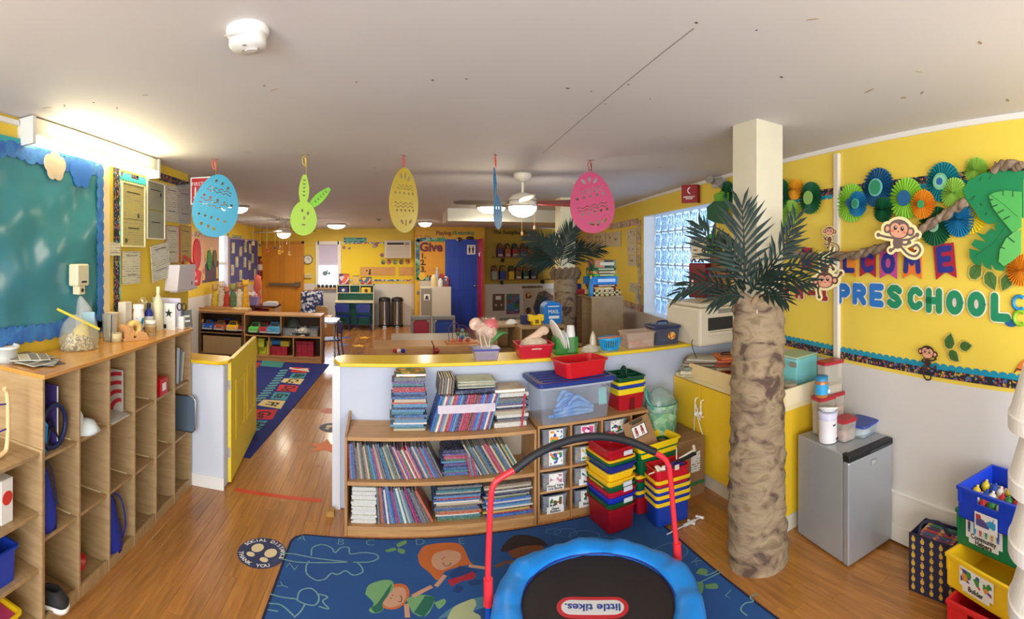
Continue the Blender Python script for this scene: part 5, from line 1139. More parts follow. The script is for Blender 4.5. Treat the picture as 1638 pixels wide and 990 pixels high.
# second column with its palm
pc2 = Vector((6.15*sin(az(904)), 6.15*cos(az(904)), 0))
struct('column_rear', G().box(-.10, .10, -.10, .10, 0, CZ+.01), mat('#e6dcb4', .5, n=.1, ns=5), loc=pc2, bev=.004)
t = thing('palm_tree', 'fabric-wrapped decorative palm tree around the rear square post', 'palm tree', pc2)
mk('trunk', trunk(G(), .155, .15, 1.50, 9, 30, 50), M_trunk, t)
g = G()
for k in range(12): a = 2*pi*k/12; g.tube([(.15*cos(a), .15*sin(a), 1.40), (.175*cos(a+.15), .175*sin(a+.15), 1.47), (.14*cos(a+.3), .14*sin(a+.3), 1.52)], .035, 7)
mk('top_wrap', g, mat('#7c6850', .85, n=.5, ns=12), t)
def loc3b(px, py, r_): q = ar(px, py, r_); return Vector((q.x-pc2.x, q.y-pc2.y, q.z))
th = az(904); V2 = Vector((-sin(th), -cos(th), 0)); HV2 = V2+Vector((0, 0, .2)); HZ2 = V2*.8+Vector((0, 0, .6))
for k, (b_, e_, L_, hn, ac) in enumerate([((896, 425, 5.85), (915, 366, 5.8), .22, HV2, (-.02, 0, .05)), ((900, 425, 5.85), (958, 398, 5.8), .2, HZ2, (0, 0, .08)), ((893, 425, 5.85), (838, 412, 5.8), .22, HZ2, (0, 0, .12)), ((893, 422, 5.9), (850, 378, 5.9), .2, HV2, (0, 0, .1)), ((895, 422, 5.7), (880, 385, 5.6), .2, HV2, (0, 0, .05)), ((893, 425, 5.8), (860, 425, 5.6), .2, HZ2, (0, 0, .12)), ((900, 422, 6.3), (930, 395, 6.4), .2, HV2, (0, 0, .1))]):
    frond(t, loc3b(*b_), loc3b(*e_), ac, L_, 18, .022, hn, 20+k)

# ================= ITEMS ON THE DIVIDER CAP =================
CH = .981
def cp(px, py): return fl(px, py, CH)
p = cp(776, 573); p.y = 3.24
t = thing('lidded_tub', 'small clear tub with blue lid and purple contents on the yellow cap', 'tub', (p.x, 3.26, CH))
mk('body', G().loft([(.155, .11, 0), (.175, .13, .065)], .015), mat('#bfb4c8', .15, a=.5), t); mk('contents', G().loft([(.14, .1, .004), (.15, .1, .03)], .01), mat('#6a3a6a', .5), t)
mk('lid', G().loft([(.19, .14, .065), (.195, .145, .070), (.19, .14, .078), (.15, .10, .078)], .02), mat('#3a3f9c', .3), t)
t = thing('treat_bag', 'clear bag of wrapped lollipops with pink paper standing on the tub', 'treat bag', (p.x, 3.26, CH+.079))
mk('film', bagmesh(.13, .1, .20, 0, 61).x() if False else G().lathe([(.05, 0), (.06, .03), (.075, .09), (.095, .15), (.07, .2), (.02, .19)], 14), mat('#d8c8b8', .08, a=.2), t)
g = G()
for x_, z_ in ((-.075, .165), (-.03, .13), (.03, .11)):
    g.x(Matrix.Translation((x_, -.03, z_)) @ Matrix.Rotation(pi/2, 4, 'X')); g.lathe([(.0, -.01), (.04, -.012), (.045, 0), (.04, .012), (0, .01)], 18); g.x()
mk('lollipops', g, mat('#c79a86', .35, n=.8, ns=30, c2='#e2c9b4'), t)
mk('sticks', G().tube([(-.03, -.02, .0), (-.05, -.02, .13)], .004).tube([(.01, -.02, 0), (-.02, -.02, .1)], .004).tube([(.02, -.02, 0), (.03, -.02, .08)], .004), M_cream, t)
mk('pink_wrap', G().x(Matrix.Translation((.03, 0, .15)) @ Matrix.Rotation(R(70), 4, 'Y')).lathe([(.035, -.04), (.045, 0), (.04, .05), (.0, .055)], 14), mat('#d8485a', .4), t)
for k in range(7): mk('green_sprig', G().tube(bez([(.03, -.02, .02), (.05+.010*k, -.03, .07+.004*k), (.06+.017*k, -.03, .15-.009*k)], 4), .005, 5, rs=[.004, .006, .007, .007, .007, .006, .005, .003, .001]), mat('#2f7a2e', .4), t)
p = cp(862, 569)
t = thing('storage_tray', 'red plastic tray heaped with pale cloths on the yellow cap', 'tray', (.99, 3.275, CH), R(-2)); mk('body', G().tray(.265, .2, .095, .82, .004, .008, .02), mat('#b8172a', .3), t)
mk('cloth_heap', bagmesh(.22, .17, .09, 0, 71), mat('#d5bfa8', .75, n=.4, ns=30), t, (0, 0, .055)); g = G()
g.tube(bez([(-.06, -.02, .10), (.02, 0, .14), (.08, .02, .175), (.10, .03, .16)], 5), .03, 8); mk('rolled_cloth', g, mat('#e0c0a4', .75, n=.3, ns=20), t)
p = cp(916, 566)
t = thing('green_caddy', 'translucent green caddy holding white plates and cups', 'caddy', (1.235, 3.29, CH), R(0))
mk('box', G().box(-.085, .085, -.05, -.047, 0, .12).box(-.085, .085, .047, .05, 0, .12).box(-.085, -.082, -.05, .05, 0, .12).box(.082, .085, -.05, .05, 0, .12).box(-.002, .002, -.05, .05, 0, .11).box(-.085, .085, -.05, .05, 0, .005), mat('#3f9c4a', .15, a=.42), t)
for k, (x_, h_, tl) in enumerate(((-.055, .24, -4), (-.03, .16, 3), (-.012, .15, 6))):
    b = mk('paper_plate', G().x(Matrix.Translation((0, 0, h_/2+.01)) @ Matrix.Rotation(R(72), 4, 'Y')).lathe([(.0, -.003), (h_*.32, -.002), (h_*.46, .006), (h_*.5, .008), (h_*.46, .003), (0, .002)], 24), M_wht, None, (1.235+x_, 3.29, CH+.006), rot=(0, R(tl), 0), label=['tall white paper plate standing at the left of the green caddy', 'short white plate second from left in the green caddy', 'short white plate beside the cups in the green caddy'][k], cat='plate', group='plates in the green caddy')
b = thing('paper_cups', 'upside-down stack of white paper cups in the green caddy', 'cup stack', (1.235+.045, 3.29, CH+.006))
for k in range(7): mk('paper_cup', G().lathe([(.034, .0), (.026, .085), (0, .085)], 18), M_wht, b, (0, 0, .018*k))
t = thing('plastic_bag', 'small knotted clear plastic bag right of the green caddy', 'bag', (1.43, 3.27, CH)); mk('film', bagmesh(.15, .11, .055, 0, 81), mat('#d8cdb8', .15, a=.85, n=.4, ns=30), t); mk('knot', bagmesh(.05, .04, .11, .0, 82), mat('#d8c8b0', .2, a=.8, n=.4, ns=40), t, (.02, 0, .04))
p = cp(984, 556)
t = thing('basket', 'small bright blue slotted basket with papers on the yellow cap', 'basket', (1.60, 3.29, CH))
g = G(); n_ = 26
for i in range(n_):
    a = 2*pi*i/n_; q = Vector((cos(a), .75*sin(a), 0)); g.tube([q*.068+Vector((0, 0, .006)), q*.088+Vector((0, 0, .085))], .005, 5)
g.lathe([(.066, 0), (.068, .02), (.062, .02)], 24, sq=.75).lathe([(.083, .07), (.092, .078), (.096, .092), (.088, .092), (.08, .07)], 24, sq=.75); mk('woven_body', g, mat('#159bd8', .35), t)
mk('floor', G().lathe([(.067, 0.001), (0, .002)], 20, sq=.75), mat('#159bd8', .35), t); mk('contents', G().bb(0, 0, .07, .13, .07, .012), picmat(['#2a9a4a', '#e0c040', '#d8603a', '#7ab0d0'], 30), t); mk('handle', G().tube(bez([(-.10, 0, .085), (-.06, -.05, .100), (.06, -.05, .100), (.1, 0, .085)], 6), .005), mat('#c8643a', .4), t)
t = thing('clear_bin', 'clear open tub of red slips on the yellow cap', 'bin', (1.84, 3.30, CH), R(-3)); mk('body', G().tray(.25, .2, .12, .9, .003, .008, .02), mat('#d0b9a8', .12, a=.38), t); mk('contents', G().bb(0, 0, .005, .2, .15, .035).bb(.03, -.04, .04, .14, .08, .008), picmat(['#a83a3a', '#c86a5a', '#d0b0a0'], 24), t)
t = thing('storage_tub', 'smoky tub with dark blue snap lid beside the printer', 'tub', (2.09, 3.32, CH), R(-3)); mk('body', G().loft([(.2, .17, 0), (.22, .2, .13)], .02), mat('#4a5068', .15, a=.75), t)
mk('lid', G().loft([(.24, .215, .13), (.25, .22, .137), (.24, .215, .15), (.18, .15, .158)], .03), mat('#1c2a52', .35), t); mk('lid_handle', G().tube(bez([(-.05, 0, .155), (-.04, 0, .175), (.04, 0, .175), (.05, 0, .155)], 5), .007), mat('#1c2a52', .35), t); mk('sticker', G().ell(.03, .07, .035, .03, -.102, -.098, 14), picmat(['#d8903a', '#c03a2a', '#e0c050'], 60), t)
# printer
t = thing('printer', 'cream office printer with paper slot beside the palm tree', 'printer', (2.42, 3.22, CH))
M_pr = mat('#d8cfbc', .45)
mk('body', G().box(-.20, .26, -.235, .25, 0, .30), M_pr, t, bev=.02); mk('scanner_lid', G().box(-.19, .25, -.22, .23, .302, .335), mat('#cfc6b2', .45), t, bev=.012); mk('output_slot', G().box(-.12, .22, -.238, -.2, .12, .22), M_dk, t); mk('paper_tray', G().box(-.12, .22, -.27, -.23, .085, .11), M_pr, t, bev=.005); mk('control_panel', G().box(-.02, .2, -.24, -.235, .25, .285), mat('#8f8c88', .4), t)
mk('power_cable', G().tube(bez([(-.205, -.15, .05), (-.25, -.2, .02), (-.24, -.25, -.08), (-.20, -.26, -.16)], 6), .003), M_black, t)
# ---------- yellow cabinet with cream worktop ----------
t = thing('base_cabinet', 'yellow double-door cabinet behind the near palm tree', 'cabinet', (2.12, 2.55, 0))
M_yc = mat('#ecc22c', .35)
mk('carcass', G().prism([], 0, 0).box(.012, .44, -.545, .64, .10, .745) if 0 else G().box(.012, .42, -.545, .64, .10, .745), mat('#e4ba2a', .4), t)
mk('plinth', G().box(.02, .42, -.54, .64, 0, .10), mat('#cfc5b0', .5), t)
for i, (y0_, y1_) in enumerate(((.285, .64), (-.08, .275), (-.545, -.09))):
    d = mk('cabinet_door', G().box(-.006, .012, y0_, y1_, .11, .738), M_yc, t, bev=.002)
    yy = y0_+.03 if i == 0 else y1_-.03
    mk('handle', G().tube(bez([(-.008, yy, .64), (-.03, yy, .63), (-.03, yy, .53), (-.008, yy, .52)], 4), .007), mat('#e6d9b4', .4), d)
g = G().tube(bez([(-.035, .30, .60), (-.04, .27, .55), (-.035, .25, .50)], 4), .004).tube(bez([(-.035, .25, .60), (-.04, .28, .54), (-.035, .22, .40)], 4), .003).tube(bez([(-.035, .31, .55), (-.03, .33, .45), (-.03, .33, .36)], 4), .003).sph((-.035, .3, .53), .018, 8).sph((-.035, .245, .55), .016, 8)
mk('white_cord_ties', g, M_wht, t)
w_ = thing('worktop', 'cream worktop with raised front lip on the yellow cabinet', 'worktop', (2.12, 2.55, .746))
mk('slab', G().box(-.012, .43, -.56, .60, 0, .03), mat('#e0cf9c', .45), w_, bev=.003)
mk('raised_lip', G().box(-.014, .004, -.56, .42, .03, .135), mat('#e6cc96', .45), w_, bev=.003); mk('end_lip', G().box(.004, .44, -.562, -.545, .03, .135), mat('#e3d3b0', .45), w_, bev=.003)
WZ = .777
# piles of books and papers on it
random.seed(31)
for i in range(12):
    c_ = random.choice(['#cdbf9c', '#b8483a', '#dcd3bc', '#8e8a7a', '#d0a87a', '#c9c4b6', '#6f8f92', '#e0dcd0'])
    nm = {'#cdbf9c': 'tan', '#b8483a': 'red', '#dcd3bc': 'cream', '#8e8a7a': 'grey', '#d0a87a': 'peach', '#c9c4b6': 'pale grey', '#6f8f92': 'teal', '#e0dcd0': 'white'}[c_]
    mk('magazine', G().bb(0, 0, 0, .26, .2, .010), [mat(c_, .6, n=.4, ns=30)], None, (2.21+.004*i+random.uniform(-.02, .02), 2.98+random.uniform(-.03, .03), WZ+.0108*i), rz=R(-38)+random.uniform(-.15, .15),
       label=f'{nm} magazine on the worktop corner pile, {"lowest" if i == 0 else "topmost" if i == 11 else ordn(i)+" from bottom"}', cat='magazine', group='magazines on the worktop corner')
t = thing('file_pile', 'orange and red folders piled in front of the printer', 'folder', (2.42, 2.83, WZ))
for k in range(8): mk('folder', G().bb(random.uniform(-.02, .02), random.uniform(-.02, .02), .019*k, .28, .2, .016), mat(['#c8502a', '#a8402a', '#d0683a', '#c9b79a', '#b84a2a', '#7a3a2a', '#c8582c', '#d8763c'][k], .5, n=.4, ns=15), t, rz=random.uniform(-.2, .2)-.5)
t = thing('power_adapter', 'black power adapter and looped cable on the orange folders', 'adapter', (2.42, 2.80, WZ+.155))
mk('brick', G().bb(.08, .02, 0, .13, .05, .03), M_black, t, bev=.004); mk('cable', G().tube(bez([(.02, .02, .015), (-.1, .03, .02), (-.14, -.01, .02), (-.08, -.05, .02), (.04, -.05, .02), (.09, -.08, -.03), (.12, -.08, -.1)], 6), .005), M_black, t)
t = thing('folded_shirt', 'crumpled orange and brown cloths in the worktop corner', 'cloth', (2.30, 2.58, WZ)); mk('cloth', bagmesh(.22, .2, .13, .02, 91), mat('#b5603c', .8, n=.6, ns=12, c2='#5f4a52'), t); mk('strap', G().tube(bez([(-.08, -.06, .06), (-.02, -.1, .12), (.05, -.08, .1)], 5), .007), M_dk, t)
t = thing('mint_machine', 'mint green countertop toaster oven right of the palm tree', 'appliance', (2.44, 2.20, WZ), RR+R(10))
mk('body', G().box(-.08, .10, -.10, .12, 0, .235), mat('#7cc6c8', .4), t, bev=.008); mk('lid', G().box(-.085, .105, -.105, .12, .236, .25), mat('#a9bfa0', .5), t, bev=.005); mk('grip', G().box(-.10, -.0, -.112, -.098, .195, .225).box(.045, .1, -.112, -.098, .185, .215), mat('#8a8678', .5), t); mk('spout', G().box(-.11, -.03, -.15, -.1, 0, .10), M_dk, t, bev=.004)
t = thing('red_canister', 'red glass candle jar with clear top on the worktop end', 'jar', (2.235, 2.06, WZ)); mk('jar', G().lathe([(.042, 0), (.05, .07), (.046, .07), (.03, .006)], 18), mat('#b52a22', .3), t); mk('glass_top', G().lathe([(.046, .07), (.05, .115)], 18), mat('#b09a80', .2, a=.7), t)
t = thing('cable', 'black coiled cable on the worktop by the red-lidded canisters', 'cable', (2.42, 2.03, WZ+.004)); mk('cable', G().tube(bez([(-.14, .0, .02), (-.08, -.01, .06), (-.02, 0, .02), (-.06, .02, .01), (0, .0, .05), (.06, 0, .06)], 6), .006), M_black, t)
t = thing('tape_roll', 'roll of brown tape standing at the foot of the palm', 'tape', (2.085, 2.02, .035), rz=R(60)); mk('roll', G().x(Matrix.Rotation(pi/2, 4, 'X')).lathe([(.014, -.018), (.035, -.018), (.035, .018), (.014, .018), (.014, -.018)], 20), mat('#b08a58', .6), t)
# ---------- mini fridge ----------
fa = fl(1357, 911); fb = fl(1441, 866); fc = fl(1271, 857)
rz = RR+pi/2+0.0 ; rz = atan2(-.154, .988)
FX, FD, FH = .37, .44, .605
t = thing('mini_fridge', 'grey mini fridge with black top handle strip by the right wall', 'fridge', (fa.x, fa.y, 0), rz-R(.5))
M_fr1 = mat('#a3a6aa', .38, m=.25)
mk('cabinet', G().box(.004, FX, .05, FD, .012, FH), M_fr1, t, bev=.006)
mk('door', G().box(0, FX, 0, .044, .012, FH-.035), mat('#a9adb3', .28, m=.45), t, bev=.008)
mk('door_seal', G().box(.008, FX-.006, .044, .05, .02, FH-.01), M_dk, t); mk('handle_strip', G().box(0, FX, -.006, .046, FH-.033, FH+.004), M_black, t, bev=.006); mk('handle_recess', G().box(.16, FX-.03, -.012, .01, FH-.028, FH-.012), mat('#33363c', .3), t)
mk('badge', G().box(.18, .225, -.0015, 0, FH-.10, FH-.07), mat('#6a6f76', .3), t); g = G()
for k in range(3): g.box(.184, .221, -.0022, -.0015, FH-.096+.008*k, FH-.093+.008*k)
mk('badge_lines', g, M_wht, t); g = G()
for x_, y_ in ((.03, .03), (FX-.03, .03), (.03, FD-.03), (FX-.03, FD-.03)): g.lathe([(.015, 0), (.015, .014)], 10, (x_, y_, 0))
mk('feet', g, M_black, t); mk('hinge', G().bb(.02, .035, FH-.002, .03, .03, .008), M_dk, t)
MF = Matrix.Translation((fa.x, fa.y, 0)) @ Matrix.Rotation(rz-R(.5), 4, 'Z')
def onf(x_, y_, z_=0): return MF @ Vector((x_, y_, FH+.005+z_))
frz = rz-R(.5)
t = thing('plate_canister', 'white round cup stack with patterned paper liners on the fridge', 'canister', onf(.07, .24))
mk('tub', G().lathe([(.052, 0), (.055, .04), (.052, .045), (.055, .09), (.055, .13)], 24), mat('#d5d2d6', .45), t); mk('liners', G().lathe([(.05, .13), (.058, .15), (.054, .155), (.062, .175), (.05, .17)], 24), mat('#b9bada', .6, n=.5, ns=50, c2='#e8e6ea'), t)
t2 = mk('scalloped_liner', G().lathe([(.03, 0), (.058, .02), (.064, .028), (.055, .02), (.02, .002)], 24), M_wht, t, (.005, 0, .168), rot=(R(-8), R(10), 0))
mk('printed_marks', G().box(-.02, -.0, -.0565, -.054, .10, .108).box(.01, .03, -.0555, -.05, .015, .023), M_dk, t)
def canister(lab, loc, rz_, w_, d_, h_, fill=None, fh=0, red='#a3242e'):
    t = thing('food_canister', lab, 'canister', loc, rz_)
    mk('body', G().loft([(w_*.93, d_*.93, 0), (w_, d_, h_-.02)], .02, 4), mat('#c4bcae', .12, a=.45), t)
    mk('lid', G().loft([(w_+.008, d_+.008, h_-.02), (w_+.01, d_+.01, h_-.004), (w_, d_, h_), (w_-.02, d_-.02, h_)], .022, 4), mat(red, .35), t)
    if fill: mk('contents', G().loft([(w_*.85, d_*.85, .004), (w_*.88, d_*.88, fh)], .018), fill, t)
    return t
canister('low red-lidded canister of pink sweets at the front of the fridge', onf(.17, .20), frz, .115, .10, .125, picmat(['#c9a0a8', '#b85a6a', '#c9bcb0', '#a89a98'], 60), .06)
canister('tall red-lidded canister, left of the pair standing on the fridge', onf(.145, .36), frz, .13, .10, .225, mat('#cfc4ae', .7), .16)
canister('slim tall red-lidded canister of peach cereal on the fridge', onf(.265, .375), frz, .08, .09, .225, mat('#d89a78', .8, n=.4, ns=80), .14)
canister('top red-lidded canister stacked behind the blue-lidded jar', onf(.225, .385, .226), frz, .16, .09, .20, mat('#c8b89a', .7), .05)
t = thing('peanut_jar', 'blue-lidded jar with blue label standing on a red lid', 'jar', onf(.115, .345, .226)); mk('jar', G().lathe([(.038, 0), (.041, .012), (.041, .09), (.036, .10)], 22), mat('#a8703c', .25), t); mk('lid', G().lathe([(.04, .10), (.04, .125), (0, .125)], 22), mat('#2a7fb0', .4), t)
mk('printed_label', G().lathe([(.0415, .02), (.0415, .08)], 22), mat('#2f9ad0', .4), t); mk('barcode', G().box(.012, .032, -.0415, -.035, .025, .045), textmat('#e8e8ea', '#1a1a1a', 10, 400), t)
t = thing('lidded_box', 'flat clear box with blue lid at the fridge corner', 'box', onf(.30, .19), frz+R(12))
mk('body', G().loft([(.15, .13, 0), (.17, .155, .06)], .02), mat('#b9c8d0', .12, a=.42), t); mk('contents', bagmesh(.14, .11, .05, 0, 95), mat('#d5dde0', .6), t, (0, 0, .004)); mk('lid', G().loft([(.18, .165, .06), (.185, .17, .066), (.18, .165, .074), (.15, .135, .074)], .025), mat('#223f96', .35), t)
# ---------- pineapple bag, crates, white tower ----------
A = fl(1455, 943); B = fl(1527, 972); rzb = atan2(B.y-A.y, B.x-A.x); w_ = (B-A).length
t = thing('pineapple_bag', 'navy tote bag with yellow pineapples full of picture books', 'tote bag', A, rzb)
D_ = .16; mk('body', G().box(0, w_, 0, .004, 0, .29).box(0, w_, D_-.004, D_, 0, .29).box(0, .004, 0, D_, 0, .29).box(0, w_, 0, D_, 0, .004), mat('#1c2044', .7), t); mk('side_panel', G().box(w_-.004, w_, 0, D_, 0, .29), mat('#2f7f8a', .6), t)
pim = G()
for i in range(5):
    for j in range(7):
        x_ = .022+i*(w_-.044)/4; z_ = .024+j*.040; pim.ell(x_, z_, .0115, .0135, -.0012, 0, 8).prism([(x_-.008, z_+.019), (x_, z_+.011), (x_+.008, z_+.019), (x_+.003, z_+.016), (x_, z_+.022), (x_-.003, z_+.016)], -.0012, 0)
mk('pineapple_print', pim, mat('#c9a03a', .6), t, kind='stuff'); mk('trim', G().tube([(0, 0, .29), (w_, 0, .29)], .005).tube([(0, 0, 0), (0, 0, .29)], .004).tube([(w_, 0, 0), (w_, 0, .29)], .004), mat('#15182e', .6), t)
mk('handles', G().tube(bez([(.04, .02, .28), (.05, .05, .33), (.12, .09, .33), (.2, .06, .3)], 6), .008), mat('#1a1c38', .7), t)
for k in range(5):
    mk('picture_book', G().bb(0, 0, 0, .2, .022, .27), picmat([['#c04a6a', '#d89a5a', '#7a3a6a'], ['#d8b060', '#c05a70', '#3a5a7a'], ['#2f6a7a', '#c8903a', '#a83a4a'], ['#c86a7a', '#e0b090', '#4a3a5a'], ['#2a3a6a', '#c8a04a', '#3a7a6a']][k], 24), None, (MFb := Matrix.Translation(A) @ Matrix.Rotation(rzb, 4, 'Z')) @ Vector((.13, .03+.027*k, .008)), rzb,
       label=f'{["pink","yellow and pink","teal","rose","navy and gold"][k]} picture book in the pineapple bag, {ordn(k)} from front', cat='book', group='books in the pineapple bag')
def crate(col, hx, lab, p0, p1, z0, h_, card, tx, d_=.27, pcs=None, nz=0):
    a = Vector(p0); b = Vector(p1); rz_ = atan2(b.y-a.y, b.x-a.x); w_ = (b-a).length
    t = thing('plastic_crate', lab, 'crate', (a.x, a.y, z0), rz_); m_ = mat(hx, .35)
    g = G(); e = .006; hh = h_
    # front with hand hole, sides, back, floor
    hx0, hx1, hz0, hz1 = w_*.30, w_*.62, hh*.62, hh*.84
    g.box(0, hx0, 0, e, 0, hh).box(hx1, w_, 0, e, 0, hh).box(hx0, hx1, 0, e, 0, hz0).box(hx0, hx1, 0, e, hz1, hh)
    g.box(0, e, e, d_, 0, hh).box(w_-e, w_, e, d_, 0, hh).box(0, w_, d_-e, d_, 0, hh).box(0, w_, 0, d_, 0, e)
    mk('shell', g, m_, t, bev=.0015)
    mk('rim', G().box(-.008, w_+.008, -.008, .002, hh-.018, hh).box(-.008, w_+.008, d_-.002, d_+.008, hh-.018, hh).box(-.008, .002, 0, d_, hh-.018, hh).box(w_-.002, w_+.008, 0, d_, hh-.018, hh).box(0, .02, -.006, 0, hh*.5, hh-.018).box(w_-.02, w_, -.006, 0, hh*.5, hh-.018), m_, t, bev=.002)
    if card:
        c0, c1, cz0, cz1 = card; cm = mk('picture_card', G().box(w_*c0, w_*c1, -.009, -.0065, hh*cz0, hh*cz1), M_wht, t)
        if pcs: pcs(cm, w_*c0, w_*c1, hh*cz0, hh*cz1)
        if tx: 
            nc_ = mk('name_card', G().box(w_*(c0+.05), w_*(c1-.05), -.0108, -.0095, hh*(cz0-.12), hh*(cz0+.17)), M_wht, t); text(tx, .030, M_black, nc_, (w_*(c0+c1)/2, -.0112, hh*(cz0+.02)), off=.0006)
    return t
def people(cm, x0_, x1_, z0_, z1_):
    for i, c_ in enumerate(('#2a3f8a', '#2a9ad0', '#c8606a', '#3a9a6a', '#d8a83a', '#3a5ab0')):
        x_ = x0_+(x1_-x0_)*(i+.6)/6.3; zb_ = z0_+(z1_-z0_)*.28; hh_ = (z1_-z0_)*.5
        g = G().m(0).box(x_-.007, x_+.007, -.0100, -.009, zb_+hh_*.3, zb_+hh_).box(x_-.006, x_-.001, -.0100, -.009, zb_, zb_+hh_*.3).box(x_+.001, x_+.006, -.0100, -.009, zb_, zb_+hh_*.3).m(1).ell(x_, zb_+hh_*1.12, .006, .007, -.0100, -.009, 8)
        mk('printed_person', g, [mat(c_, .6), mat('#b98a6a', .6)], cm)
def blobs(cols_, seed):
    def f(cm, x0_, x1_, z0_, z1_): mk('printed_picture', G().box(x0_+.008, x1_-.008, -.0100, -.009, z0_+(z1_-z0_)*.25, z1_-.008), picmat(cols_+['#e6e6e4']*3, 42, rnd=True), cm)
    return f
def ff(px, py, z): return fl(px, py, z)
crate('red', '#c81e24', 'red plastic crate at the bottom of the leaning crate stack', fl(1516, 958, .165), fl(1625, 1010, .165), 0, .165, None, None)
q0, q1 = fl(1515, 881, .32), fl(1624, 943, .32)
crate('yellow', '#f0c41c', 'yellow crate labelled Builder in the leaning crate stack', q0, q1, .166, .15, (.22, .72, .32, .88), 'Builder', pcs=blobs(['#c8402a', '#3a8a3a', '#d8903a', '#3a4a8a'], 1))
q0, q1 = fl(1531, 816, .47), fl(1640, 860, .47)
crate('green', '#0f7a4a', 'green crate labelled Community Helpers in the leaning crate stack', q0, q1, .317, .165, (.16, .70, .34, .92), 'Community\nHelpers', pcs=people)
q0, q1 = fl(1533, 778, .62), fl(1640, 817, .62)
crate('blue', '#1a3fc4', 'blue crate of toys on top of the leaning crate stack', q0, q1, .483, .145, (.28, .62, -.12, .42), None, pcs=blobs(['#b03a3a', '#3a9ac8', '#5a4a8a'], 2))
MC = Matrix.Translation((q0.x, q0.y, .489)) @ Matrix.Rotation(atan2(q1.y-q0.y, q1.x-q0.x), 4, 'Z')
random.seed(8)
for k in range(22):
    cn = random.choice(['white', 'red', 'yellow', 'green', 'blue']); c_ = {'white': '#dcd8d0', 'red': '#b8202c', 'yellow': '#d8c02a', 'green': '#2a7a3a', 'blue': '#1c48b0'}[cn]
    x_ = .03+.045*(k % 8)+random.uniform(-.006, .006); y_ = .04+.07*(k//8)+random.uniform(-.008, .008); z_ = .065+.012*random.random()
    b = mk('toy_ball', G().sph((0, 0, 0), .023, 10).tube([(0, 0, 0), (.02, .0, .022)], .008, 6), mat(c_, .35), None, MC @ Vector((x_, y_, z_)), label=f'{cn} plastic toy piece in the blue crate, {["front","middle","back"][k//8]} row, {ordn(k % 8)} from left', cat='toy', group='toy pieces in the blue crate')
mk('toy_fill', G().box(.012, .37, .012, .25, .008, .055), picmat(['#b8202c', '#d8c02a', '#2a7a3a', '#1c48b0', '#dcd8d0'], 28), None, MC.translation, MC.to_euler()[2], label='mixed small toys filling the blue crate', cat='toys', kind='stuff')
tw = Vector((1.50*sin(az(1689)), 1.50*cos(az(1689)), 0))
t = thing('cup_tower', 'tall stack of white tapered plastic tiers at the right edge', 'plastic tower', tw)
for k in range(6): mk('tier', G().lathe([(.143, .03), (.15, .034), (.15, .078), (.145, .082), (.102, .222), (.09, .222)], 48, sm=False), mat('#f0eeec', .35), t, (0, 0, 1.137-.19*k))
mk('base', G().lathe([(.16, 0), (.16, .03), (.1, .05)], 32), M_wht, t); mk('core', G().lathe([(.05, .02), (.05, 1.3)], 16), M_wht, t)
# ================= RIGHT WALL DECORATION =================
def onR(px0, py0, px1, py1, off=0.0):
    c, w_, h_ = rR(px0, py0, px1, py1); return c-NR*off, w_, h_
# white conduit
c, w_, h_ = onR(1338, 246, 1345, 600)
struct('trim_5', G().box(-.022, .022, -.03, 0, -h_/2, h_/2), mat('#d9d0bf', .5), loc=c, rz=RR, bev=.004)
mk('cable', G().tube(bez([(0, -.02, 0), (.02, -.03, -.04), (-.04, -.05, -.08), (-.06, -.1, -.2)], 6), .004), M_wht, None, aw(1341, 598), RR, label='thin white wire coming out of the conduit end', cat='wire')
# borders: top (dark confetti with teal scallops) and bottom
def wallband(lab, pxs, top, bot, dark_lo, off, scal_up, mtd, mts, z_over=None):
    a, b = aw(pxs[0], (top[0]+bot[0])/2), aw(pxs[1], (top[1]+bot[1])/2)
    z0 = (aw(pxs[0], bot[0]).z+aw(pxs[1], bot[1]).z)/2; z1 = (aw(pxs[0], top[0]).z+aw(pxs[1], top[1]).z)/2
    L = (a.xy-b.xy).length; c = (a+b)/2; c.z = z0
    t = thing('border_strip', lab, 'border strip', c-NR*off, RR); h_ = z1-z0
    g = G(); g2 = G()
    if scal_up:
        g.box(-L/2, L/2, -.004, -.002, 0, h_*.55); x = -L/2
        while x < L/2: g2.ell(x, h_*.62, .030, h_*.36, -.0022, -.0005, 12); x += .052
    else:
        g.box(-L/2, L/2, -.004, -.002, h_*.45, h_); x = -L/2
        while x < L/2: g2.ell(x, h_*.4, .032, h_*.3, -.0022, -.0005, 12); x += .06
    g2.box(-L/2, L/2, -.0022, -.0005, h_*.4, h_*.62)
    mk('confetti_band', g, mtd, t); mk('scallops', g2, mts, t); return t
M_teal = mat('#148fae', .5)
wallband('dark confetti border with teal scallops along the lower yellow wall', (1250, 1640), (531, 602), (547, 629), 0, .002, True, M_conf, M_teal)
wallband('dark confetti border behind the paper rosettes on the upper wall', (1250, 1640), (312, 268), (331, 290), 0, .002, False, M_conf, M_teal)
M_fol = {}
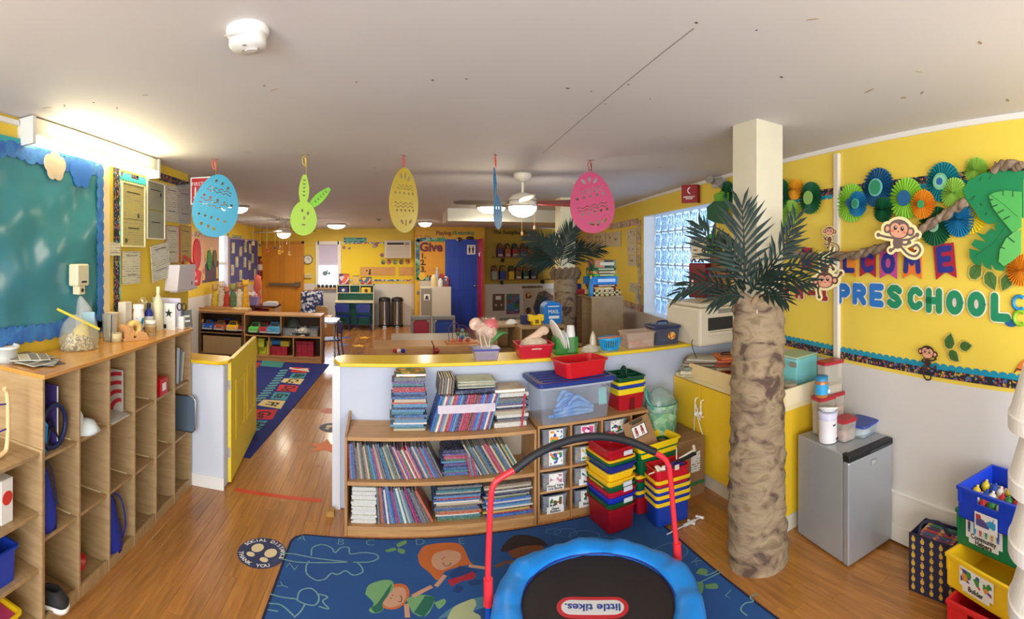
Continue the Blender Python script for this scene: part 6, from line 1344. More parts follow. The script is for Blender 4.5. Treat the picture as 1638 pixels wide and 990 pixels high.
def rosette(px, py, rx, ry, hx, lab, cen=(), dep=.03, off=.02, n=30, part=None):
    c, w_, h_ = onR(px-rx, py-ry, px+rx, py+ry, off); r_ = (h_/2+w_/2)/2; r_ = h_/2
    t = thing('paper_rosette', lab, 'paper rosette', c, RR); g = G(); vs = []; rt = random.Random(int(px*7+py))
    for i in range(2*n):
        a = 2*pi*i/(2*n); y = -dep/2 if i % 2 else dep/2
        k = 1.0 if i % 2 else .97
        vs += [(.10*r_*cos(a), y*.3-.012, .10*r_*sin(a)), (k*r_*cos(a), y*(.8+.3*rt.random()), k*r_*sin(a))]
    vs.append((0, -.012, 0)); m_ = 4*n
    fs = [(2*i, 2*i+1, (2*i+3) % m_, (2*i+2) % m_) for i in range(2*n)]+[(2*i, (2*i+2) % m_, m_) for i in range(2*n)]
    if part: fs = [f for f in fs[:2*n] if part(vs[f[1]])]
    mk('pleated_disc', G().add(vs, fs), mat(hx, .6, n=.12, ns=14), t)
    for k, (cr, ch) in enumerate(cen): mk('centre_disc', G().ell(0, 0, r_*cr, r_*cr, -.026-.003*k, -.020-.003*k, 24), mat(ch, .6), t)
    return t
GR = {'dk': '#0f5a34', 'lime': '#8cc83a', 'navy': '#104f7a', 'blue': '#1878a8', 'teal': '#0f7f8a', 'or': '#e8921c', 'ye': '#e6d02a', 'lg': '#9ac850'}
rosette(1252, 312, 14, 26, GR['dk'], 'dark green paper rosette half hidden by the square post', off=.03)
rosette(1276, 303, 13, 17, '#eaa820', 'small orange paper rosette between two dark green ones', off=.02)
rosette(1302, 317, 19, 26, GR['dk'], 'dark green paper rosette with pale green centre by the post', [(.42, '#8ab860')], off=.03)
rosette(1270, 340, 15, 20, GR['lg'], 'light green paper rosette just above the palm leaves', off=.025)
rosette(1252, 352, 12, 22, GR['lime'], 'lime rosette edge showing behind the palm leaves', off=.02)
rosette(1366, 325, 21, 31, GR['lime'], 'lime rosette with navy centre right of the conduit', [(.22, '#1b5f98')], off=.02)
rosette(1380, 327, 16, 20, GR['blue'], 'small blue rosette with green centre overlapping a lime one', [(.4, '#4fa8a0'), (.3, '#2f8a60')], off=.045)
rosette(1410, 301, 24, 32, GR['navy'], 'large navy blue rosette with round green centre', [(.44, '#6fb8b4'), (.36, '#2a8a64')], off=.03)
rosette(1420, 336, 16, 20, GR['dk'], 'small dark green rosette below the large navy one', off=.04)
rosette(1455, 318, 24, 33, GR['lime'], 'lime rosette with solid blue centre above the waving monkey', [(.38, '#1a5f94')], off=.03)
rosette(1485, 328, 20, 23, GR['or'], 'orange rosette with green centre', [(.28, '#3a9a5a')], off=.05)
rosette(1513, 292, 29, 32, GR['teal'], 'large teal rosette with ringed green and blue centre', [(.42, '#6fb890'), (.3, '#8ac8a8'), (.18, '#1c5fa0')], off=.03)
rosette(1534, 310, 20, 24, GR['lg'], 'light green rosette overlapping the large teal one', off=.05)
rosette(1566, 274, 22, 21, GR['lg'], 'topmost light green rosette beside the big leaf', off=.03)
rosette(1500, 362, 24, 32, GR['dk'], 'dark green rosette behind the vine rope', [(.3, '#8fb89a')], off=.02)
rosette(1540, 352, 23, 28, GR['blue'], 'blue rosette under the vine rope', off=.03)
rosette(1556, 347, 30, 28, GR['ye'], 'yellow fan rosette below the big leaf', off=.015, part=lambda v: v[0] > -.02)
rosette(1638, 432, 17, 26, GR['or'], 'orange rosette at the right edge under the big leaves', off=.03)
# vine rope of twisted brown paper
def vine(pxs, r_, name, lab, off=.07):
    P_ = [aw(a, b)-NR*off for a, b in pxs]; Q = bez(P_, 12); t = thing(name, lab, 'vine', (0, 0, 0)); random.seed(2)
    for s in (0, 1):
        g = G(); R2 = []
        for i, q in enumerate(Q):
            a = i*.33+s*pi; R2.append(q+Vector((0, 0, 1))*cos(a)*r_*.55+UR*0+NR*sin(a)*r_*.55)
        g.tube(R2, r_, 7, rs=[r_*random.uniform(.65, 1.2) for _ in R2]); mk('twisted_strand', g, mat('#94806a', .85, n=.7, ns=22, c2='#665242'), t)
    return t
vine([(1243, 398), (1275, 404), (1305, 410), (1345, 410), (1380, 408), (1400, 403), (1425, 396), (1450, 388), (1480, 372), (1510, 353), (1540, 335), (1556, 325)], .020, 'paper_vine', 'twisted brown paper vine hanging across the yellow wall')
vine([(1600, 272), (1620, 268), (1645, 268)], .02, 'paper_vine', 'short end of brown paper vine above the big leaf')
# big monstera leaves
def leafthing(lab, outer, hx, slots=(), off=.05, cat='paper leaf', rib=None):
    P0 = aw(*outer[0]) if False else aw(sum(p[0] for p in outer)/len(outer), sum(p[1] for p in outer)/len(outer)); t = thing('paper_leaf', lab, cat, P0-NR*off, RR)
    def L2(px, py): q = aw(px, py)-P0; return (q.dot(UR), q.z)
    pts = [L2(*p) for p in outer]
    mk('leaf_sheet', cutshape(pts, [], .004), mat(hx, .55, n=.12, ns=6), t)
    for (x0, y0, x1, y1, wd) in slots:
        a = Vector(L2(x0, y0)); b = Vector(L2(x1, y1)); mk('slit', G().tube([(a.x, -.003, a.y), (b.x, -.003, b.y)], wd*.35, 5), mat('#1c5a34', .7), t)
    if rib: q = [L2(*p) for p in rib]; mk('midrib', G().tube([(a, -.003, b) for a, b in q], .003, 5), mat(hx, .6, n=.5, ns=3), t)
    return t
leafthing('large dark green cut paper leaf at the upper right', [(1550, 307), (1558, 292), (1580, 280), (1610, 276), (1645, 276), (1645, 350), (1625, 345), (1612, 355), (1590, 360), (1575, 350), (1566, 335), (1556, 322)], '#0f8a54', [(1563, 322, 1569, 315, .012), (1577, 292, 1580, 286, .01), (1592, 290, 1595, 284, .01), (1577, 327, 1580, 330, .01), (1585, 345, 1588, 342, .01)], .06)
leafthing('dark green lobed cut paper leaf lower right with deep notches', [(1612, 352), (1600, 362), (1603, 371), (1596, 366), (1585, 376), (1572, 373), (1588, 388), (1570, 383), (1564, 392), (1580, 402), (1561, 398), (1562, 412), (1568, 421), (1580, 425), (1580, 416), (1586, 427), (1596, 431), (1594, 420), (1602, 431), (1615, 433), (1625, 400), (1632, 370)], '#0f7f4c', (), .07, rib=[(1570, 410), (1600, 390), (1620, 362)])
leafthing('light green cut paper leaf with slits over the dark leaves', [(1594, 316), (1602, 311), (1620, 308), (1645, 310), (1645, 365), (1632, 374), (1622, 362), (1612, 350), (1600, 334)], '#52b45a', [(1595, 322, 1601, 322, .008), (1598, 334, 1608, 330, .009), (1608, 343, 1618, 338, .009), (1617, 353, 1627, 348, .009), (1617, 308, 1617, 316, .008), (1632, 308, 1632, 318, .008)], .085, rib=[(1598, 314), (1620, 330), (1640, 348)])
leafthing('pale green cut paper leaf at the right edge, tips down', [(1645, 368), (1632, 374), (1622, 382), (1612, 400), (1610, 418), (1618, 425), (1630, 418), (1645, 405)], '#62bc62', [(1612, 395, 1620, 398, .008), (1625, 380, 1635, 388, .009)], .09)
leafthing('dark green paper leaf behind the palm fronds left of the post', [(1138, 332), (1150, 322), (1172, 322), (1172, 360), (1150, 356), (1138, 350)], '#0f5f3c', (), .05)
leafthing('lime paper leaf peeking left of the square post', [(1148, 312), (1160, 306), (1172, 308), (1172, 335), (1150, 334)], '#6fb82a', (), .04)
leafthing('green round paper leaf above the emergency notice', [(1140, 376), (1152, 372), (1160, 382), (1156, 396), (1146, 406), (1138, 400)], '#3aa040', (), .06)
rosette(1168, 310, 12, 20, GR['dk'], 'dark green rosette edge left of the square post', off=.03)
# small leaves in trios
def smallleaf(px, py, w_, h_, ang, lab, hx='#4e7a38'):
    c = aw(px, py)-NR*.012; t = thing('small_leaf', lab, 'paper leaf', c, rot=(Matrix.Rotation(RR, 4, 'Z') @ Matrix.Rotation(ang, 4, 'Y')).to_euler())
    sh = [(0, h_/2), (w_*.32, h_*.22), (w_/2, -.05*h_), (w_*.33, -h_*.38), (0, -h_/2), (-w_*.33, -h_*.38), (-w_/2, -.05*h_), (-w_*.32, h_*.22)]
    mk('paper_backing', G().prism([(a*1.28, b*1.22) for a, b in sh], -.001, .001), mat('#c9b458', .7), t); mk('leaf_face', G().prism(sh, -.0025, -.001), mat(hx, .6, n=.35, ns=50), t)
    mk('vein', G().box(-.0012, .0012, -.0035, -.0025, -h_*.45, h_*.4), mat('#2f5326', .7), t)
k_ = .0042
for i, (px, py, w_, h_, a, lb_) in enumerate([(1563, 433, 18, 24, .6, 'olive paper leaf directly under the lobed leaf, left of its trio'), (1587, 449, 18, 25, 2.7, 'olive paper leaf hanging in the middle of the upper trio'), (1611, 452, 16, 22, 3.6, 'olive paper leaf right of the upper trio near the letter L'),
        (1521, 545, 16, 21, .2, 'dark olive leaf upper left of the trio by the small monkey'), (1547, 553, 19, 14, 0.0, 'dark olive leaf right of the trio by the small monkey'), (1528, 569, 22, 17, 0.0, 'dark olive leaf lowest of the trio by the small monkey')]):
    if i == 4: smallleaf(px, py, 13*k_, 18*k_, R(80), lb_, '#3f6a2c')
    elif i == 5: smallleaf(px, py, 14*k_, 19*k_, R(130), lb_, '#3f6a2c')
    else: smallleaf(px, py, w_*k_, h_*k_, a, lb_, '#4e7a38' if i < 3 else '#3f6a2c')
ST = {'P': [[(-.25, -.36), (-.25, .36)], [(-.25, .34), (.1, .34), (.24, .22), (.24, .1), (.1, -.03), (-.25, -.03)]], 'E': [[(.25, .36), (-.22, .36), (-.22, -.36), (.25, -.36)], [(-.22, 0), (.18, 0)]],
      'S': [[(.24, .26), (.1, .36), (-.1, .36), (-.24, .22), (-.12, .05), (.12, -.05), (.24, -.22), (.1, -.36), (-.1, -.36), (-.24, -.26)]], 'C': [[(.25, .24), (.08, .36), (-.1, .34), (-.25, .15), (-.25, -.15), (-.1, -.34), (.08, -.36), (.25, -.24)]],
      'H': [[(-.24, -.36), (-.24, .36)], [(.24, -.36), (.24, .36)], [(-.24, 0), (.24, 0)]], 'L': [[(-.2, .36), (-.2, -.36), (.28, -.36)]], 'A': [[(-.26, -.36), (0, .36), (.26, -.36)], [(-.15, -.1), (.15, -.1)]],
      'M': [[(-.3, -.36), (-.24, .36), (0, -.05), (.24, .36), (.3, -.36)]], 'I': [[(-.18, .36), (.18, .36)], [(0, .36), (0, -.36)], [(-.18, -.36), (.18, -.36)]], 'W': [[(-.34, .36), (-.18, -.36), (0, .1), (.18, -.36), (.34, .36)]], '-': [[(-.2, 0), (.2, 0)]],
      'O': [[(.25*cos(2*pi*i/14), .34*sin(2*pi*i/14)) for i in range(15)]]}
ST['R'] = ST['P']+[[(0, -.03), (.25, -.36)]]
def bubble(ch, w_, h_, rad, y, zc=0):
    g = G(); k = 0
    for st_ in ST[ch]:
        for i, (x, z) in enumerate(st_):
            x, z = x*w_, z*h_+zc; k += 1; g.j = 5; g.ell(x, z, rad, rad, y-.002-.0001*(k % 7), y, 14)
            if i:
                d = Vector((x-px, z-pz)); d.normalize(); n_ = Vector((-d.y, d.x))*rad
                g.prism([(px+n_.x, pz+n_.y), (px-n_.x, pz-n_.y), (x-n_.x, z-n_.y), (x+n_.x, z+n_.y)], y-.002-.0001*((k+3) % 7), y)
            px, pz = x, z
    return g
# WELCOME pennants
pen = [('W', 1293, 396, 434, '#b02036', -3), ('E', 1331, 402, 441, '#c04a90', 0), ('L', 1360, 402, 443, '#e8862a', 0), ('C', 1391, 401, 443, '#a81c38', 0), ('O', 1424, 401, 446, '#c04a8c', 0), ('M', 1462, 397, 446, '#e8762a', 0), ('E', 1514, 390, 446, '#a81c3a', 6)]
for i, (ch, px, y0_, y1_, hx, tl) in enumerate(pen):
    w2 = 13+.028*(px-1293); c, w_, h_ = onR(px-w2-1, y0_, px+w2+1, y1_, .015); w_ = .135 if i else .11
    t = thing('letter_pennant', f'{["dark red","magenta","orange","dark red","magenta","orange","dark red"][i]} pennant with blue letter {ch}, {ORD[i]} from the palm', 'pennant', c, rot=(Matrix.Rotation(RR, 4, 'Z') @ Matrix.Rotation(R(-tl), 4, 'Y')).to_euler())
    mk('flag', G().prism([(-w_/2, h_/2), (-w_/2, -h_/2), (0, -h_*.30), (w_/2, -h_/2), (w_/2, h_/2)][::-1], -.0015, .0015), mat(hx, .6), t)
    mk('letter_face', bubble(ch, w_*1.12, h_*.82, w_*.125, -.002, h_*.06), mat('#252f86', .6), t)
# I AM-I PRESCHOOL letters
M_lo = mat('#e9e2c8', .6)
let = [('A', 1260, 455, 477, '#a8202c', 0), ('M', 1281, 454, 477, '#a8202c', 0), ('-', 1301, 463, 468, '#a8202c', 0), ('I', 1321, 455, 480, '#a8202c', 0),
       ('P', 1352, 454, 485, '#1f74c8', 0), ('R', 1377, 454, 486, '#1f74c8', 0), ('E', 1404, 455, 489, '#2478cc', 0), ('S', 1433, 457, 491, '#1a8a60', 0), ('C', 1466, 460, 494, '#1a8a60', 0), ('H', 1496, 462, 499, '#1a8a60', 0),
       ('O', 1529, 465, 502, '#1a8a60', 0), ('O', 1564, 467, 505, '#1a8a60', 0), ('L', 1601, 470, 512, '#1a8a60', 0)]
for i, (ch, px, y0_, y1_, hx, _) in enumerate(let):
    c, w_, h_ = onR(px-10, y0_, px+10, y1_, .01)
    if ch == '-': h_ = .115; c.z = aw(px, 468).z
    nm = {'#a8202c': 'dark red', '#1f74c8': 'blue', '#2478cc': 'blue', '#1a8a60': 'green'}[hx]
    t = thing('wall_letter', f'{nm} cardboard letter {ch if ch != "-" else "hyphen"} in the lower line, {ORD[i]} from the palm', 'letter', c, RR)
    ww = h_*(1.22 if i in (4, 5, 6, 7) else 1.1 if i > 7 else .95); hr = h_*.16
    mk('white_edge', bubble(ch, ww, h_*1.08, hr+.008, 0), M_lo, t); mk('letter_face', bubble(ch, ww, h_*1.08, hr, -.003), mat(hx, .5), t)
    if ch == 'O': mk('pink_centre', G().ell(0, 0, ww*.25-hr, h_*.37-hr*.9, -.004, -.003, 16), mat('#d9c6c0', .6), t)
# alphabet rings at right edge
for k, (px, py, hx, lb_) in enumerate(((1632, 484, '#1a8ac8', 'blue cardboard letter C at the right edge'), (1634, 508, '#8cc02a', 'lime cardboard letter C at the right edge'), (1619, 516, '#1f5f98', 'navy dot under the letter L'))):
    c = aw(px, py)-NR*(.012+.004*(k % 2)); t = thing('wall_letter', lb_, 'letter', c, RR)
    if k < 2:
        P_ = [(.034*cos(a), .034*sin(a)) for a in [R(50+260*i/14) for i in range(15)]]; mk('letter_face', G().tube([(a, 0, b) for a, b in P_], .010, 6), mat(hx, .5), t)
    else: mk('letter_face', G().ell(0, 0, .035, .02, -.002, .001), mat(hx, .5), t)
# ---------- monkeys ----------
M_mb = mat('#5a3c34', .6); M_mf = mat('#d99a7c', .6); M_mc = mat('#e8d9a0', .6); M_mg = mat('#6c5650', .6); M_blush = mat('#d8705c', .6)
def monkey(c, s, rz_, tilt, lab, brown, arms, legs, tail, rim=.012, body=(0, -.11), flip=False):
    t = thing('monkey_cutout', lab, 'cutout', c, rot=(Matrix.Rotation(rz_, 4, 'Z') @ Matrix.Rotation(tilt, 4, 'Y')).to_euler())
    def E_(g, x, z, a, b, y): g.ell(x*s, z*s, a*s, b*s, y-.002, y, 18)
    def rib(g, pts, r_, y):
        P_ = bez([(p[0]*s, 0, p[1]*s) for p in pts], 5); vs = []; n = len(P_)
        for i, p in enumerate(P_):
            t_ = (P_[min(i+1, n-1)]-P_[max(0, i-1)]); t_ = t_.normalized() if t_.length else Vector((1, 0, 0)); q = Vector((-t_.z, 0, t_.x))*r_*s
            vs += [(p.x+q.x, y, p.z+q.z), (p.x-q.x, y, p.z-q.z), (p.x+q.x, y-.002, p.z+q.z), (p.x-q.x, y-.002, p.z-q.z)]
        fs = []
        for i in range(n-1): a = 4*i; fs += [(a, a+1, a+5, a+4), (a+2, a+6, a+7, a+3), (a, a+4, a+6, a+2), (a+1, a+3, a+7, a+5)]
        g.add(vs, fs)
    limbs = arms+legs+([tail] if tail else [])
    if rim:
        k = rim/s; g = G(); E_(g, 0, 0, .62+k, .5+k, 0); E_(g, -.62, -.05, .24+k, .26+k, 0); E_(g, .62, -.05, .24+k, .26+k, 0); E_(g, body[0], body[1]*10 if False else body[1], .30+k, .36+k, 0)
        for l_ in limbs: rib(g, l_, .07+k, 0)
        for l_ in arms+legs: E_(g, l_[-1][0], l_[-1][1], .11+k, .11+k, 0)
        mk('cream_rim', g, M_mc, t)
    g = G()
    for l_ in limbs: rib(g, l_, .055, -.002)
    for l_ in arms+legs: E_(g, l_[-1][0], l_[-1][1], .1, .1, -.002)
    mk('limbs', g, brown, t); g = G(); E_(g, body[0], body[1], .26, .32, -.0025); mk('body', g, brown, t)
    g = G(); E_(g, -.60, -.05, .20, .22, -.003); E_(g, .60, -.05, .20, .22, -.003); E_(g, 0, 0, .56, .46, -.0045); mk('head', g, brown, t)
    g = G(); E_(g, -.2, .02, .24, .25, -.007); E_(g, .2, .02, .24, .25, -.007); E_(g, 0, -.17, .40, .24, -.007); E_(g, -.6, -.05, .10, .12, -.0055); E_(g, .6, -.05, .1, .12, -.0055); mk('face', g, M_mf, t)
    g = G(); E_(g, -.18, .04, .085, .11, -.009); E_(g, .18, .04, .085, .11, -.009); E_(g, 0, -.12, .035, .025, -.009); rib(g, [(-.13, -.22), (0, -.28), (.13, -.22)], .018, -.007); mk('eyes_and_mouth', g, M_black, t)
    g = G(); E_(g, -.16, .08, .03, .035, -.0105); E_(g, .2, .08, .03, .035, -.0105); mk('eye_glints', g, M_wht, t)
    g = G(); E_(g, -.3, -.12, .08, .06, -.0085); E_(g, .3, -.12, .08, .06, -.0085); mk('cheeks', g, M_blush, t)
    return t
monkey(aw(1461, 368)-NR*.13, .118, RR+R(15), R(8), 'large grey-brown monkey cutout with cream rim reaching along the vine', M_mg, [[(-.2, -.45), (-.6, -.45), (-1.05, -.40)], [(.2, -.5), (.6, -.4), (.95, -.15)]], [[(-.1, -.8), (-.15, -.95), (-.3, -1.05)], [(.15, -.7), (.45, -.68), (.6, -.55)]], [(.2, -.8), (.6, -1.1), (1.0, -1.15), (1.2, -.85), (1.0, -.62), (.8, -.75)], body=(.02, -.62))
monkey(aw(1338, 447)-NR*.10, .115, RR+R(22), R(-4), 'upside-down brown monkey cutout hanging from the vine', M_mb, [[(-.3, -.2), (-.5, -.5), (-.45, -.95)], [(.4, -.0), (.75, .1), (1.0, .35)]], [[(-.05, .8), (-.2, 1.1), (-.15, 1.4)], [(.15, .75), (.4, .85), (.55, .6)]], [(.05, .8), (.15, 1.3), (.45, 1.5), (.6, 1.85)], body=(0, .65))
monkey(aw(1338, 370)-NR*.06, .062, RR+R(22), R(4), 'small brown monkey cutout climbing on the white conduit', mat('#6a4438', .6), [[(-.2, -.6), (-.5, -.8), (-.65, -.65)], [(.1, -.6), (-.2, -1.0), (-.45, -.9)]], [[(0, -1.2), (-.2, -1.5), (-.4, -1.4)], [(.1, -1.2), (0, -1.6), (-.15, -1.8)]], [(.2, -1.2), (.8, -1.3), (1.2, -1.7), (1.1, -2.2), (.8, -2.1)], rim=.003, body=(.05, -.9))
monkey(aw(1488, 562)-NR*.02, .080, RR+R(4), R(6), 'small dark brown monkey cutout sitting on the lower border', mat('#3a2220', .6), [[(-.2, -.5), (-.4, -.7), (-.1, -.8)], [(.2, -.55), (.5, -.5), (.65, -.35)]], [[(-.2, -1.0), (-.3, -1.2), (-.15, -1.3)], [(.2, -1.0), (.55, -1.1), (.7, -.9)]], [(0, -1.1), (-.2, -1.6), (.05, -1.95), (.4, -1.85), (.4, -1.55)], rim=0, body=(.05, -.75))
t = thing('banana_picture', 'orange tail of another paper animal at the right edge border', 'cutout', aw(1634, 585)-NR*.01, RR); mk('body', G().prism([(-.03, -.03), (.02, -.02), (.03, .04), (.0, .02)], -.002, .002), mat('#e8762a', .6), t); mk('outline', G().tube([(-.035, -.002, -.035), (-.02, -.002, -.015), (.02, -.002, -.02)], .003), M_black, t)
# ---------- signs and lamp near the window ----------
c, w_, h_ = onR(1104, 297, 1130, 325, .0)
t = thing('emergency_phone_sign', 'dark red emergency phone sign on the wall above the glass blocks', 'sign', ay(1117, 311, 3.75)+Vector((.0, 0, 0)), R(-20))
w_, h_ = .17, .17; q = (ay(1117, 311, 3.75))
t.location = aw(1117, 311)-NR*.10; t.rotation_euler = (0, 0, RR+R(38)); w_, h_ = .17, .18
mk('panel', G().box(-w_/2, w_/2, -.004, .004, -h_/2, h_/2), mat('#8e1428', .45), t); mk('side_panel', G().box(w_/2-.004, w_/2+.004, 0, .08, -h_/2, h_/2), mat('#7a1020', .45), t)
mk('handset_symbol', G().tube(bez([(.01, -.006, .065), (-.012, -.006, .045), (-.012, -.006, .02), (.01, -.006, 0)], 4), .006), M_wht, t); text('EMERGENCY\nPHONE', .022, M_wht, t, (0, -.006, -.04), off=.0004)
c = aw(1156, 291)-NR*.06; t = thing('emergency_light', 'grey twin-head emergency light beside the square post', 'light', c, RR+R(30))
mk('head', G().x(Matrix.Rotation(R(70), 4, 'X')).lathe([(.02, -.03), (.035, .02), (.04, .04), (.03, .042), (0, .03)], 16), mat('#8f8a84', .4), t, (-.06, 0, .01)); mk('head', G().x(Matrix.Rotation(R(60), 4, 'X')).lathe([(.02, -.03), (.035, .02), (.04, .04), (.03, .042), (0, .03)], 16), mat('#8f8a84', .4), t, (.05, -.02, -.03)); mk('bracket', G().box(-.07, .09, .02, .06, -.05, .04), mat('#a9a49c', .5), t, bev=.005)
t = thing('emergency_notice', 'white EMERGENCY 911 notice beside the glass block window', 'notice', aw(1131, 397)-NR*.05, RR+R(38))
mk('sheet', G().box(-.12, .14, -.003, .0, -.11, .11), mat('#d9ccb4', .6), t); mk('black_band', G().box(-.115, .135, -.005, -.003, .05, .10), M_black, t); text('EMERGENCY', .048, M_wht, t, (.012, -.006, .074), .0006); text('POLICE', .026, M_black, t, (-.06, -.004, .028), off=.0006); text('CALL', .034, M_black, t, (.06, -.004, .028), off=.0006); text('FIRE', .022, M_black, t, (-.075, -.004, -.02), off=.0006); text('MEDICAL', .020, M_black, t, (-.06, -.004, -.08), off=.0006); text('911', .095, M_black, t, (.06, -.004, -.04), off=.0015)
t = thing('first_aid_box', 'dark red emergency phone box under the 911 notice', 'box', aw(1131, 447)-NR*.03, RR+R(25))
mk('box', G().box(-.10, .10, -.12, 0, -.17, .16), mat('#6e1020', .4), t, bev=.01); mk('top_rings', G().tube([(-.08, -.1, .17), (-.05, -.1, .2), (-.02, -.1, .17)], .008).tube([(.0, -.1, .17), (.03, -.1, .2), (.06, -.1, .17)], .008), mat('#4e0c18', .4), t); mk('white_mark', G().box(-.06, -.04, -.123, -.12, -.08, .0), M_wht, t)
t = thing('brown_paper_trunk', 'brown paper tree trunk on the wall behind the palm', 'paper trunk', aw(1152, 450)-NR*.01, RR)
for k in range(4): mk('paper_section', G().prism([(-.16+.02*k, .28-.15*k), (.2, .28-.15*k), (.2, .14-.15*k), (-.17+.03*k, .13-.15*k)][::-1], -.004-.001*k, .0), mat(['#8a5a3c', '#9a6a48', '#7c5038', '#a07654'][k], .8, b=.3, bs=40), t)
# ---------- alcove notices left of the window ----------
M_cb = picmat(['#c9a98a', '#b89a9a', '#9a6a5a', '#d8b08a', '#8a9aa0', '#d8c090'], 30)
for lab, px in (('upper crayon print border above the wall drawings', (975, 351, 1022, 366)), ('lower crayon print border under the wall drawings', (998, 482, 1030, 497))):
    c, w_, h_ = onR(*px, .004); mk('border_strip', G().box(-w_/2, w_/2, -.004, 0, -.045, .045), M_cb, None, c, RR, label=lab, cat='border strip')
c, w_, h_ = onR(1020, 352, 1027, 490, .006); t = mk('border_strip', G().box(-.05, .05, -.006, 0, -h_/2, h_/2), M_cb, None, c, RR, label='vertical crayon print border left of the glass block window', cat='border strip')
for i, (px, lab) in enumerate((((935, 374, 948, 400), 'leftmost child drawing above the games'), ((950, 373, 969, 397), 'second child drawing above the games'), ((970, 371, 994, 394), 'third child drawing above the games'), ((1004, 366, 1019, 388), 'topmost drawing in the column beside the window border'), ((1004, 389, 1019, 407), 'second drawing in the column beside the window border'), ((1005, 408, 1019, 425), 'third drawing in the column beside the window border'), ((1008, 453, 1025, 468), 'ruled notice low beside the window border'), ((1017, 470, 1027, 484), 'small slip at the bottom of the window border'))):
    c, w_, h_ = onR(*px, .008); t = thing('drawing', lab, 'drawing', c, RR); mk('sheet', G().box(-w_/2, w_/2, -.002, 0, -h_/2, h_/2), mat('#c9bfa4' if i < 6 else '#b9b8a0', .7), t)
    mk('crayon_marks', G().box(-w_*.35, w_*.3, -.003, -.002, -h_*.1, h_*.35), picmat(['#c9bfa4', '#c9bfa4', '#c9a83a', '#8a6a4a', '#c9bfa4'], 22, rnd=True) if i < 6 else textmat('#b9b8a0', '#77765f', 40, 12), t)
# ================= BACK ROOM =================
def onY(Y, px0, py0, px1, py1): return rY(Y, px0, py0, px1, py1)
def poster(name, lab, cat, Y, px, m_, th=.006, frame=None, rz=0, parts=None, off=.0):
    c, w_, h_ = onY(Y, *px); t = thing(name, lab, cat, (c.x, Y-off, c.z), rz)
    mk('sheet', G().box(-w_/2, w_/2, -th, 0, -h_/2, h_/2), m_, t)
    if frame: mk('border', G().box(-w_/2-.02, w_/2+.02, -th*.8, 0, h_/2-.0, h_/2+.04).box(-w_/2-.02, w_/2+.02, -th*.8, 0, -h_/2-.04, -h_/2).box(-w_/2-.03, -w_/2, -th*.8, 0, -h_/2-.04, h_/2+.04).box(w_/2, w_/2+.03, -th*.8, 0, -h_/2-.04, h_/2+.04), frame, t)
    if parts: parts(t, w_, h_)
    return t
def shelfunit(name, lab, x0_, x1_, y0_, y1_, h_, cols, shelves, mw=M_shelf, mv=M_shelfv):
    t = thing(name, lab, 'shelf unit', ((x0_+x1_)/2, (y0_+y1_)/2, 0)); X = Matrix.Translation((-(x0_+x1_)/2, -(y0_+y1_)/2, 0))
    def q(): return G().x(X)
    mk('top_board', q().box(x0_, x1_, y0_, y1_, h_-.025, h_), mw, t, bev=.002)
    for x in (x0_, x1_-.02): mk('side_panel', q().box(x, x+.02, y0_+.002, y1_, 0, h_-.025), mv, t)
    mk('back_panel', q().box(x0_+.02, x1_-.02, y1_-.01, y1_, .02, h_-.025), M_plyx if mw is M_plyh else mat('#4d3a28', .7), t)
    for z, xa_, xb_ in shelves: mk('shelf', q().box(xa_, xb_, y0_+.004, y1_-.01, z-.018, z), mw, t)
    for x, za, zb_ in cols: mk('divider', q().box(x-.009, x+.009, y0_+.003, y1_-.01, za, zb_), mv, t)
    mk('kick_board', q().box(x0_+.02, x1_-.02, y0_+.01, y0_+.03, 0, .06), mw, t)
    return t
YS = 7.45
xl, xr = ay(390, 500, YS).x, ay(514, 500, YS).x; xm = ay(449, 500, YS).x
xq = ay(430, 500, YS).x+.0; xq2 = ay(469, 500, YS).x
shelfunit('toy_shelf', 'low wooden toy shelf with cars behind the alphabet rug', xl, xr, YS, YS+.38, .74, [(xm, .40, .715), (xq, .075, .38), (xq2, .075, .38)], [(.08, xl+.02, xr-.02), (.40, xl+.02, xr-.02)])
xl2 = ay(312, 500, YS).x+.02
shelfunit('toy_shelf', 'darker low toy shelf left of the car shelf, against the wall', max(xl2, -3.17), xl-.03, YS+.05, YS+.40, .74, [], [(.40, max(xl2, -3.17)+.02, xl-.05)], woodmat('#8a6a48', '#6a4c30', .5, (3, 22, 22)), woodmat('#7a5a3a', '#5c4028', .5, (22, 22, 3)))
mk('drawer_front', G().box(-3.1, xl-.06, YS+.04, YS+.06, .05, .34), mat('#9c8460', .6), None, label='tan cardboard panel closing the bottom of the darker toy shelf', cat='panel')
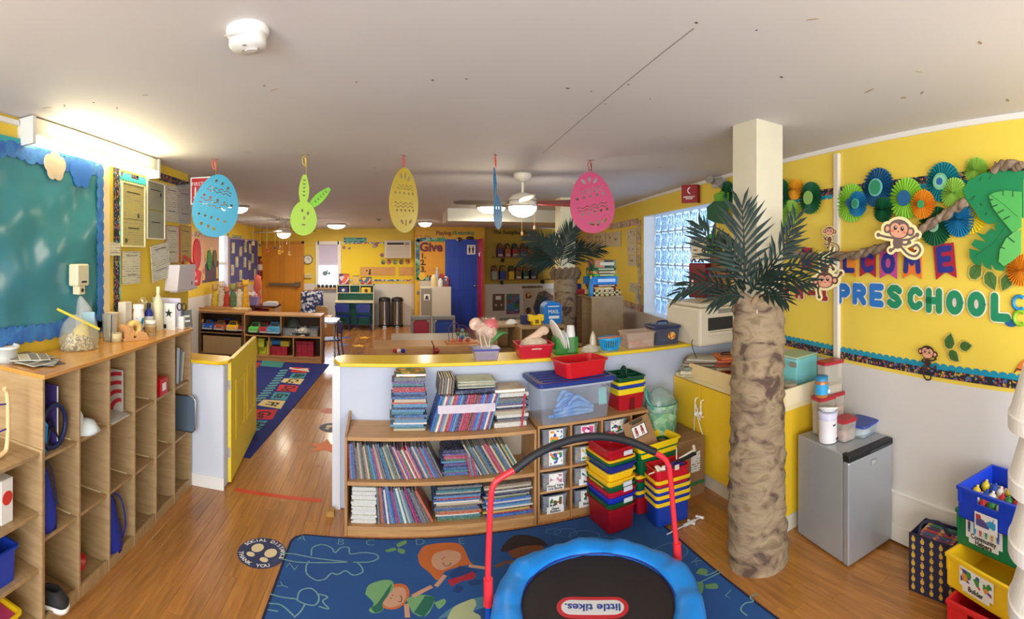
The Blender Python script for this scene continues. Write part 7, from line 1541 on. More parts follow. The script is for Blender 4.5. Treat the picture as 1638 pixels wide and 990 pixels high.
def car(px, hx, lab, z=.401, Y=YS+.02, s=1.0, roof='#20242c'):
    x = ay(px, 500, Y).x; t = thing('toy_car', lab, 'toy car', (x, Y+.11, z)); m_ = mat(hx, .3)
    mk('body', G().loft([(.20*s, .26*s, .035), (.22*s, .28*s, .06), (.21*s, .27*s, .11*s), (.17*s, .2*s, .13*s)], .03, 3), m_, t)
    mk('cabin', G().loft([(.17*s, .17*s, .12*s), (.13*s, .12*s, .19*s)], .03, 3, cy=.02), m_, t); mk('windscreen', G().add([(-.065*s, -.069*s, .13*s), (.065*s, -.069*s, .13*s), (.048*s, -.044*s, .18*s), (-.048*s, -.044*s, .18*s)], [(0, 1, 2, 3)]), mat(roof, .2), t)
    g = G()
    for sx in (-.10*s, .10*s):
        for sy in (-.09*s, .09*s): g.x(Matrix.Translation((sx, sy, .04)) @ Matrix.Rotation(pi/2, 4, 'Y')).lathe([(.04*s, -.015), (.04*s, .015)], 12)
    mk('wheels', g, M_black, t); mk('bumper', G().box(-.09*s, .09*s, -.145*s, -.13*s, .045, .065).box(-.08*s, -.05*s, -.142*s, -.13*s, .085, .1).box(.05*s, .08*s, -.142*s, -.13*s, .085, .1), mat('#b9bcb8', .3), t)
    return t
car(407, '#58b85a', 'green toy car on the upper toy shelf'); car(421, '#a83038', 'dark red toy car between green and blue toys'); car(438, '#3a8fc0', 'light blue toy car right of the red one', s=1.1)
car(371, '#d8a828', 'yellow toy car on the darker shelf', Y=YS+.08); car(386, '#8a3038', 'maroon toy truck at the right end of the darker shelf', Y=YS+.08, s=.9); car(351, '#9a4a38', 'rust brown toy tractor on the darker shelf', Y=YS+.08)
car(332, '#1c4fae', 'blue toy truck on the darker shelf', Y=YS+.08); car(341, '#b8242c', 'flat red toy car beside the blue truck', Y=YS+.08, s=.8); car(361, '#2a3fae', 'dark blue toy wagon behind the yellow car', Y=YS+.2, s=1.1)
for px, hx, lb_ in ((321, '#d89a3a', 'yellow duck toy'), (315, '#a86a3a', 'brown bear toy')):
    x = ay(px, 500, YS+.1).x; t = thing('toy_animal', lb_+' at the left end of the darker shelf', 'toy', (x, YS+.18, .401)); mk('body', G().sph((0, 0, .07), .07, 10, sz=1.0).sph((0, -.03, .17), .045, 10), mat(hx, .6), t); mk('beak', G().sph((0, -.08, .165), .015, 6), mat('#d8682a', .5), t)
x = ay(462, 500, YS).x; t = thing('storage_bin', 'clear bin of pale toys on the upper toy shelf, right of centre', 'bin', (x, YS+.18, .401)); mk('body', G().tray(.26, .26, .12, .92), M_clear2, t); mk('toys', bagmesh(.2, .2, .12, 0, 101), picmat(['#5a6a6a', '#b9b9a8', '#8a8a7a', '#3a4a48'], 26), t, (0, 0, .02))
x = ay(480, 500, YS).x; t = thing('toy_pile', 'heap of white animal toys in the upper right of toy shelf', 'toys', (x, YS+.17, .401)); mk('heap', bagmesh(.34, .22, .16, .02, 102), picmat(['#d8d4cc', '#e6e2da', '#3a3a3e', '#b9b4aa', '#8a8a8a'], 24), t); mk('base_tray', G().tray(.3, .24, .05), M_dk, t)
x = ay(498, 500, YS).x; t = thing('storage_bin', 'clear bin with tan toys at right end of the toy shelf', 'bin', (x, YS+.18, .401)); mk('body', G().tray(.2, .24, .13, .92), M_clear2, t); mk('toys', G().bb(0, 0, .006, .16, .2, .08), picmat(['#a89878', '#c9b898', '#7a6a58'], 26), t)
x = ay(466, 484, YS).x; mk('mesh_ball', bagmesh(.24, .2, .14, 0, 103), mat('#5c6a62', .5, a=.7), None, (x, YS+.2, .53), label='dark crumpled mesh heap above the bins on the toy shelf', cat='toys')
t = thing('yellow_blocks', 'yellow green building blocks in the lower left of toy shelf', 'blocks', (ay(415, 500, YS).x, YS+.16, .081))
for i, (x_, z_, w_, h_) in enumerate(((-.12, 0, .12, .14), (.02, 0, .14, .12), (.14, 0, .08, .22), (-.12, .141, .1, .1), (.0, .121, .12, .14), (-.04, .0, .02, .26))): mk('block', G().bb(x_, -.01*i, z_, w_, .14, h_), mat(['#c8c83a', '#b8c02a', '#d0c83a', '#d8c024', '#c0c838', '#8a7a20'][i], .5), t, bev=.004)
def redblocks(px, lab, n_, m__, ex=None):
    x = ay(px, 500, YS).x; t = thing('cardboard_bricks', lab, 'toy bricks', (x, YS+.16, .081))
    for j in range(m__):
        for i in range(n_): mk('toy_brick', G().bb((i-(n_-1)/2)*.095, 0, .048*j, .092, .2, .046), mat('#a81e34', .55), t, bev=.002)
    if ex: ex(t)
redblocks(444, 'red cardboard bricks under a blue roll on the lower toy shelf', 3, 3, lambda t: (mk('blue_roll', G().tube([(-.14, -.02, .19), (.03, -.02, .19)], .045, 12), mat('#2f86c8', .4), t), mk('yellow_brick', G().bb(.1, 0, .146, .14, .18, .08), mat('#d8c02a', .5), t, bev=.003)))
redblocks(486, 'red cardboard bricks filling the lower right of toy shelf', 3, 5)
# things on the darker shelf and behind it
t = thing('wooden_tray', 'flat wooden tray on top of the darker toy shelf', 'tray', ((ay(345, 500, YS+.2).x), YS+.22, .741)); mk('tray', G().tray(.75, .26, .06, .98), M_shelf, t)
t = thing('peg_board', 'wooden puzzle board with pale pegs at right end of darker shelf', 'puzzle', ((ay(385, 500, YS+.2).x), YS+.22, .741)); mk('board', G().bb(0, 0, 0, .3, .26, .05), M_shelf, t); g = G()
for i in range(6):
    for j in range(4): g.lathe([(.015, .05), (.015, .065)], 8, (-.12+.048*i, -.09+.06*j, 0))
mk('pegs', g, mat('#d8caa0', .5), t)
t = thing('play_table', 'dark play table with red bins by the orange exit door', 'table', (ay(418, 490, 8.9).x, 8.95, 0)); mk('tabletop', G().box(-.95, .32, -.25, .25, .70, .73), mat('#5a2a22', .5), t)
for x_ in (-.9, .28):
    for y_ in (-.2, .2): mk('leg', G().box(x_-.02, x_+.02, y_-.02, y_+.02, 0, .70), mat('#5a2a22', .5), t)
mk('end_board', G().box(.26, .32, -.25, .25, .45, .72), M_shelfv, t)
for k, x_ in enumerate((-.28, .02)): b = mk('red_bin', G().bb(x_, -.1, .5, .24, .2, .16), mat('#7a1620', .4), t); mk('bin_picture', G().box(x_-.05, x_+.06, -.203, -.2, .53, .62), picmat(['#c04a50', '#d8a0a0', '#8a2a30'], 40), b)
for i, (px, w_, h_, cs, lb_, mt_) in enumerate(((353, .3, .42, None, 'brown woven basket of utensils on the play table', mat('#6a4630', .8, n=.6, ns=30)), (382, .34, .18, None, 'green and white toy truck on the play table', picmat(['#2f7a3a', '#d8d8d0', '#2a6a34', '#c8d0c8'], 12)), (401, .3, .2, None, 'lilac plastic toy tub on the play table', mat('#8f7fc0', .4)))):
    x = ay(px, 480, 8.85).x; t = thing('toy_container', lb_, 'toy container', (x, 8.9, .731)); mk('body', bagmesh(w_, .2, h_, 0, 110+i) if i != 2 else G().tray(w_, .22, h_*.8), mt_, t); mk('contents', bagmesh(w_*.8, .16, .14, 0, 120+i), picmat(['#d8d0c4', '#c87a6a', '#e6e2dc', '#9a8ac0'], 20), t, (0, 0, h_*.7))
t = thing('coral_toy', 'tall coral pink stacking toy by the orange door', 'toy', (ay(412, 470, 9.3).x, 9.3, .70)); mk('stack', G().lathe([(.10, 0), (.06, .1), (.10, .14), (.05, .26), (.09, .32), (.06, .48), (.08, .55), (0, .6)], 14), mat('#d0604c', .5), t); mk('stand', G().lathe([(.14, -.68), (.14, 0)], 12), mat('#c0705c', .6), t)
c = ay(431, 489, 8.8); mk('paper_pile', G().bb(0, 0, 0, .26, .2, .05).bb(.02, 0, .05, .2, .16, .02), mat('#c9ccd6', .6), None, (c.x, 8.9, .731), label='small pile of papers at the end of the play table', cat='papers')
# rear left wall pictures
def onLL(px): c, w_, h_ = rLL(*px); return Vector((-3.2, c.y, c.z)), w_, h_
c, w_, h_ = onLL((303, 378, 349, 452)); t = thing('bulletin_board', 'pink flower bulletin board on the rear left wall', 'bulletin board', c, RL)
mk('paper_ground', G().box(-w_/2, w_/2, -.006, 0, -h_/2, h_/2), mat('#dcae90', .7), t); mk('border', G().box(-w_/2, w_/2, -.01, -.004, h_/2-.02, h_/2+.07), M_cb, t); mk('dark_ground', G().prism([(-w_*.1, -h_/2), (w_/2, -h_/2), (w_/2, -h_*.05), (w_*.28, -h_*.02), (0, -h_*.1)][::1], -.010, -.006), mat('#5c4856', .7), t)
for x_, z_, hx, rr_ in ((-.3, .12, '#b81c24', .2), (.12, -.02, '#2f7a38', .14), (.33, .02, '#6a5a3a', .12)): mk('paper_flower', G().ell(x_*w_, z_*h_, rr_*.8, rr_*1.3, -.03, -.008, 14), mat(hx, .6), t)
for x_, z_ in ((-.05, -.3), (.44, -.3), (.02, .1), (.2, .15)): mk('yellow_note', G().box(x_*w_-.05, x_*w_+.05, -.014, -.010, z_*h_-.12, z_*h_+.1), picmat(['#d8b03a', '#e0c890', '#c8785a'], 12), t)
c, w_, h_ = onLL((367, 384, 411, 450)); t = thing('bulletin_board', 'purple bulletin board with pinned drawings on the rear left wall', 'bulletin board', c, RL)
mk('board', G().box(-w_/2, w_/2, -.01, 0, -h_/2, h_/2), mat('#4b4a86', .7), t); mk('frame', G().box(-w_/2-.03, w_/2+.03, -.014, 0, h_/2, h_/2+.03).box(-w_/2-.03, w_/2+.03, -.014, 0, -h_/2-.03, -h_/2).box(w_/2, w_/2+.05, -.014, 0, -h_/2, h_/2).box(-w_/2-.04, -w_/2, -.014, 0, -h_/2, h_/2), mat('#a88ab0', .6), t)
for k, (x_, z_) in enumerate(((-.4, .3), (-.15, .22), (.02, .33), (.2, .3), (-.28, -.02), (.0, -.04), (.18, -.12), (-.15, -.34), (-.42, -.2), (.4, -.35), (.3, .05))): mk('pinned_drawing', G().box(x_*w_-.09, x_*w_+.09, -.014, -.010, z_*h_-.11, z_*h_+.11), picmat(['#c9c890', '#a8b8a8', '#d8d0b0', '#8a9a6a', '#c9b080'], 14, rnd=True), t, (0, 0, 0))
for px, lab, m_ in (((368, 456, 394, 478), 'framed colourful poster low on the rear left wall', picmat(['#5a7a8a', '#a8684a', '#6a8a5a', '#c9b890', '#4a5a6a'], 7)), ((396, 455, 411, 476), 'pale poster low beside the orange door frame', mat('#c9b8b4', .7))):
    c, w_, h_ = onLL(px); mk('poster', G().box(-w_/2, w_/2, -.01, 0, -h_/2, h_/2), m_, None, c+Vector((.002, 0, 0)), RL, label=lab, cat='poster')
c, w_, h_ = onLL((371, 378, 386, 383)); mk('banner', G().box(-w_/2, w_/2, -.006, 0, -.05, .05), textmat('#5a8a6a', '#d8d8b0', 20, 6), None, c+Vector((.002, 0, 0)), RL, label='small green name banner above the purple board', cat='banner')
t = thing('fire_extinguisher', 'red and white fire extinguisher beside the orange door', 'fire extinguisher', ay(415, 430, 11.2)+Vector((.0, 0, -.25))); mk('cylinder', G().lathe([(.07, 0), (.08, .03), (.08, .38), (.03, .46), (.03, .5)], 14), mat('#7a1420', .35), t); mk('label_band', G().lathe([(.081, .22), (.081, .36)], 14), mat('#c9b8a4', .5), t); mk('valve', G().bb(0, 0, .5, .1, .04, .05), M_dk, t); mk('wall_bracket', G().box(-.12, .0, -.02, .02, .3, .36), M_dk, t)
# clock, thermostat, window pots
c = ay(493, 415, 11.58); t = thing('wall_clock', 'round white wall clock right of the orange exit door', 'clock', c)
mk('case', G().x(Matrix.Rotation(pi/2, 4, 'X')).lathe([(.11, 0), (.115, .0), (.115, .03), (.10, .035), (.095, .02)], 28), mat('#6a6a66', .4), t); mk('dial', G().ell(0, 0, .10, .10, -.028, -.02, 28), mat('#dedbd2', .5), t); mk('hands', G().box(-.004, .004, -.034, -.030, 0, .06).box(0, .05, -.034, -.030, -.004, .004), M_black, t)
g = G()
for k in range(12): a = 2*pi*k/12; g.ell(.082*sin(a), .082*cos(a), .006, .006, -.031, -.028, 6)
mk('hour_marks', g, M_black, t)
c = ay(493, 441, 11.58); t = thing('wall_thermostat', 'small cream thermostat box under the wall clock', 'thermostat', c); mk('box', G().box(-.09, .09, -.05, 0, -.05, .05), M_cream, t, bev=.008); mk('vent', G().box(-.07, .07, -.052, -.05, -.02, .02), mat('#b9a880', .6), t)
for k in range(5):
    c = ay(510+6.3*k, 460, 11.53); t = thing('window_pot', f'small black flower pot on the far window sill, {ORD[k]} from left', 'pot', (c.x, 11.535, .90), group='pots on the far window sill'); mk('pot', G().lathe([(.03, 0), (.042, .07), (.036, .07), (.028, .01)], 12), M_black, t); mk('soil', G().lathe([(.035, .055), (0, .065)], 10), mat('#3a2a20', .9), t)
c = ay(522, 427, 11.66); t = mk('window_sticker', G().ell(-.0, 0, .02, .025, -.01, 0, 8).ell(-.05, -.06, .07, .06, -.01, -.008, 12).ell(.05, -.06, .03, .04, -.01, -.008, 10), mat('#6a7a80', .6), None, (c.x+.02, 11.67, 1.3), label='small grey stickers on the far window pane', cat='sticker')
# yellow board, air conditioner, paper strip
poster('notice_board', 'large yellow paper notice board left of the air conditioner', 'notice board', 11.597, (546, 390, 662, 447), mat('#e8cb22', .6), frame=picmat(['#3a9a8a', '#c84a3a', '#d8c8a0', '#3a6ab0', '#e8e0c0'], 22))
poster('word_banner', 'blue and green word banner above the yellow notice board', 'banner', 11.59, (550, 380, 586, 388), textmat('#6ab0a8', '#24405a', 14, 5))
for k, px in enumerate((613, 622, 632, 642, 652)):
    c = ay(px, 419, 11.585); mk('paper_circle', G().ell(0, 0, .055, .06, -.006, 0, 12), picmat([['#a8a050', '#6a7a5a', '#3a5a4a'], ['#b8485a', '#8a4a7a', '#c87a5a'], ['#8a9a6a', '#b0a878', '#5a7a5a'], ['#7a5a3a', '#a88a4a', '#4a4a4a'], ['#a84a3a', '#6a4a3a', '#c88a4a']][k], 30), None, c, label=f'{["olive","pink","pale green","brown","rust"][k]} paper circle under the air conditioner', cat='paper circle', group='paper circles under the air conditioner')
for px, py, s_, lb_ in ((550, 396, .04, 'small dark red picture on yellow board'), (559, 397, .035, 'small bird picture on yellow board'), (600, 392, .07, 'grey globe picture on the yellow board top'), (611, 408, .05, 'small ring picture at left of air conditioner')):
    c = ay(px, py, 11.585); mk('picture', G().ell(0, 0, s_, s_, -.006, 0, 10), picmat(['#7a6a8a', '#b05a5a', '#8aa09a', '#c9b87a'], 25, rnd=True), None, c, label=lb_, cat='picture')
for px, lab in (((576, 427, 632, 441), 'long pink paper strip with a drawn figure'), ((638, 427, 661, 441), 'short pink paper strip at the right')):
    c, w_, h_ = onY(11.59, *px); t = thing('paper_strip', lab+' below the air conditioner', 'paper strip', (c.x, 11.588, c.z)); mk('sheet', G().box(-w_/2, w_/2, -.004, 0, -h_/2, h_/2), mat('#d8a262', .7, n=.2, ns=6), t)
    if w_ > .5: mk('drawn_figure', G().ell(-.18, .03, .02, .03, -.007, -.004, 8).prism([(-.22, -.08), (-.16, -.08), (-.17, .0), (-.2, .02)], -.007, -.004).box(-.28, -.24, -.007, -.004, .0, .03), M_dk, t)
c, w_, h_ = onY(11.45, 615, 384, 658, 413); t = thing('air_conditioner', 'cream wall air conditioner above the pink paper strips', 'air conditioner', (c.x, 11.45, c.z))
mk('case', G().box(-w_/2, w_/2, -.05, .15, -h_/2, h_/2), mat('#cfc4b4', .5), t, bev=.012); mk('air_outlet', G().box(-w_*.40, w_*.22, -.055, -.049, h_*.24, h_*.36), M_dk, t); mk('controls', G().box(w_*.25, w_*.42, -.055, -.049, h_*.22, h_*.38), mat('#8a8274', .5), t)
for k in range(9): mk('grille_slat', G().box(-w_*.42, w_*.42, -.058, -.05, -h_*.40+h_*.065*k, -h_*.375+h_*.065*k), mat('#b5a698', .5), t)
# green desk unit with chairs
c, w_, h_ = onY(11.0, 536, 460, 598, 522); xd = c.x; t = thing('study_desk', 'green and white study desk with hutch under the notice board', 'desk', (xd, 11.15, 0))
M_dg = mat('#1f7a68', .5); M_dw = mat('#c9c6a8', .5); hw = w_/2
for x_ in (-hw, hw-.02): mk('side_panel', G().box(x_, x_+.02, -.25, .25, 0, .60), M_dw, t); mk('hutch_side', G().box(x_+.02 if x_ < 0 else x_-.0, (x_+.04 if x_ < 0 else x_+.02), -.02, .25, .61, 1.0), M_dw, t)
mk('tabletop', G().box(-hw, hw, -.27, .25, .60, .63), M_dw, t); mk('hutch_top', G().box(-hw+.02, hw, -.02, .25, .98, 1.0), M_dw, t); mk('hutch_shelf', G().box(-hw+.04, hw-.02, -.02, .25, .80, .815), M_dw, t); mk('back_panel', G().box(-hw+.02, hw-.02, .22, .24, .1, .98), M_dg, t); mk('modesty_panel', G().box(-hw+.02, hw-.02, .12, .14, .06, .42), M_dg, t)
for x_ in (-.12, .12): mk('hutch_divider', G().box(x_-.008, x_+.008, -.02, .22, .815, .98), M_dw, t)
mk('blue_box', G().bb(-.27, .08, .816, .24, .16, .13), M_navy, t) if False else None
for x_, hx, lb_ in ((-.27, '#1c2a6e', 'navy bin in the left slot of the green desk'), (.26, '#d8b828', 'yellow bin in the right slot of the green desk')):
    b = thing('desk_bin', lb_, 'bin', (xd+x_, 11.22, .816)); mk('bin', G().bb(0, 0, 0, .22, .16, .12), mat(hx, .5), b, bev=.006); mk('white_toy', G().sph((0, -.085, .05), .04, 8), mat('#d8cfc8' if x_ < 0 else '#5a3a2a', .6), b)
for px0, px1, y0_, y1_, m_, lb_ in ((542, 558, 441, 458, picmat(['#8a3a5a', '#c85a3a', '#4a3a7a', '#c9b8c8', '#d88a3a'], 10), 'framed colourful picture on the desk hutch'), (564, 574, 445, 459, mat('#c8a860', .6), 'tan card on the desk hutch'), (577, 594, 447, 459, picmat(['#a83a3a', '#3a6aa0', '#d8b04a', '#4a4a5a'], 11), 'box of toys with red and blue pattern on the desk hutch')):
    c, w_, h_ = onY(11.15, px0, y0_, px1, y1_); b = thing('hutch_box', lb_, 'box', (c.x, 11.2, 1.001)); mk('box', G().box(-w_/2, w_/2, -.02, .05, 0, h_), m_, b); mk('edge', G().box(-w_/2, w_/2, -.024, -.02, 0, .01).box(-w_/2, w_/2, -.024, -.02, h_-.01, h_), M_dk, b)
def kidchair(loc, rz_, hx, lab, s=1.0, frame='#1c2c6e', wood=False):
    t = thing('child_chair', lab, 'chair', loc, rz_); m_ = mat(hx, .4) if not wood else M_ply; mf = mat(frame, .4)
    mk('seat', G().slab([(-.16, -.15), (.16, -.15), (.17, .12), (.12, .17), (-.12, .17), (-.17, .12)], .30, .32), m_, t, bev=.006)
    mk('backrest', G().prism([(-.15, .40), (.15, .40), (.17, .55), (.13, .60), (-.13, .60), (-.17, .55)], .15, .17), m_, t, bev=.006)
    for x_ in (-.14, .14):
        mk('leg', G().tube([(x_, -.13, .30), (x_*1.15, -.17, 0)], .011), mf, t); mk('leg', G().tube([(x_, .16, .58), (x_, .15, .30), (x_*1.15, .19, 0)], .011), mf, t)
    return t
kidchair((xd-.25, 10.85, 0), R(180), '#12257e', 'left blue child chair tucked at the green desk')
kidchair((xd+.22, 10.85, 0), R(180), '#12257e', 'right blue child chair tucked at the green desk')
# trash cans
for k, px in enumerate((617, 634)):
    c = fl(px, 519, 0); t = thing('trash_can', f'{["left","right"][k]} steel pedal bin with black lid by the white wall', 'trash can', (c.x-.02+.04*k, 11.38, 0), group='steel pedal bins'); mk('body', G().lathe([(.135, .05), (.135, .60)], 24), mat('#9a9490', .22, m=.9), t); mk('base', G().lathe([(.14, 0), (.14, .05)], 24), M_black, t); mk('lid', G().lathe([(.14, .60), (.145, .63), (.12, .68), (0, .70)], 24), M_black, t); mk('pedal', G().bb(0, -.15, .01, .08, .05, .015), M_chrome, t); mk('side_band', G().lathe([(.137, .05), (.137, .60)], 24).x() if False else G().box(.02, .10, -.13, -.10, .05, .6), M_dk, t)
# cushion seat, wooden chair and small table behind the toy shelf
c = fl(498, 512, 0); t = thing('beanbag_chair', 'navy and white patterned floor chair by the orange door', 'chair', (ay(497, 480, 10.8).x, 10.8, 0)); mk('seat_cushion', bagmesh(.62, .5, .42, 0, 131), picmat(['#1c2a5a', '#24346a', '#c9ccd6', '#1c2a5a', '#8a94b0'], 20), t); mk('backrest', G().prism([(-.27, .3), (.27, .3), (.25, .85), (-.25, .85)], .1, .28), picmat(['#1c2a5a', '#24346a', '#c9ccd6', '#1c2a5a', '#8a94b0'], 20), t, bev=.04)
poster('picture_strip', 'strip of children portraits on the wall above the patterned chair', 'poster', 11.59, (486, 464, 508, 480), picmat(['#8a5a3a', '#c9a83a', '#3a6a4a', '#b84a3a', '#d8c8a0'], 14))
t = kidchair((ay(522, 500, 10.3).x, 10.3, 0), R(150), '#c9a06a', 'light wooden child chair behind the low white table', wood=True, frame='#b08a50')
b = thing('label_box', 'brown box with white label beside the wooden chair', 'box', (ay(520, 505, 10.0).x, 9.95, .0)); mk('box', G().bb(0, 0, 0, .3, .3, .42), M_shelfv, b); mk('label_card', G().box(-.06, .06, -.153, -.15, .2, .3), M_wht, b)
t = thing('child_table', 'white topped child table behind the right end of toy shelf', 'table', (ay(508, 510, 8.35).x, 8.35, 0)); mk('tabletop', G().loft([(.75, .6, .53), (.75, .6, .56)], .08, 4), mat('#b9c0d8', .35), t)
for x_ in (-.32, .32):
    for y_ in (-.24, .24): mk('leg', G().tube([(x_, y_, .53), (x_*1.05, y_*1.05, 0)], .014), M_chrome, t)
kidchair((ay(528, 520, 7.8).x, 7.85, 0), R(-70), '#1c2a66', 'navy child chair at the end of the toy shelf')
# closet wall: GIVE bulletin
MY = 10.995
c, w_, h_ = onY(MY, 667, 383, 712, 447); t = thing('bulletin_board', 'orange GIVE bulletin board left of the blue door', 'bulletin board', (c.x, MY, c.z))
mk('paper_ground', G().box(-w_/2, w_/2, -.008, 0, -h_/2, h_/2), mat('#e2a036', .7), t); M_tb = picmat(['#2a6a9a', '#3a9a8a', '#5a8a4a', '#24507a', '#8ab8b0'], 14)
mk('border', G().box(-w_/2-.03, -w_/2+.06, -.012, -.004, -h_/2, h_/2).box(-w_/2, w_/2, -.012, -.004, h_/2-.05, h_/2+.04).box(-w_/2, w_/2, -.012, -.004, -h_/2-.02, -h_/2+.05), M_tb, t)
text('Give', .28, mat('#6a1f3a', .6), t, (.0, -.014, h_*.30), .003, .012)
for k, s_ in enumerate(('1.', '2.', '3.')): text(s_, .17, mat('#3a2a20', .6), t, (-.18, -.014, h_*(.09-.17*k)), .003, .006); mk('faint_words', G().box(-.06, .22, -.011, -.008, h_*(.06-.17*k), h_*(.11-.17*k)), textmat('#e2a036', '#c97f2a', 30, 12), t)
mk('round_picture', G().ell(-.21, -h_*.42, .08, .085, -.018, -.01, 20), mat('#e8c03a', .6), t); mk('round_picture', G().ell(.24, -h_*.42, .06, .065, -.018, -.01, 20), mat('#b84a4a', .6), t); mk('small_dots', G().ell(-.08, -h_*.42, .018, .018, -.014, -.009, 8).ell(-.02, -h_*.42, .022, .02, -.014, -.009, 8).ell(.06, -h_*.42, .03, .028, -.014, -.009, 8).ell(.14, -h_*.42, .018, .018, -.014, -.009, 8), M_dk, t)
t = thing('wall_lettering', 'Playing and Learning lettering above the blue door', 'lettering', (ay(726, 373, MY).x, MY-.002, ay(726, 373, MY).z)); text('Playing', .13, mat('#8a4a3a', .6), t, (-.24, -.004, 0), .003, .003); text('Learning', .13, mat('#5a8a6a', .6), t, (.25, -.004, .01), .003, .003); mk('leaf_emblem', G().prism([(-.05, -.05), (.03, -.02), (.06, .07), (-.02, .05)], -.006, 0), mat('#8aa02a', .6), t)
t = thing('wall_lettering', 'small faded words above the GIVE board', 'lettering', (ay(678, 378, MY).x, MY-.002, ay(678, 378, MY).z)); text('Our', .08, mat('#8a4a2a', .6), t, (.08, -.004, 0), .002); mk('stars', G().ell(-.16, .01, .03, .03, -.005, 0, 6).ell(-.08, .01, .025, .025, -.005, 0, 6), mat('#d8703a', .6), t)
for px, lab, hx in (((757, 381, 747, 386), 'x', '#222222'),): pass
c = ay(738, 383, MY); t = thing('toy_animals', 'two dark felt animals perched above the blue door', 'ornament', (c.x, MY-.02, c.z)); mk('animal', G().sph((-.05, 0, 0), .05, 8, sx=1.4).sph((.20, 0, .03), .045, 8, sx=2.2).sph((.26, 0, .0), .03, 8), mat('#4a3f3a', .8), t); mk('white_patch', G().sph((-.1, -.03, -.01), .025, 8), M_wht, t)
poster('name_chart', 'white chart with red dots under the GIVE board', 'chart', MY, (671, 450, 694, 466), picmat(['#d9ccc0', '#d9ccc0', '#d9ccc0', '#b84a4a', '#d9ccc0'], 22), parts=lambda t, w_, h_: mk('frame_bar', G().box(-w_/2-.06, w_/2+.06, -.02, -.006, -h_/2-.05, -h_/2), mat('#6a7a8a', .6), t))
# sink counter with bottles
t = thing('wash_cabinet', 'white and grey wash cabinet under the GIVE board', 'cabinet', (ay(695, 500, 10.3).x, 10.45, 0)); mk('body', G().box(-.30, .36, -.15, .2, 0, 1.0), mat('#cfc9bc', .5), t, bev=.005); mk('grey_door', G().box(-.29, -.06, -.165, -.15, .35, .97), mat('#8a8478', .5), t); mk('white_card', G().box(-.23, -.10, -.172, -.165, .72, .85), M_wht, t); mk('black_symbol', G().ell(-.165, .79, .03, .03, -.176, -.172, 10).box(-.21, -.13, -.176, -.172, .74, .765), M_black, t)
mk('backsplash', G().box(-.28, -.02, .1, .16, 1.0, 1.12), mat('#b0a89c', .5), t)
for k, (x_, r_, h_, m_, lb_) in enumerate(((-.0, .07, .24, mat('#d8c08a', .4), 'cream bottle on the wash cabinet'), (.07, .03, .4, mat('#a8b4d0', .4), 'pale blue folder on the wash cabinet'), (.14, .06, .16, mat('#d8d4cc', .4), 'white tub on the wash cabinet'), (.27, .07, .2, picmat(['#a83a3a', '#3a4a7a', '#c88a7a'], 16), 'red craft cup on the wash cabinet'))):
    b = thing('cabinet_bottle', lb_, 'bottle', (ay(695, 500, 10.3).x+x_, 10.45, 1.001)); mk('body', G().lathe([(r_*.9, 0), (r_, .02), (r_, h_*.8), (r_*.5, h_)], 14), m_, b); mk('cap', G().lathe([(r_*.5, h_), (r_*.4, h_+.02), (0, h_+.02)], 10), M_wht, b)
# grey framed easel chairs and the grey table
for px0, px1, hx, lb_ in ((657, 690, '#9c1c38', 'grey framed child chair with dark red back, behind the grey table'), (692, 728, '#143a8e', 'grey framed child chair with dark blue back, behind the grey table')):
    Yc = 7.75; xa_, xb_ = ay(px0, 510, Yc).x, ay(px1, 510, Yc).x; w_ = xb_-xa_; t = thing('child_chair', lb_, 'chair', ((xa_+xb_)/2, Yc, 0)); m_ = mat('#7d7c7e', .5)
    mk('backrest', G().prism([(-w_/2+.04, .40), (w_/2-.04, .40), (w_/2-.04, .60), (w_/2-.08, .64), (-w_/2+.08, .64), (-w_/2+.04, .60)], -.005, .015), mat(hx, .5), t); mk('top_rail', G().box(-w_/2, w_/2, -.03, .04, .64, .71), m_, t, bev=.015); mk('seat', G().box(-w_/2+.03, w_/2-.03, .02, .32, .30, .34), m_, t)
    for x_ in (-w_/2+.02, w_/2-.02): mk('leg', G().box(x_-.02, x_+.02, -.02, .03, 0, .65), m_, t); mk('leg', G().box(x_-.02, x_+.02, .28, .32, 0, .33), m_, t)
t = thing('child_table', 'long grey child table with blue edge beyond the divider', 'table', (.53, 6.55, 0)); mk('tabletop', G().loft([(1.08, .80, .535), (1.08, .80, .56)], .05, 3), mat('#9b958c', .4), t, bev=.004); mk('edge_band', G().loft([(1.085, .805, .51), (1.085, .805, .535)], .05, 3), mat('#1c3a7e', .4), t)
for x_ in (-.48, .48):
    for y_ in (-.35, .35): mk('leg', G().tube([(x_, y_, .51), (x_*1.06, y_*1.06, 0)], .02), mat('#2a3a6a', .4), t)
for k, (x_, hx) in enumerate(((-.38, '#b9b2a8'), (.0, '#1c48a8'), (.38, '#b9b2a8'))): kidchair((.53+x_, 5.93, 0), 0, hx, f'{"grey" if k % 2 == 0 else "blue"} child chair under the near side of the grey table, {ORD[k]} from left', s=.8)
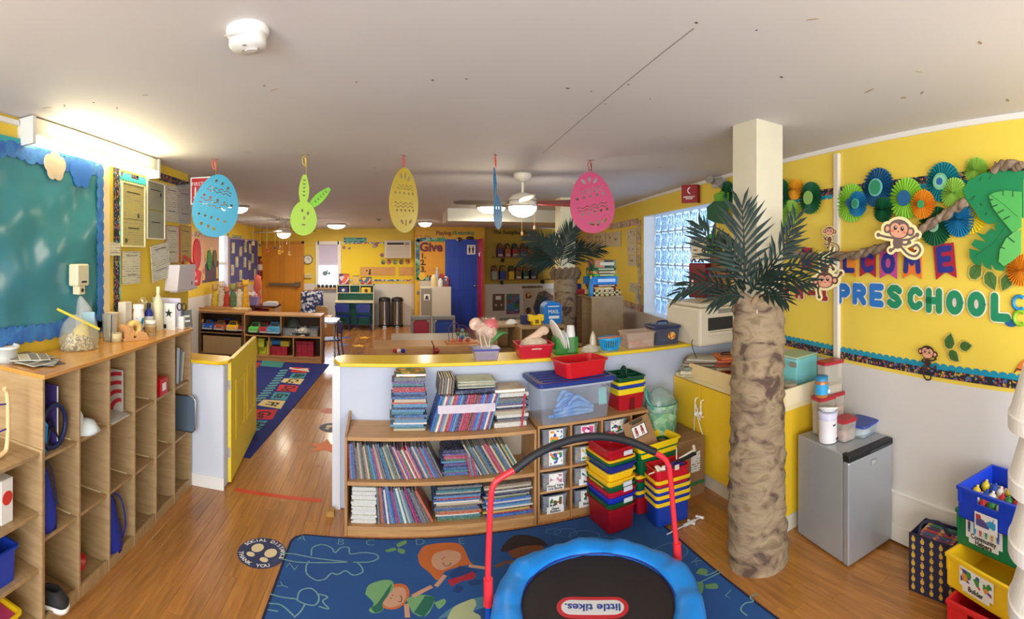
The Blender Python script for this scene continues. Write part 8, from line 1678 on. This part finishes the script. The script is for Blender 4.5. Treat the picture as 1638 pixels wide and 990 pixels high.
# beads maze
t = thing('bead_maze', 'bead maze toy with dark looping wires behind the treat bag', 'bead maze', (ay(740, 530, 4.3).x, 4.32, .901)); mk('wires', G().tube(bez([(-.12, 0, .0), (-.12, 0, .14), (-.04, 0, .17), (-.05, .02, .0)], 6), .003).tube(bez([(-.09, .02, 0), (-.08, .02, .10), (.0, .02, .12), (.0, 0, 0)], 6), .003).tube(bez([(-.02, 0, 0), (-.03, 0, .15), (.06, .03, .12), (.06, 0, 0)], 6), .003), mat('#5a2a4a', .4), t)
for p_, hx in (((-.04, 0, .08), '#2f6a3a'), ((-.0, 0, .05), '#2f5a8a'), ((.04, 0, .07), '#3a7a4a'), ((.0, 0, .11), '#5a7a6a'), ((-.02, 0, .02), '#b8302a'), ((.05, 0, .02), '#a82a2a'), ((-.08, 0, .02), '#c8682a')): mk('bead', G().sph(p_, .020, 8), mat(hx, .4), t)
mk('base', G().bb(0, 0, 0, .3, .14, .012), mat('#b8703a', .5), t)
# low play units right behind the divider
for x0_, x1_, lb_ in ((-.16, .62-.26, 'left low wooden play unit behind the divider'), (.37, .76, 'right low wooden play unit behind the divider')):
    shelfunit('play_unit', lb_, x0_, x1_, 4.18, 4.50, .90, [], [(.45, x0_+.02, x1_-.02)]); mk('front_panel', G().box(x0_+.02, x1_-.02, 4.175, 4.185, .66, .875), M_shelf, None, label='front board of the '+lb_, cat='panel')
for px, hx, lb_ in ((632, '#b02430', 'red round knob on the left play unit'), (638, '#e6e2dc', 'white round knob on the left play unit'), (645, '#1c2a8e', 'blue round knob on the left play unit')): c = ay(px, 561, 4.17); mk('knob', G().x(Matrix.Rotation(pi/2, 4, 'X')).lathe([(.018, 0), (.018, .012), (0, .018)], 14), mat(hx, .4), None, (c.x, 4.175, c.z), label=lb_, cat='knob')
c = ay(698, 561, 4.17); mk('knob', G().x(Matrix.Rotation(pi/2, 4, 'X')).lathe([(.026, 0), (.026, .012), (0, .018)], 14), mat('#9c2436', .4), None, (c.x, 4.175, c.z), label='large dark red knob on the right play unit', cat='knob')
# wood units at right
Yu = 5.1; xa_, xb_ = ay(793, 540, Yu).x, ay(829, 540, Yu).x
shelfunit('wooden_shelf', 'small open wooden shelf beyond the red cloth tray', xa_, xb_, Yu, Yu+.35, .93, [], [(.35, xa_+.02, xb_-.02), (.64, xa_+.02, xb_-.02)], M_plyh, M_ply)
xa2, xb2 = ay(832, 540, 4.9).x, ay(905, 540, 4.9).x
shelfunit('wooden_shelf', 'wooden play cupboard carrying the mailbox and yellow toy', xa2, xb2, 4.9, 5.5, .93, [], [(.45, xa2+.02, xb2-.02)], M_plyh, M_ply)
t = thing('crumpled_tissue', 'white crumpled tissue on the small wooden shelf', 'tissue', (xb_-.05, 5.2, .931)); mk('tissue', bagmesh(.14, .1, .05, 0, 141), M_wht, t)
c = ay(881, 515, 5.15); t = thing('toy_mailbox', 'blue toy mailbox marked MAIL on the wooden cupboard', 'mailbox', (c.x, 5.15, .931)); P_ = [(-.105, 0), (.105, 0), (.105, .17)]+[(.105*cos(a), .17+.075*sin(a)) for a in [pi*i/10 for i in range(1, 10)]]+[(-.105, .17)]
mk('body', G().prism(P_[::-1], -.08, .08), mat('#1673c4', .35), t, bev=.006); mk('slot', G().box(-.06, .07, -.086, -.08, .185, .195), M_wht, t); text('MAIL', .06, M_wht, t, (.005, -.084, .13)); mk('white_plate', G().box(-.05, .07, -.086, -.08, .055, .085), M_wht, t)
c = ay(859, 520, 5.0); t = thing('yellow_toy', 'yellow plastic toy castle left of the mailbox', 'toy', (c.x, 5.05, .931)); mk('body', G().bb(0, 0, 0, .10, .1, .10).bb(-.06, 0, .04, .05, .08, .07).bb(.06, 0, .04, .05, .08, .07), M_ylp, t, bev=.008); mk('openings', G().box(-.02, .02, -.054, -.05, .02, .06), mat('#7a5a10', .5), t)
mk('blue_toy', G().bb(0, 0, 0, .12, .08, .1), M_navy, None, (c.x-.08, 5.15, .931), label='small dark blue toy behind the yellow castle', cat='toy')
xc0, xc1 = ay(924, 520, 5.9).x, ay(995, 520, 5.45).x
t = thing('tall_cubby', 'tall birch cubby carrying board games right of the rear palm', 'cubby', ((xc0+xc1)/2, 5.7, 0)); cx_ = (xc0+xc1)/2
xs_ = ay(947, 520, 5.42).x
mk('end_panel', G().box(xs_-cx_, xc1-cx_, -.28, -.26, 0, 1.16), M_plyh, t); mk('top_board', G().box(xs_-cx_-.02, xc1-cx_, -.29, .9, 1.16, 1.18), M_plyh, t)
for k in range(5): mk('divider', G().box(xs_-cx_, xc1-cx_, -.26+.28*k, -.24+.28*k, 0, 1.16), M_ply, t)
mk('back_panel', G().box(xc1-cx_-.01, xc1-cx_, -.26, .9, 0, 1.16), M_shelfv, t)
for k in range(4): mk('shelf', G().box(xs_-cx_, xc1-cx_, -.24+.28*k, -.0+.28*k, .5, .515), M_plyh, t)
gx = (xs_+xc1)/2
t = thing('slotted_crate', 'cream slotted crate under the stacked board games', 'crate', (gx+.02, 5.62, 1.181)); 
mk('floor', G().box(-.19, .19, -.14, .14, 0, .008), M_cream, t); g = G()
for k in range(6): g.box(-.19+.07*k, -.165+.07*k, -.145, -.135, .0, .07)
g.box(-.19, .19, -.145, -.135, 0, .022).box(-.19, .19, -.145, -.135, .05, .07).box(-.19, -.18, -.14, .14, 0, .07).box(.18, .19, -.14, .14, 0, .07); mk('slats', g, mat('#dcc48c', .5), t)
zg = 1.192
for i, (h_, cols_, lb_, w_) in enumerate(((.05, ['#1f6a4a', '#2a8a5a', '#1c4a3a'], 'green game box lowest in the crate', .30), (.05, ['#a82a2a', '#d8b04a', '#7a2020'], 'red and gold game box second from bottom', .32), (.03, ['#7a2038', '#5a1a2a'], 'thin maroon game box third from bottom', .34), (.10, ['#1c7ac8', '#1c7ac8', '#2a8ad4'], 'large blue game box in the middle of the stack', .38), (.035, ['#3a8a3a', '#5aa04a'], 'green game box above the big blue one', .32), (.04, ['#b88a4a', '#8a5a3a', '#c9a860'], 'tan game box near the top of the stack', .33), (.035, ['#2a7a3a', '#1c5a2a'], 'dark green game box second from top', .32), (.10, ['#8a4a3a', '#3a4a5a', '#c9885a', '#4a3a4a', '#7a8a5a'], 'patterned picture box topmost of the games', .30))):
    b = thing('board_game', lb_, 'board game', (gx+random.uniform(-.01, .01), 5.62, zg), random.uniform(-.05, .05), 'board games on the tall cubby'); mk('box', G().bb(0, 0, 0, w_, .24, h_-.002), picmat(cols_, 12), b, bev=.002); mk('title_strip', G().box(-w_*.25, w_*.4, -.1215, -.12, h_*.3, h_*.7), mat('#d8d0b0' if i != 3 else '#cfe0f0', .5), b); zg += h_
t = thing('toy_helmet', 'black round toy and blue toys on the tall cubby top', 'toys', (xs_+.02, 6.1, 1.181)); mk('black_dome', G().sph((0, .1, .2), .11, 12, sz=.9), M_black, t); mk('stand', G().bb(0, .05, 0, .2, .2, .12), M_blue, t); mk('red_books', G().bb(.02, -.15, 0, .24, .2, .05), mat('#b02430', .5), t)
bottle('glue_bottle', 'slim yellow and blue bottle left of the board games', (xs_+.02, 5.5, 1.181), .03, .26, mat('#2a7ab0', .4), mat('#d8c02a', .4), mat('#2a8ac8', .4))
# sorting wall: lettering, shelves with bins, posters
SY = 11.245
c = ay(825, 372, SY); t = thing('wall_lettering', 'The Sampling System lettering above the bin shelves', 'lettering', (c.x, SY-.002, c.z)); text('The Sampling System', .125, mat('#4a3a1c', .6), t, (0, -.004, 0), .003, .003, space=1.05)
fills2 = [['#5a4030', '#8a5a3a', '#3a3a30', '#7a3a4a'], ['#6a5a2a', '#4a3a20', '#8a7a3a'], ['#3a4a3a', '#5a5030', '#2a2a28']]
def binshelf(z, px0, px1, lst, lab, h=.26):
    xa_, xb_ = ay(px0, 400, SY).x, ay(px1, 400, SY).x
    t = thing('wall_shelf', lab, 'shelf', ((xa_+xb_)/2, SY-.13, z)); L_ = xb_-xa_; mk('board', G().box(-L_/2, L_/2, -.12, .125, -.025, 0), mat('#8a7048', .6), t); mk('bracket', G().box(-L_*.35, -L_*.33, -.1, .12, -.12, -.025).box(L_*.33, L_*.35, -.1, .12, -.12, -.025), M_dk, t)
    for k, (px, hx, lb_, lc_) in enumerate(lst):
        x = ay(px, 400, SY-.13).x; b = thing('sorting_bin', lb_, 'bin', (x, SY-.14, z)); mk('body', G().tray(.155, .2, h*.72, .88, .004, .006), mat(hx, .45), b); mk('contents', G().loft([(.12, .14, 0), (.13, .14, h*.7), (.11, .10, h*.9+.05*random.random()), (.06, .05, h*1.15)], .01), picmat(fills2[k % 3], 25, rnd=True), b, (0, 0, .03))
        if lc_: mk('label_card', G().box(-.055, .055, -.098, -.094, .02, .07), mat(lc_, .6), b)
binshelf(ay(820, 411, SY).z, 787, 880, [(799, '#4a2a6e', 'purple bin at the left of the upper wall shelf', '#c9bcc0'), (811, '#b0603a', 'rust orange bin second on the upper wall shelf', '#b9b0b0'), (823, '#9c1c24', 'red bin third on the upper wall shelf', '#c9c0c0'), (836, '#8e1c2c', 'dark red bin fourth on the upper wall shelf', '#c9c0c0'), (847, '#c86a2a', 'orange bin fifth on the upper wall shelf', None), (858, '#2a5a3a', 'green bin sixth on the upper wall shelf', None)], 'upper wall shelf holding coloured sorting bins')
binshelf(ay(820, 446, SY).z, 785, 880, [(790, '#9aa09a', 'clear bin at the left of the lower wall shelf', None), (803, '#1c3f9c', 'blue bin second on the lower wall shelf', None), (817, '#d0b018', 'yellow bin third on the lower wall shelf', None), (828, '#6a5a3a', 'brown bin with white card fourth on the lower shelf', '#d0d0c0'), (840, '#1c4a38', 'dark green bin fifth on the lower wall shelf', '#b9c0b8'), (852, '#1c2f5a', 'navy bin sixth on the lower wall shelf', '#a8b0b0'), (863, '#8a8438', 'olive striped bin seventh on the lower wall shelf', None)], 'lower wall shelf holding coloured sorting bins')
poster('wall_pocket', 'brown envelope board with white card under the lower shelf', 'board', SY, (788, 470, 807, 497), mat('#6a5644', .7), parts=lambda t, w_, h_: mk('white_card', G().box(-w_*.25, w_*.2, -.012, -.006, h_*.15, h_*.38).box(-w_*.3, -w_*.15, -.010, -.006, -h_*.2, -h_*.12).box(w_*.15, w_*.3, -.010, -.006, -h_*.2, -h_*.12), M_wht, t))
poster('poster', 'purple framed poster of two children beside the envelope board', 'poster', SY, (810, 470, 831, 502), picmat(['#5a3a6a', '#8a5a4a', '#3a7a3a', '#3a7ab0', '#c9b8c0'], 9), parts=lambda t, w_, h_: mk('caption', G().box(-w_/2, w_/2, -.010, -.006, -h_/2, -h_*.34), textmat('#5a2a6a', '#d8c8d8', 40, 12), t))
poster('poster', 'wide photo collage poster behind the mailbox', 'poster', SY, (838, 462, 886, 520), mat('#b9b09c', .7), parts=lambda t, w_, h_: (mk('photo', G().ell(-w_*.35, h_*.32, .08, .085, -.010, -.006, 16), picmat(['#8a3a2a', '#c9a070', '#5a2a2a'], 20), t), mk('photo', G().ell(-w_*.35, -h_*.1, .07, .09, -.010, -.006, 16), picmat(['#5a3a2a', '#8a5a3a', '#3a2a24'], 20), t), mk('photo', G().prism([(-w_*.1, -h_*.3), (w_*.45, -h_*.3), (w_*.48, h_*.3), (w_*.2, h_*.45), (-.02, h_*.4), (-w_*.2, 0)][::1], -.010, -.006), picmat(['#5a3038', '#3a4a3a', '#6a4a3a', '#2a3a5a', '#7a6a5a'], 10), t)))
t = thing('wall_lettering', 'grey block lettering low on the white wall', 'lettering', (ay(815, 513, SY).x, SY-.002, ay(815, 513, SY).z)); text('TEETH', .17, mat('#8a8c80', .7), t, (0, -.004, 0), .003, .006)
t = thing('poster_title', 'dark title strip above the photo collage poster', 'lettering', (ay(853, 459, SY).x, SY-.002, ay(853, 459, SY).z)); mk('strip', G().box(-.28, .24, -.004, 0, -.03, .03), textmat('#5a4a38', '#b9b09c', 26, 8), t)

# puppets standing on a low rack in the rear left corner
t = thing('puppet_rack', 'wooden puppet rack standing behind the darker toy shelf', 'rack', (-2.9, 8.05, 0)); mk('board', G().box(-.28, .42, -.12, .12, .74, .76), M_shelf, t); mk('side_panel', G().box(-.28, -.26, -.12, .12, 0, .74), M_shelfv, t); mk('side_panel', G().box(.40, .42, -.12, .12, 0, .74), M_shelfv, t)
for k, (hx, nm, h_) in enumerate((('#d8b838', 'yellow', .44), ('#cfc4ae', 'cream', .52), ('#b8382e', 'red', .40), ('#5a7a5a', 'green', .46), ('#d8cdb8', 'ivory', .50), ('#e0a82a', 'golden', .56))):
    b = thing('hand_puppet', f'{nm} cloth hand puppet, {ORD[k]} from the wall on the puppet rack', 'puppet', (-3.10+.115*k, 8.05, .761), group='hand puppets on the rack'); mk('robe', bagmesh(.13, .12, h_*.75, 0, 160+k), mat(hx, .8, n=.4, ns=18), b); mk('head', G().sph((0, 0, h_*.78), .06, 10).sph((-.045, 0, h_*.78+.05), .022, 6).sph((.045, 0, h_*.78+.05), .022, 6), mat(['#c9a26a', '#e0d6c4', '#c07a5a', '#8a9a5a', '#a8845c', '#e6b840'][k], .8), b)
# ================= HANGING FROM THE CEILING =================
def egg2(w_, h_, n=48):
    P_ = []
    for i in range(n):
        a = 2*pi*i/n; z = sin(a); P_.append((w_/2*cos(a)*(1-.16*z), h_/2*z-.02*h_))
    return P_
def ribbon(parent, z0_, z1_, hx, loops=False):
    g = G().tube([(0, 0, z1_), (0, 0, z0_)], .0012, 5)
    if loops: g.tube(bez([(0, 0, z1_), (-.03, 0, z1_-.03), (-.015, 0, z1_-.08), (.0, 0, z1_-.05), (-.01, .0, z1_-.02), (0, 0, z1_-.09)], 5), .003, 5)
    mk('string', g, mat(hx, .5), parent); mk('ceiling_clip', G().box(-.035, .02, -.003, .003, z1_-.003, z1_+.002), mat('#6a6258', .6), parent)
def eggcut(px, py, ph, r_, w_, h_, yaw, tilt, hx, lab, edge, hook, sl=.0):
    c = ar(px, py, r_); t = thing('paper_egg', lab, 'ornament', c, yaw)
    holes = []
    e = lambda x, z, a, b, an=0: holes.append(ell2(x*w_, z*h_, a*w_, b*h_, an, 12))
    if ph == 0:
        for x, z in ((-.02, .36), (.12, .33), (.25, .27)): e(x-.04, z+.01, .03, .024)
        for i, x in enumerate((-.28, -.14, .02, .18, .34)): e(x, .125-.11*i/4, .03, .022)
        for i, x in enumerate((-.34, -.2, -.06, .09, .24)): e(x, -.18-.07*i/4, .028, .02)
        for i, x in enumerate((-.26, -.1, .03)): e(x, -.33-.03*i, .035, .028)
        W = ((-.2, .3, .24, -.05), (-.25, .3, .195, -.05), (-.36, .34, .03, -.08), (-.38, .22, -.03, -.07))
    else:
        for x, z, an in ((-.14, .33, .6), (0, .36, 0), (.13, .33, -.6)): e(x, z, .035, .055, an)
        for i, x in enumerate((-.32, -.17, -.02, .14, .29)): e(x, .06+.05*i/4, .035, .022)
        for i, x in enumerate((-.24, -.1, .04, .19, .33)): e(x, -.20+.05*i/4, .035, .022)
        for x, z, an in ((-.05, -.36, 1), (.09, -.36, 0), (.24, -.33, -1)): e(x, z, .035, .05, an)
        W = ((-.24, .28, .20, .05), (-.28, .30, .155, .05), (-.34, .34, -.07, .06), (-.34, .34, -.12, .06))
    for x0_, x1_, z, s_ in W: holes.append([(a*w_, b*h_) for a, b in wave2(x0_, x1_, z, s_, .014, .014, 4)])
    me = cutshape(egg2(w_, h_), holes, .004); me.transform(Matrix.Rotation(tilt, 4, 'Y'))
    mk('foam_sheet', me, mat(hx, .5), t); ribbon(t, h_/2-.03, CZ-c.z, edge, True); return t
t = eggcut(345.5, 327, 0, 3.62, .345, .475, R(0)+az(346)*-1, R(8), '#2789ae', 'light blue cut-out egg hanging at the left', '#e0603a', 0)
M_lime = mat('#93bb28', .5)
c = ar(490, 330, 3.47); t = thing('paper_bunny', 'lime green cut-out bunny hanging second from left', 'ornament', c, R(12))
holes = [ell2(-.03, -.03, .008, .012), ell2(.012, -.05, .009, .014), ell2(-.015, -.085, .009, .014), [(-.035, -.125), (-.01, -.13), (.0, -.125), (-.012, -.14), (-.03, -.138)]]
head = [(.095*cos(a)*(1-.12*sin(a))-.02, .125*sin(a)-.085) for a in [2*pi*i/40 for i in range(40)]]
mk('head', cutshape(head, holes, .004), M_lime, t)
def ear(l_, w_): 
    o = [(w_/2*sin(pi*min(1, (i/14)**.85))*1.0*s, l_*i/14) for s in (1,) for i in range(15)]; o = [(w_/2*(.25+.75*sin(pi*(.12+.85*i/14))), l_*i/14) for i in range(15)]
    o = o+[(-x, z) for x, z in reversed(o)]; h_ = []
    for k in range(5): z = l_*(.28+.13*k); h_.append([(-.013, z+.014), (-.006, z-.003), (.006, z-.003), (.013, z+.014), (.006, z+.006), (-.006, z+.006)])
    return cutshape(o, h_, .004)
e1 = mk('ear', ear(.21, .075), M_lime, t, (-.02, .001, .018), rot=(0, R(2), 0)); e2 = mk('ear', ear(.21, .07), mat('#7fc43a', .5), t, (.025, .004, -.005), rot=(R(-12), R(46), 0))
ribbon(t, .2, CZ-c.z, '#d8b83a', True)
t = eggcut(647, 318, 1, 3.5, .345, .475, R(52), R(4), '#bfa62c', 'yellow cut-out egg hanging in the middle', '#c83a3a', 0)
c = ar(795, 320, 3.5); t = thing('paper_bunny', 'blue cut-out bunny hanging edge-on by the ceiling fan', 'ornament', c, rot=(0, R(-5), R(60)))
M_bb = mat('#347faf', .5); head2 = [(.10*cos(a)*(1-.12*sin(a)), .125*sin(a)-.09) for a in [2*pi*i/40 for i in range(40)]]
hd = cutshape(head2, [ell2(-.03, -.05, .012, .014), ell2(.03, -.06, .012, .014)], .004); hd.transform(Matrix.Rotation(R(-8), 4, 'Y')); mk('head', hd, M_bb, t); mk('ear', ear(.21, .07), M_bb, t, (-.03, .001, .02), rot=(0, R(-4), 0)); mk('ear', ear(.18, .065), mat('#3f7f9c', .5), t, (-.05, .004, .0), rot=(R(20), R(-52), 0)); ribbon(t, .2, CZ-c.z, '#d8402a', True)
eggcut(946.5, 322, 1, 3.67, .335, .47, -az(946), R(-6), '#b01a58', 'magenta cut-out egg hanging at the right by the fan', '#8e1c2c', 0)
# ================= SMOKE DETECTOR, LIGHTS, FANS =================
c = ceilpt(396, 47); r_ = (.72*F/(YH-47)); c = Vector((r_*sin(az(396)), r_*cos(az(396)), CZ)); t = thing('smoke_detector', 'round white smoke detector on the ceiling at upper left', 'smoke detector', c)
mk('base_ring', G().lathe([(.068, 0), (.070, -.008), (.066, -.02), (.058, -.022)], 36), M_wht, t); mk('body', G().lathe([(.057, -.02), (.060, -.03), (.060, -.052), (.052, -.062), (0, -.066)], 36), mat('#dcdad6', .4), t)
mk('vent_slot', G().box(-.058, .0, -.0605, -.058, -.040, -.036).disc(.01, -.0, .028, .016, -.0675, -.062, 20), mat('#a8a39a', .5), t); mk('test_button', G().disc(.012, -.002, .022, .011, -.0705, -.0665, 20), mat('#d5cec8', .4), t); mk('indicator', G().disc(.0, -.035, .006, .004, -.066, -.062, 8), mat('#8a8580', .4), t)
def domelight(px, py, lab, rad=.16, power=26, Y=None, r_=None, z=None, e=7):
    if r_ is None: r_ = .72*F/(YH-py)
    c = Vector((r_*sin(az(px)), r_*cos(az(px)), 0)); zc = cz_at(c.y) if z is None else z
    t = thing('ceiling_light', lab, 'ceiling light', (c.x, c.y, zc)); mk('rim', G().lathe([(rad*1.08, 0), (rad*1.1, -.02), (rad, -.03)], 28), mat('#a89a84', .4), t)
    mk('glass_dome', G().lathe([(rad, -.028), (rad*.92, -.06), (rad*.6, -.095), (0, -.11)], 28), mat('#fff3dc', .4, e=e), t)
    l = bpy.data.lights.new('dome_glow', 'AREA'); l.shape = 'DISK'; l.size = rad*1.6; l.energy = power*.75; l.color = (1, .86, .66); o = bpy.data.objects.new('dome_glow', l); COL.objects.link(o); o.location = (c.x, c.y, zc-.125)
    return t
domelight(375, 330, 'glowing dome light half hidden behind the blue egg', .2, 30, r_=7.0)
domelight(538, 365, 'glowing dome light near the far wall above the window', .19, 34, r_=10.2)
domelight(680, 352, 'small brown rimmed dome light in front of the closet wall', .13, 20, r_=9.6)
domelight(786, 331, 'glowing dome light in front of the boxed beam', .2, 16, r_=6.9)
def fan(c, s, blades, lab, lit, rod):
    t = thing('ceiling_fan', lab, 'ceiling fan', c); M_fw = mat('#d9d2c4', .4)
    mk('canopy', G().lathe([(.085*s, 0), (.09*s, -.01), (.085*s, -.04), (.05*s, -.07), (.02*s, -.075)], 28), M_fw, t); mk('downrod', G().lathe([(.014*s, -.07), (.014*s, -rod)], 12), M_fw, t)
    z = -rod; mk('motor', G().lathe([(.04*s, z+.02), (.10*s, z), (.135*s, z-.035), (.14*s, z-.05), (.135*s, z-.055), (.14*s, z-.06), (.14*s, z-.10), (.12*s, z-.105)], 32), M_fw, t)
    mk('trim_ring', G().lathe([(.142*s, z-.05), (.142*s, z-.055)], 32).lathe([(.142*s, z-.098), (.144*s, z-.104)], 32), mat('#6a6258', .4), t)
    mk('light_bowl', G().lathe([(.138*s, z-.105), (.13*s, z-.14), (.095*s, z-.175), (.04*s, z-.195), (0, z-.20)], 32), mat('#fff0d0', .4, e=lit), t)
    for k, (a, L_, hx, pitch, hx2) in enumerate(blades):
        M4 = Matrix.Translation((0, 0, z-.07)) @ Matrix.Rotation(a, 4, 'Z') @ Matrix.Rotation(pitch, 4, 'X')
        pts = [(.13*s, -.03*s), (.2*s, -.055*s), (L_*.75, -.075*s), (L_*.96, -.06*s), (L_, -.02*s), (L_, .03*s), (L_*.9, .06*s), (.25*s, .05*s), (.13*s, .03*s)]
        mk('blade', G().x(M4).slab(pts, -.004, .004), mat(hx, .35), t, bev=.002, label=hx2)
    for a, l_ in ((-1.9, .26), (-.9, .2)): 
        x_, y_ = .14*s*cos(a), .14*s*sin(a); mk('pull_chain', G().tube([(x_, y_, z-.10), (x_, y_, z-.10-l_*s)], .0022*s, 5).lathe([(.0, .02), (.008, .01), (.010, -.01), (.0, -.02)], 8, (x_, y_, z-.11-l_*s)), mat('#d8a070', .4), t)
    l = bpy.data.lights.new('fan_glow', 'POINT'); l.energy = 12*s; l.shadow_soft_size = .12; l.color = (1, .88, .68); o = bpy.data.objects.new('fan_glow', l); COL.objects.link(o); o.location = (c[0], c[1], c[2]+z-.27)
    return t
r_ = 4.3; th = az(836); c = (r_*sin(th), r_*cos(th), CZ)
fan(c, .92, [(R(176), .62, '#5a524a', R(10), 'dark grey blade'), (R(-4), .62, '#a8403a', R(24), 'reddish lacquered blade'), (R(-100), .55, '#d8c8a8', R(12), 'cream blade'), (R(-28), .55, '#8e3a36', R(26), 'reddish lacquered blade')], 'white ceiling fan with glowing bowl in front of the beam', 6, .19)
r_ = 9.2; th = az(454); cz = cz_at(r_*cos(th))
fan((r_*sin(th), r_*cos(th), cz), .95, [(R(170), .66, '#7a6a5c', R(8), None), (R(-15), .66, '#6a5a4c', R(8), None), (R(-95), .5, '#d8c8a8', R(10), 'pale blade'), (R(80), .66, '#8a7a6a', R(8), None)], 'far ceiling fan in front of the orange exit door', 6, .16)
# strings with small ornaments in front of the far door
random.seed(77)
for k, (px, y0_, y1_, hx) in enumerate(((394, 363, 385, '#c9b07a'), (405, 365, 388, '#c9b07a'), (416, 366, 392, '#6a4a3a'), (427, 366, 399, '#b84a3a'), (440, 367, 396, '#5a5a6a'), (447, 375, 402, '#e8b83a'), (452, 378, 403, '#e8a82a'), (463, 378, 404, '#e0b060'))):
    Yh = 8.2; c = ay(px, y1_, Yh); zt = cz_at(Yh); t = thing('hanging_ornament', f'{["tan","second tan","brown","red","grey-blue","yellow","amber","straw yellow"][k]} ornament on a string before the far door, {ORD[k]} from left', 'ornament', (c.x, Yh, c.z)); mk('string', G().tube([(0, 0, 0), (0, 0, zt-c.z)], .003, 5), mat('#d8c890', .5), t); mk('ornament', G().sph((0, 0, 0), .03, 8, sz=1.0).bb(0, 0, -.05, .05, .01, .03) if k % 2 else G().sph((0, 0, 0), .028, 8), mat(hx, .5), t)
# detector on the far ceiling
c = Vector((9.0*sin(az(606)), 9.0*cos(az(606)), cz_at(9.0))); t = thing('ceiling_sprinkler', 'small brown sprinkler on the far ceiling above the study desk', 'sprinkler', c); mk('plate', G().lathe([(.05, 0), (.045, -.012), (0, -.012)], 14), mat('#8a7a6a', .5), t); mk('head', G().lathe([(.012, -.012), (.012, -.04), (.03, -.045), (0, -.048)], 10), mat('#9a8a78', .5), t)
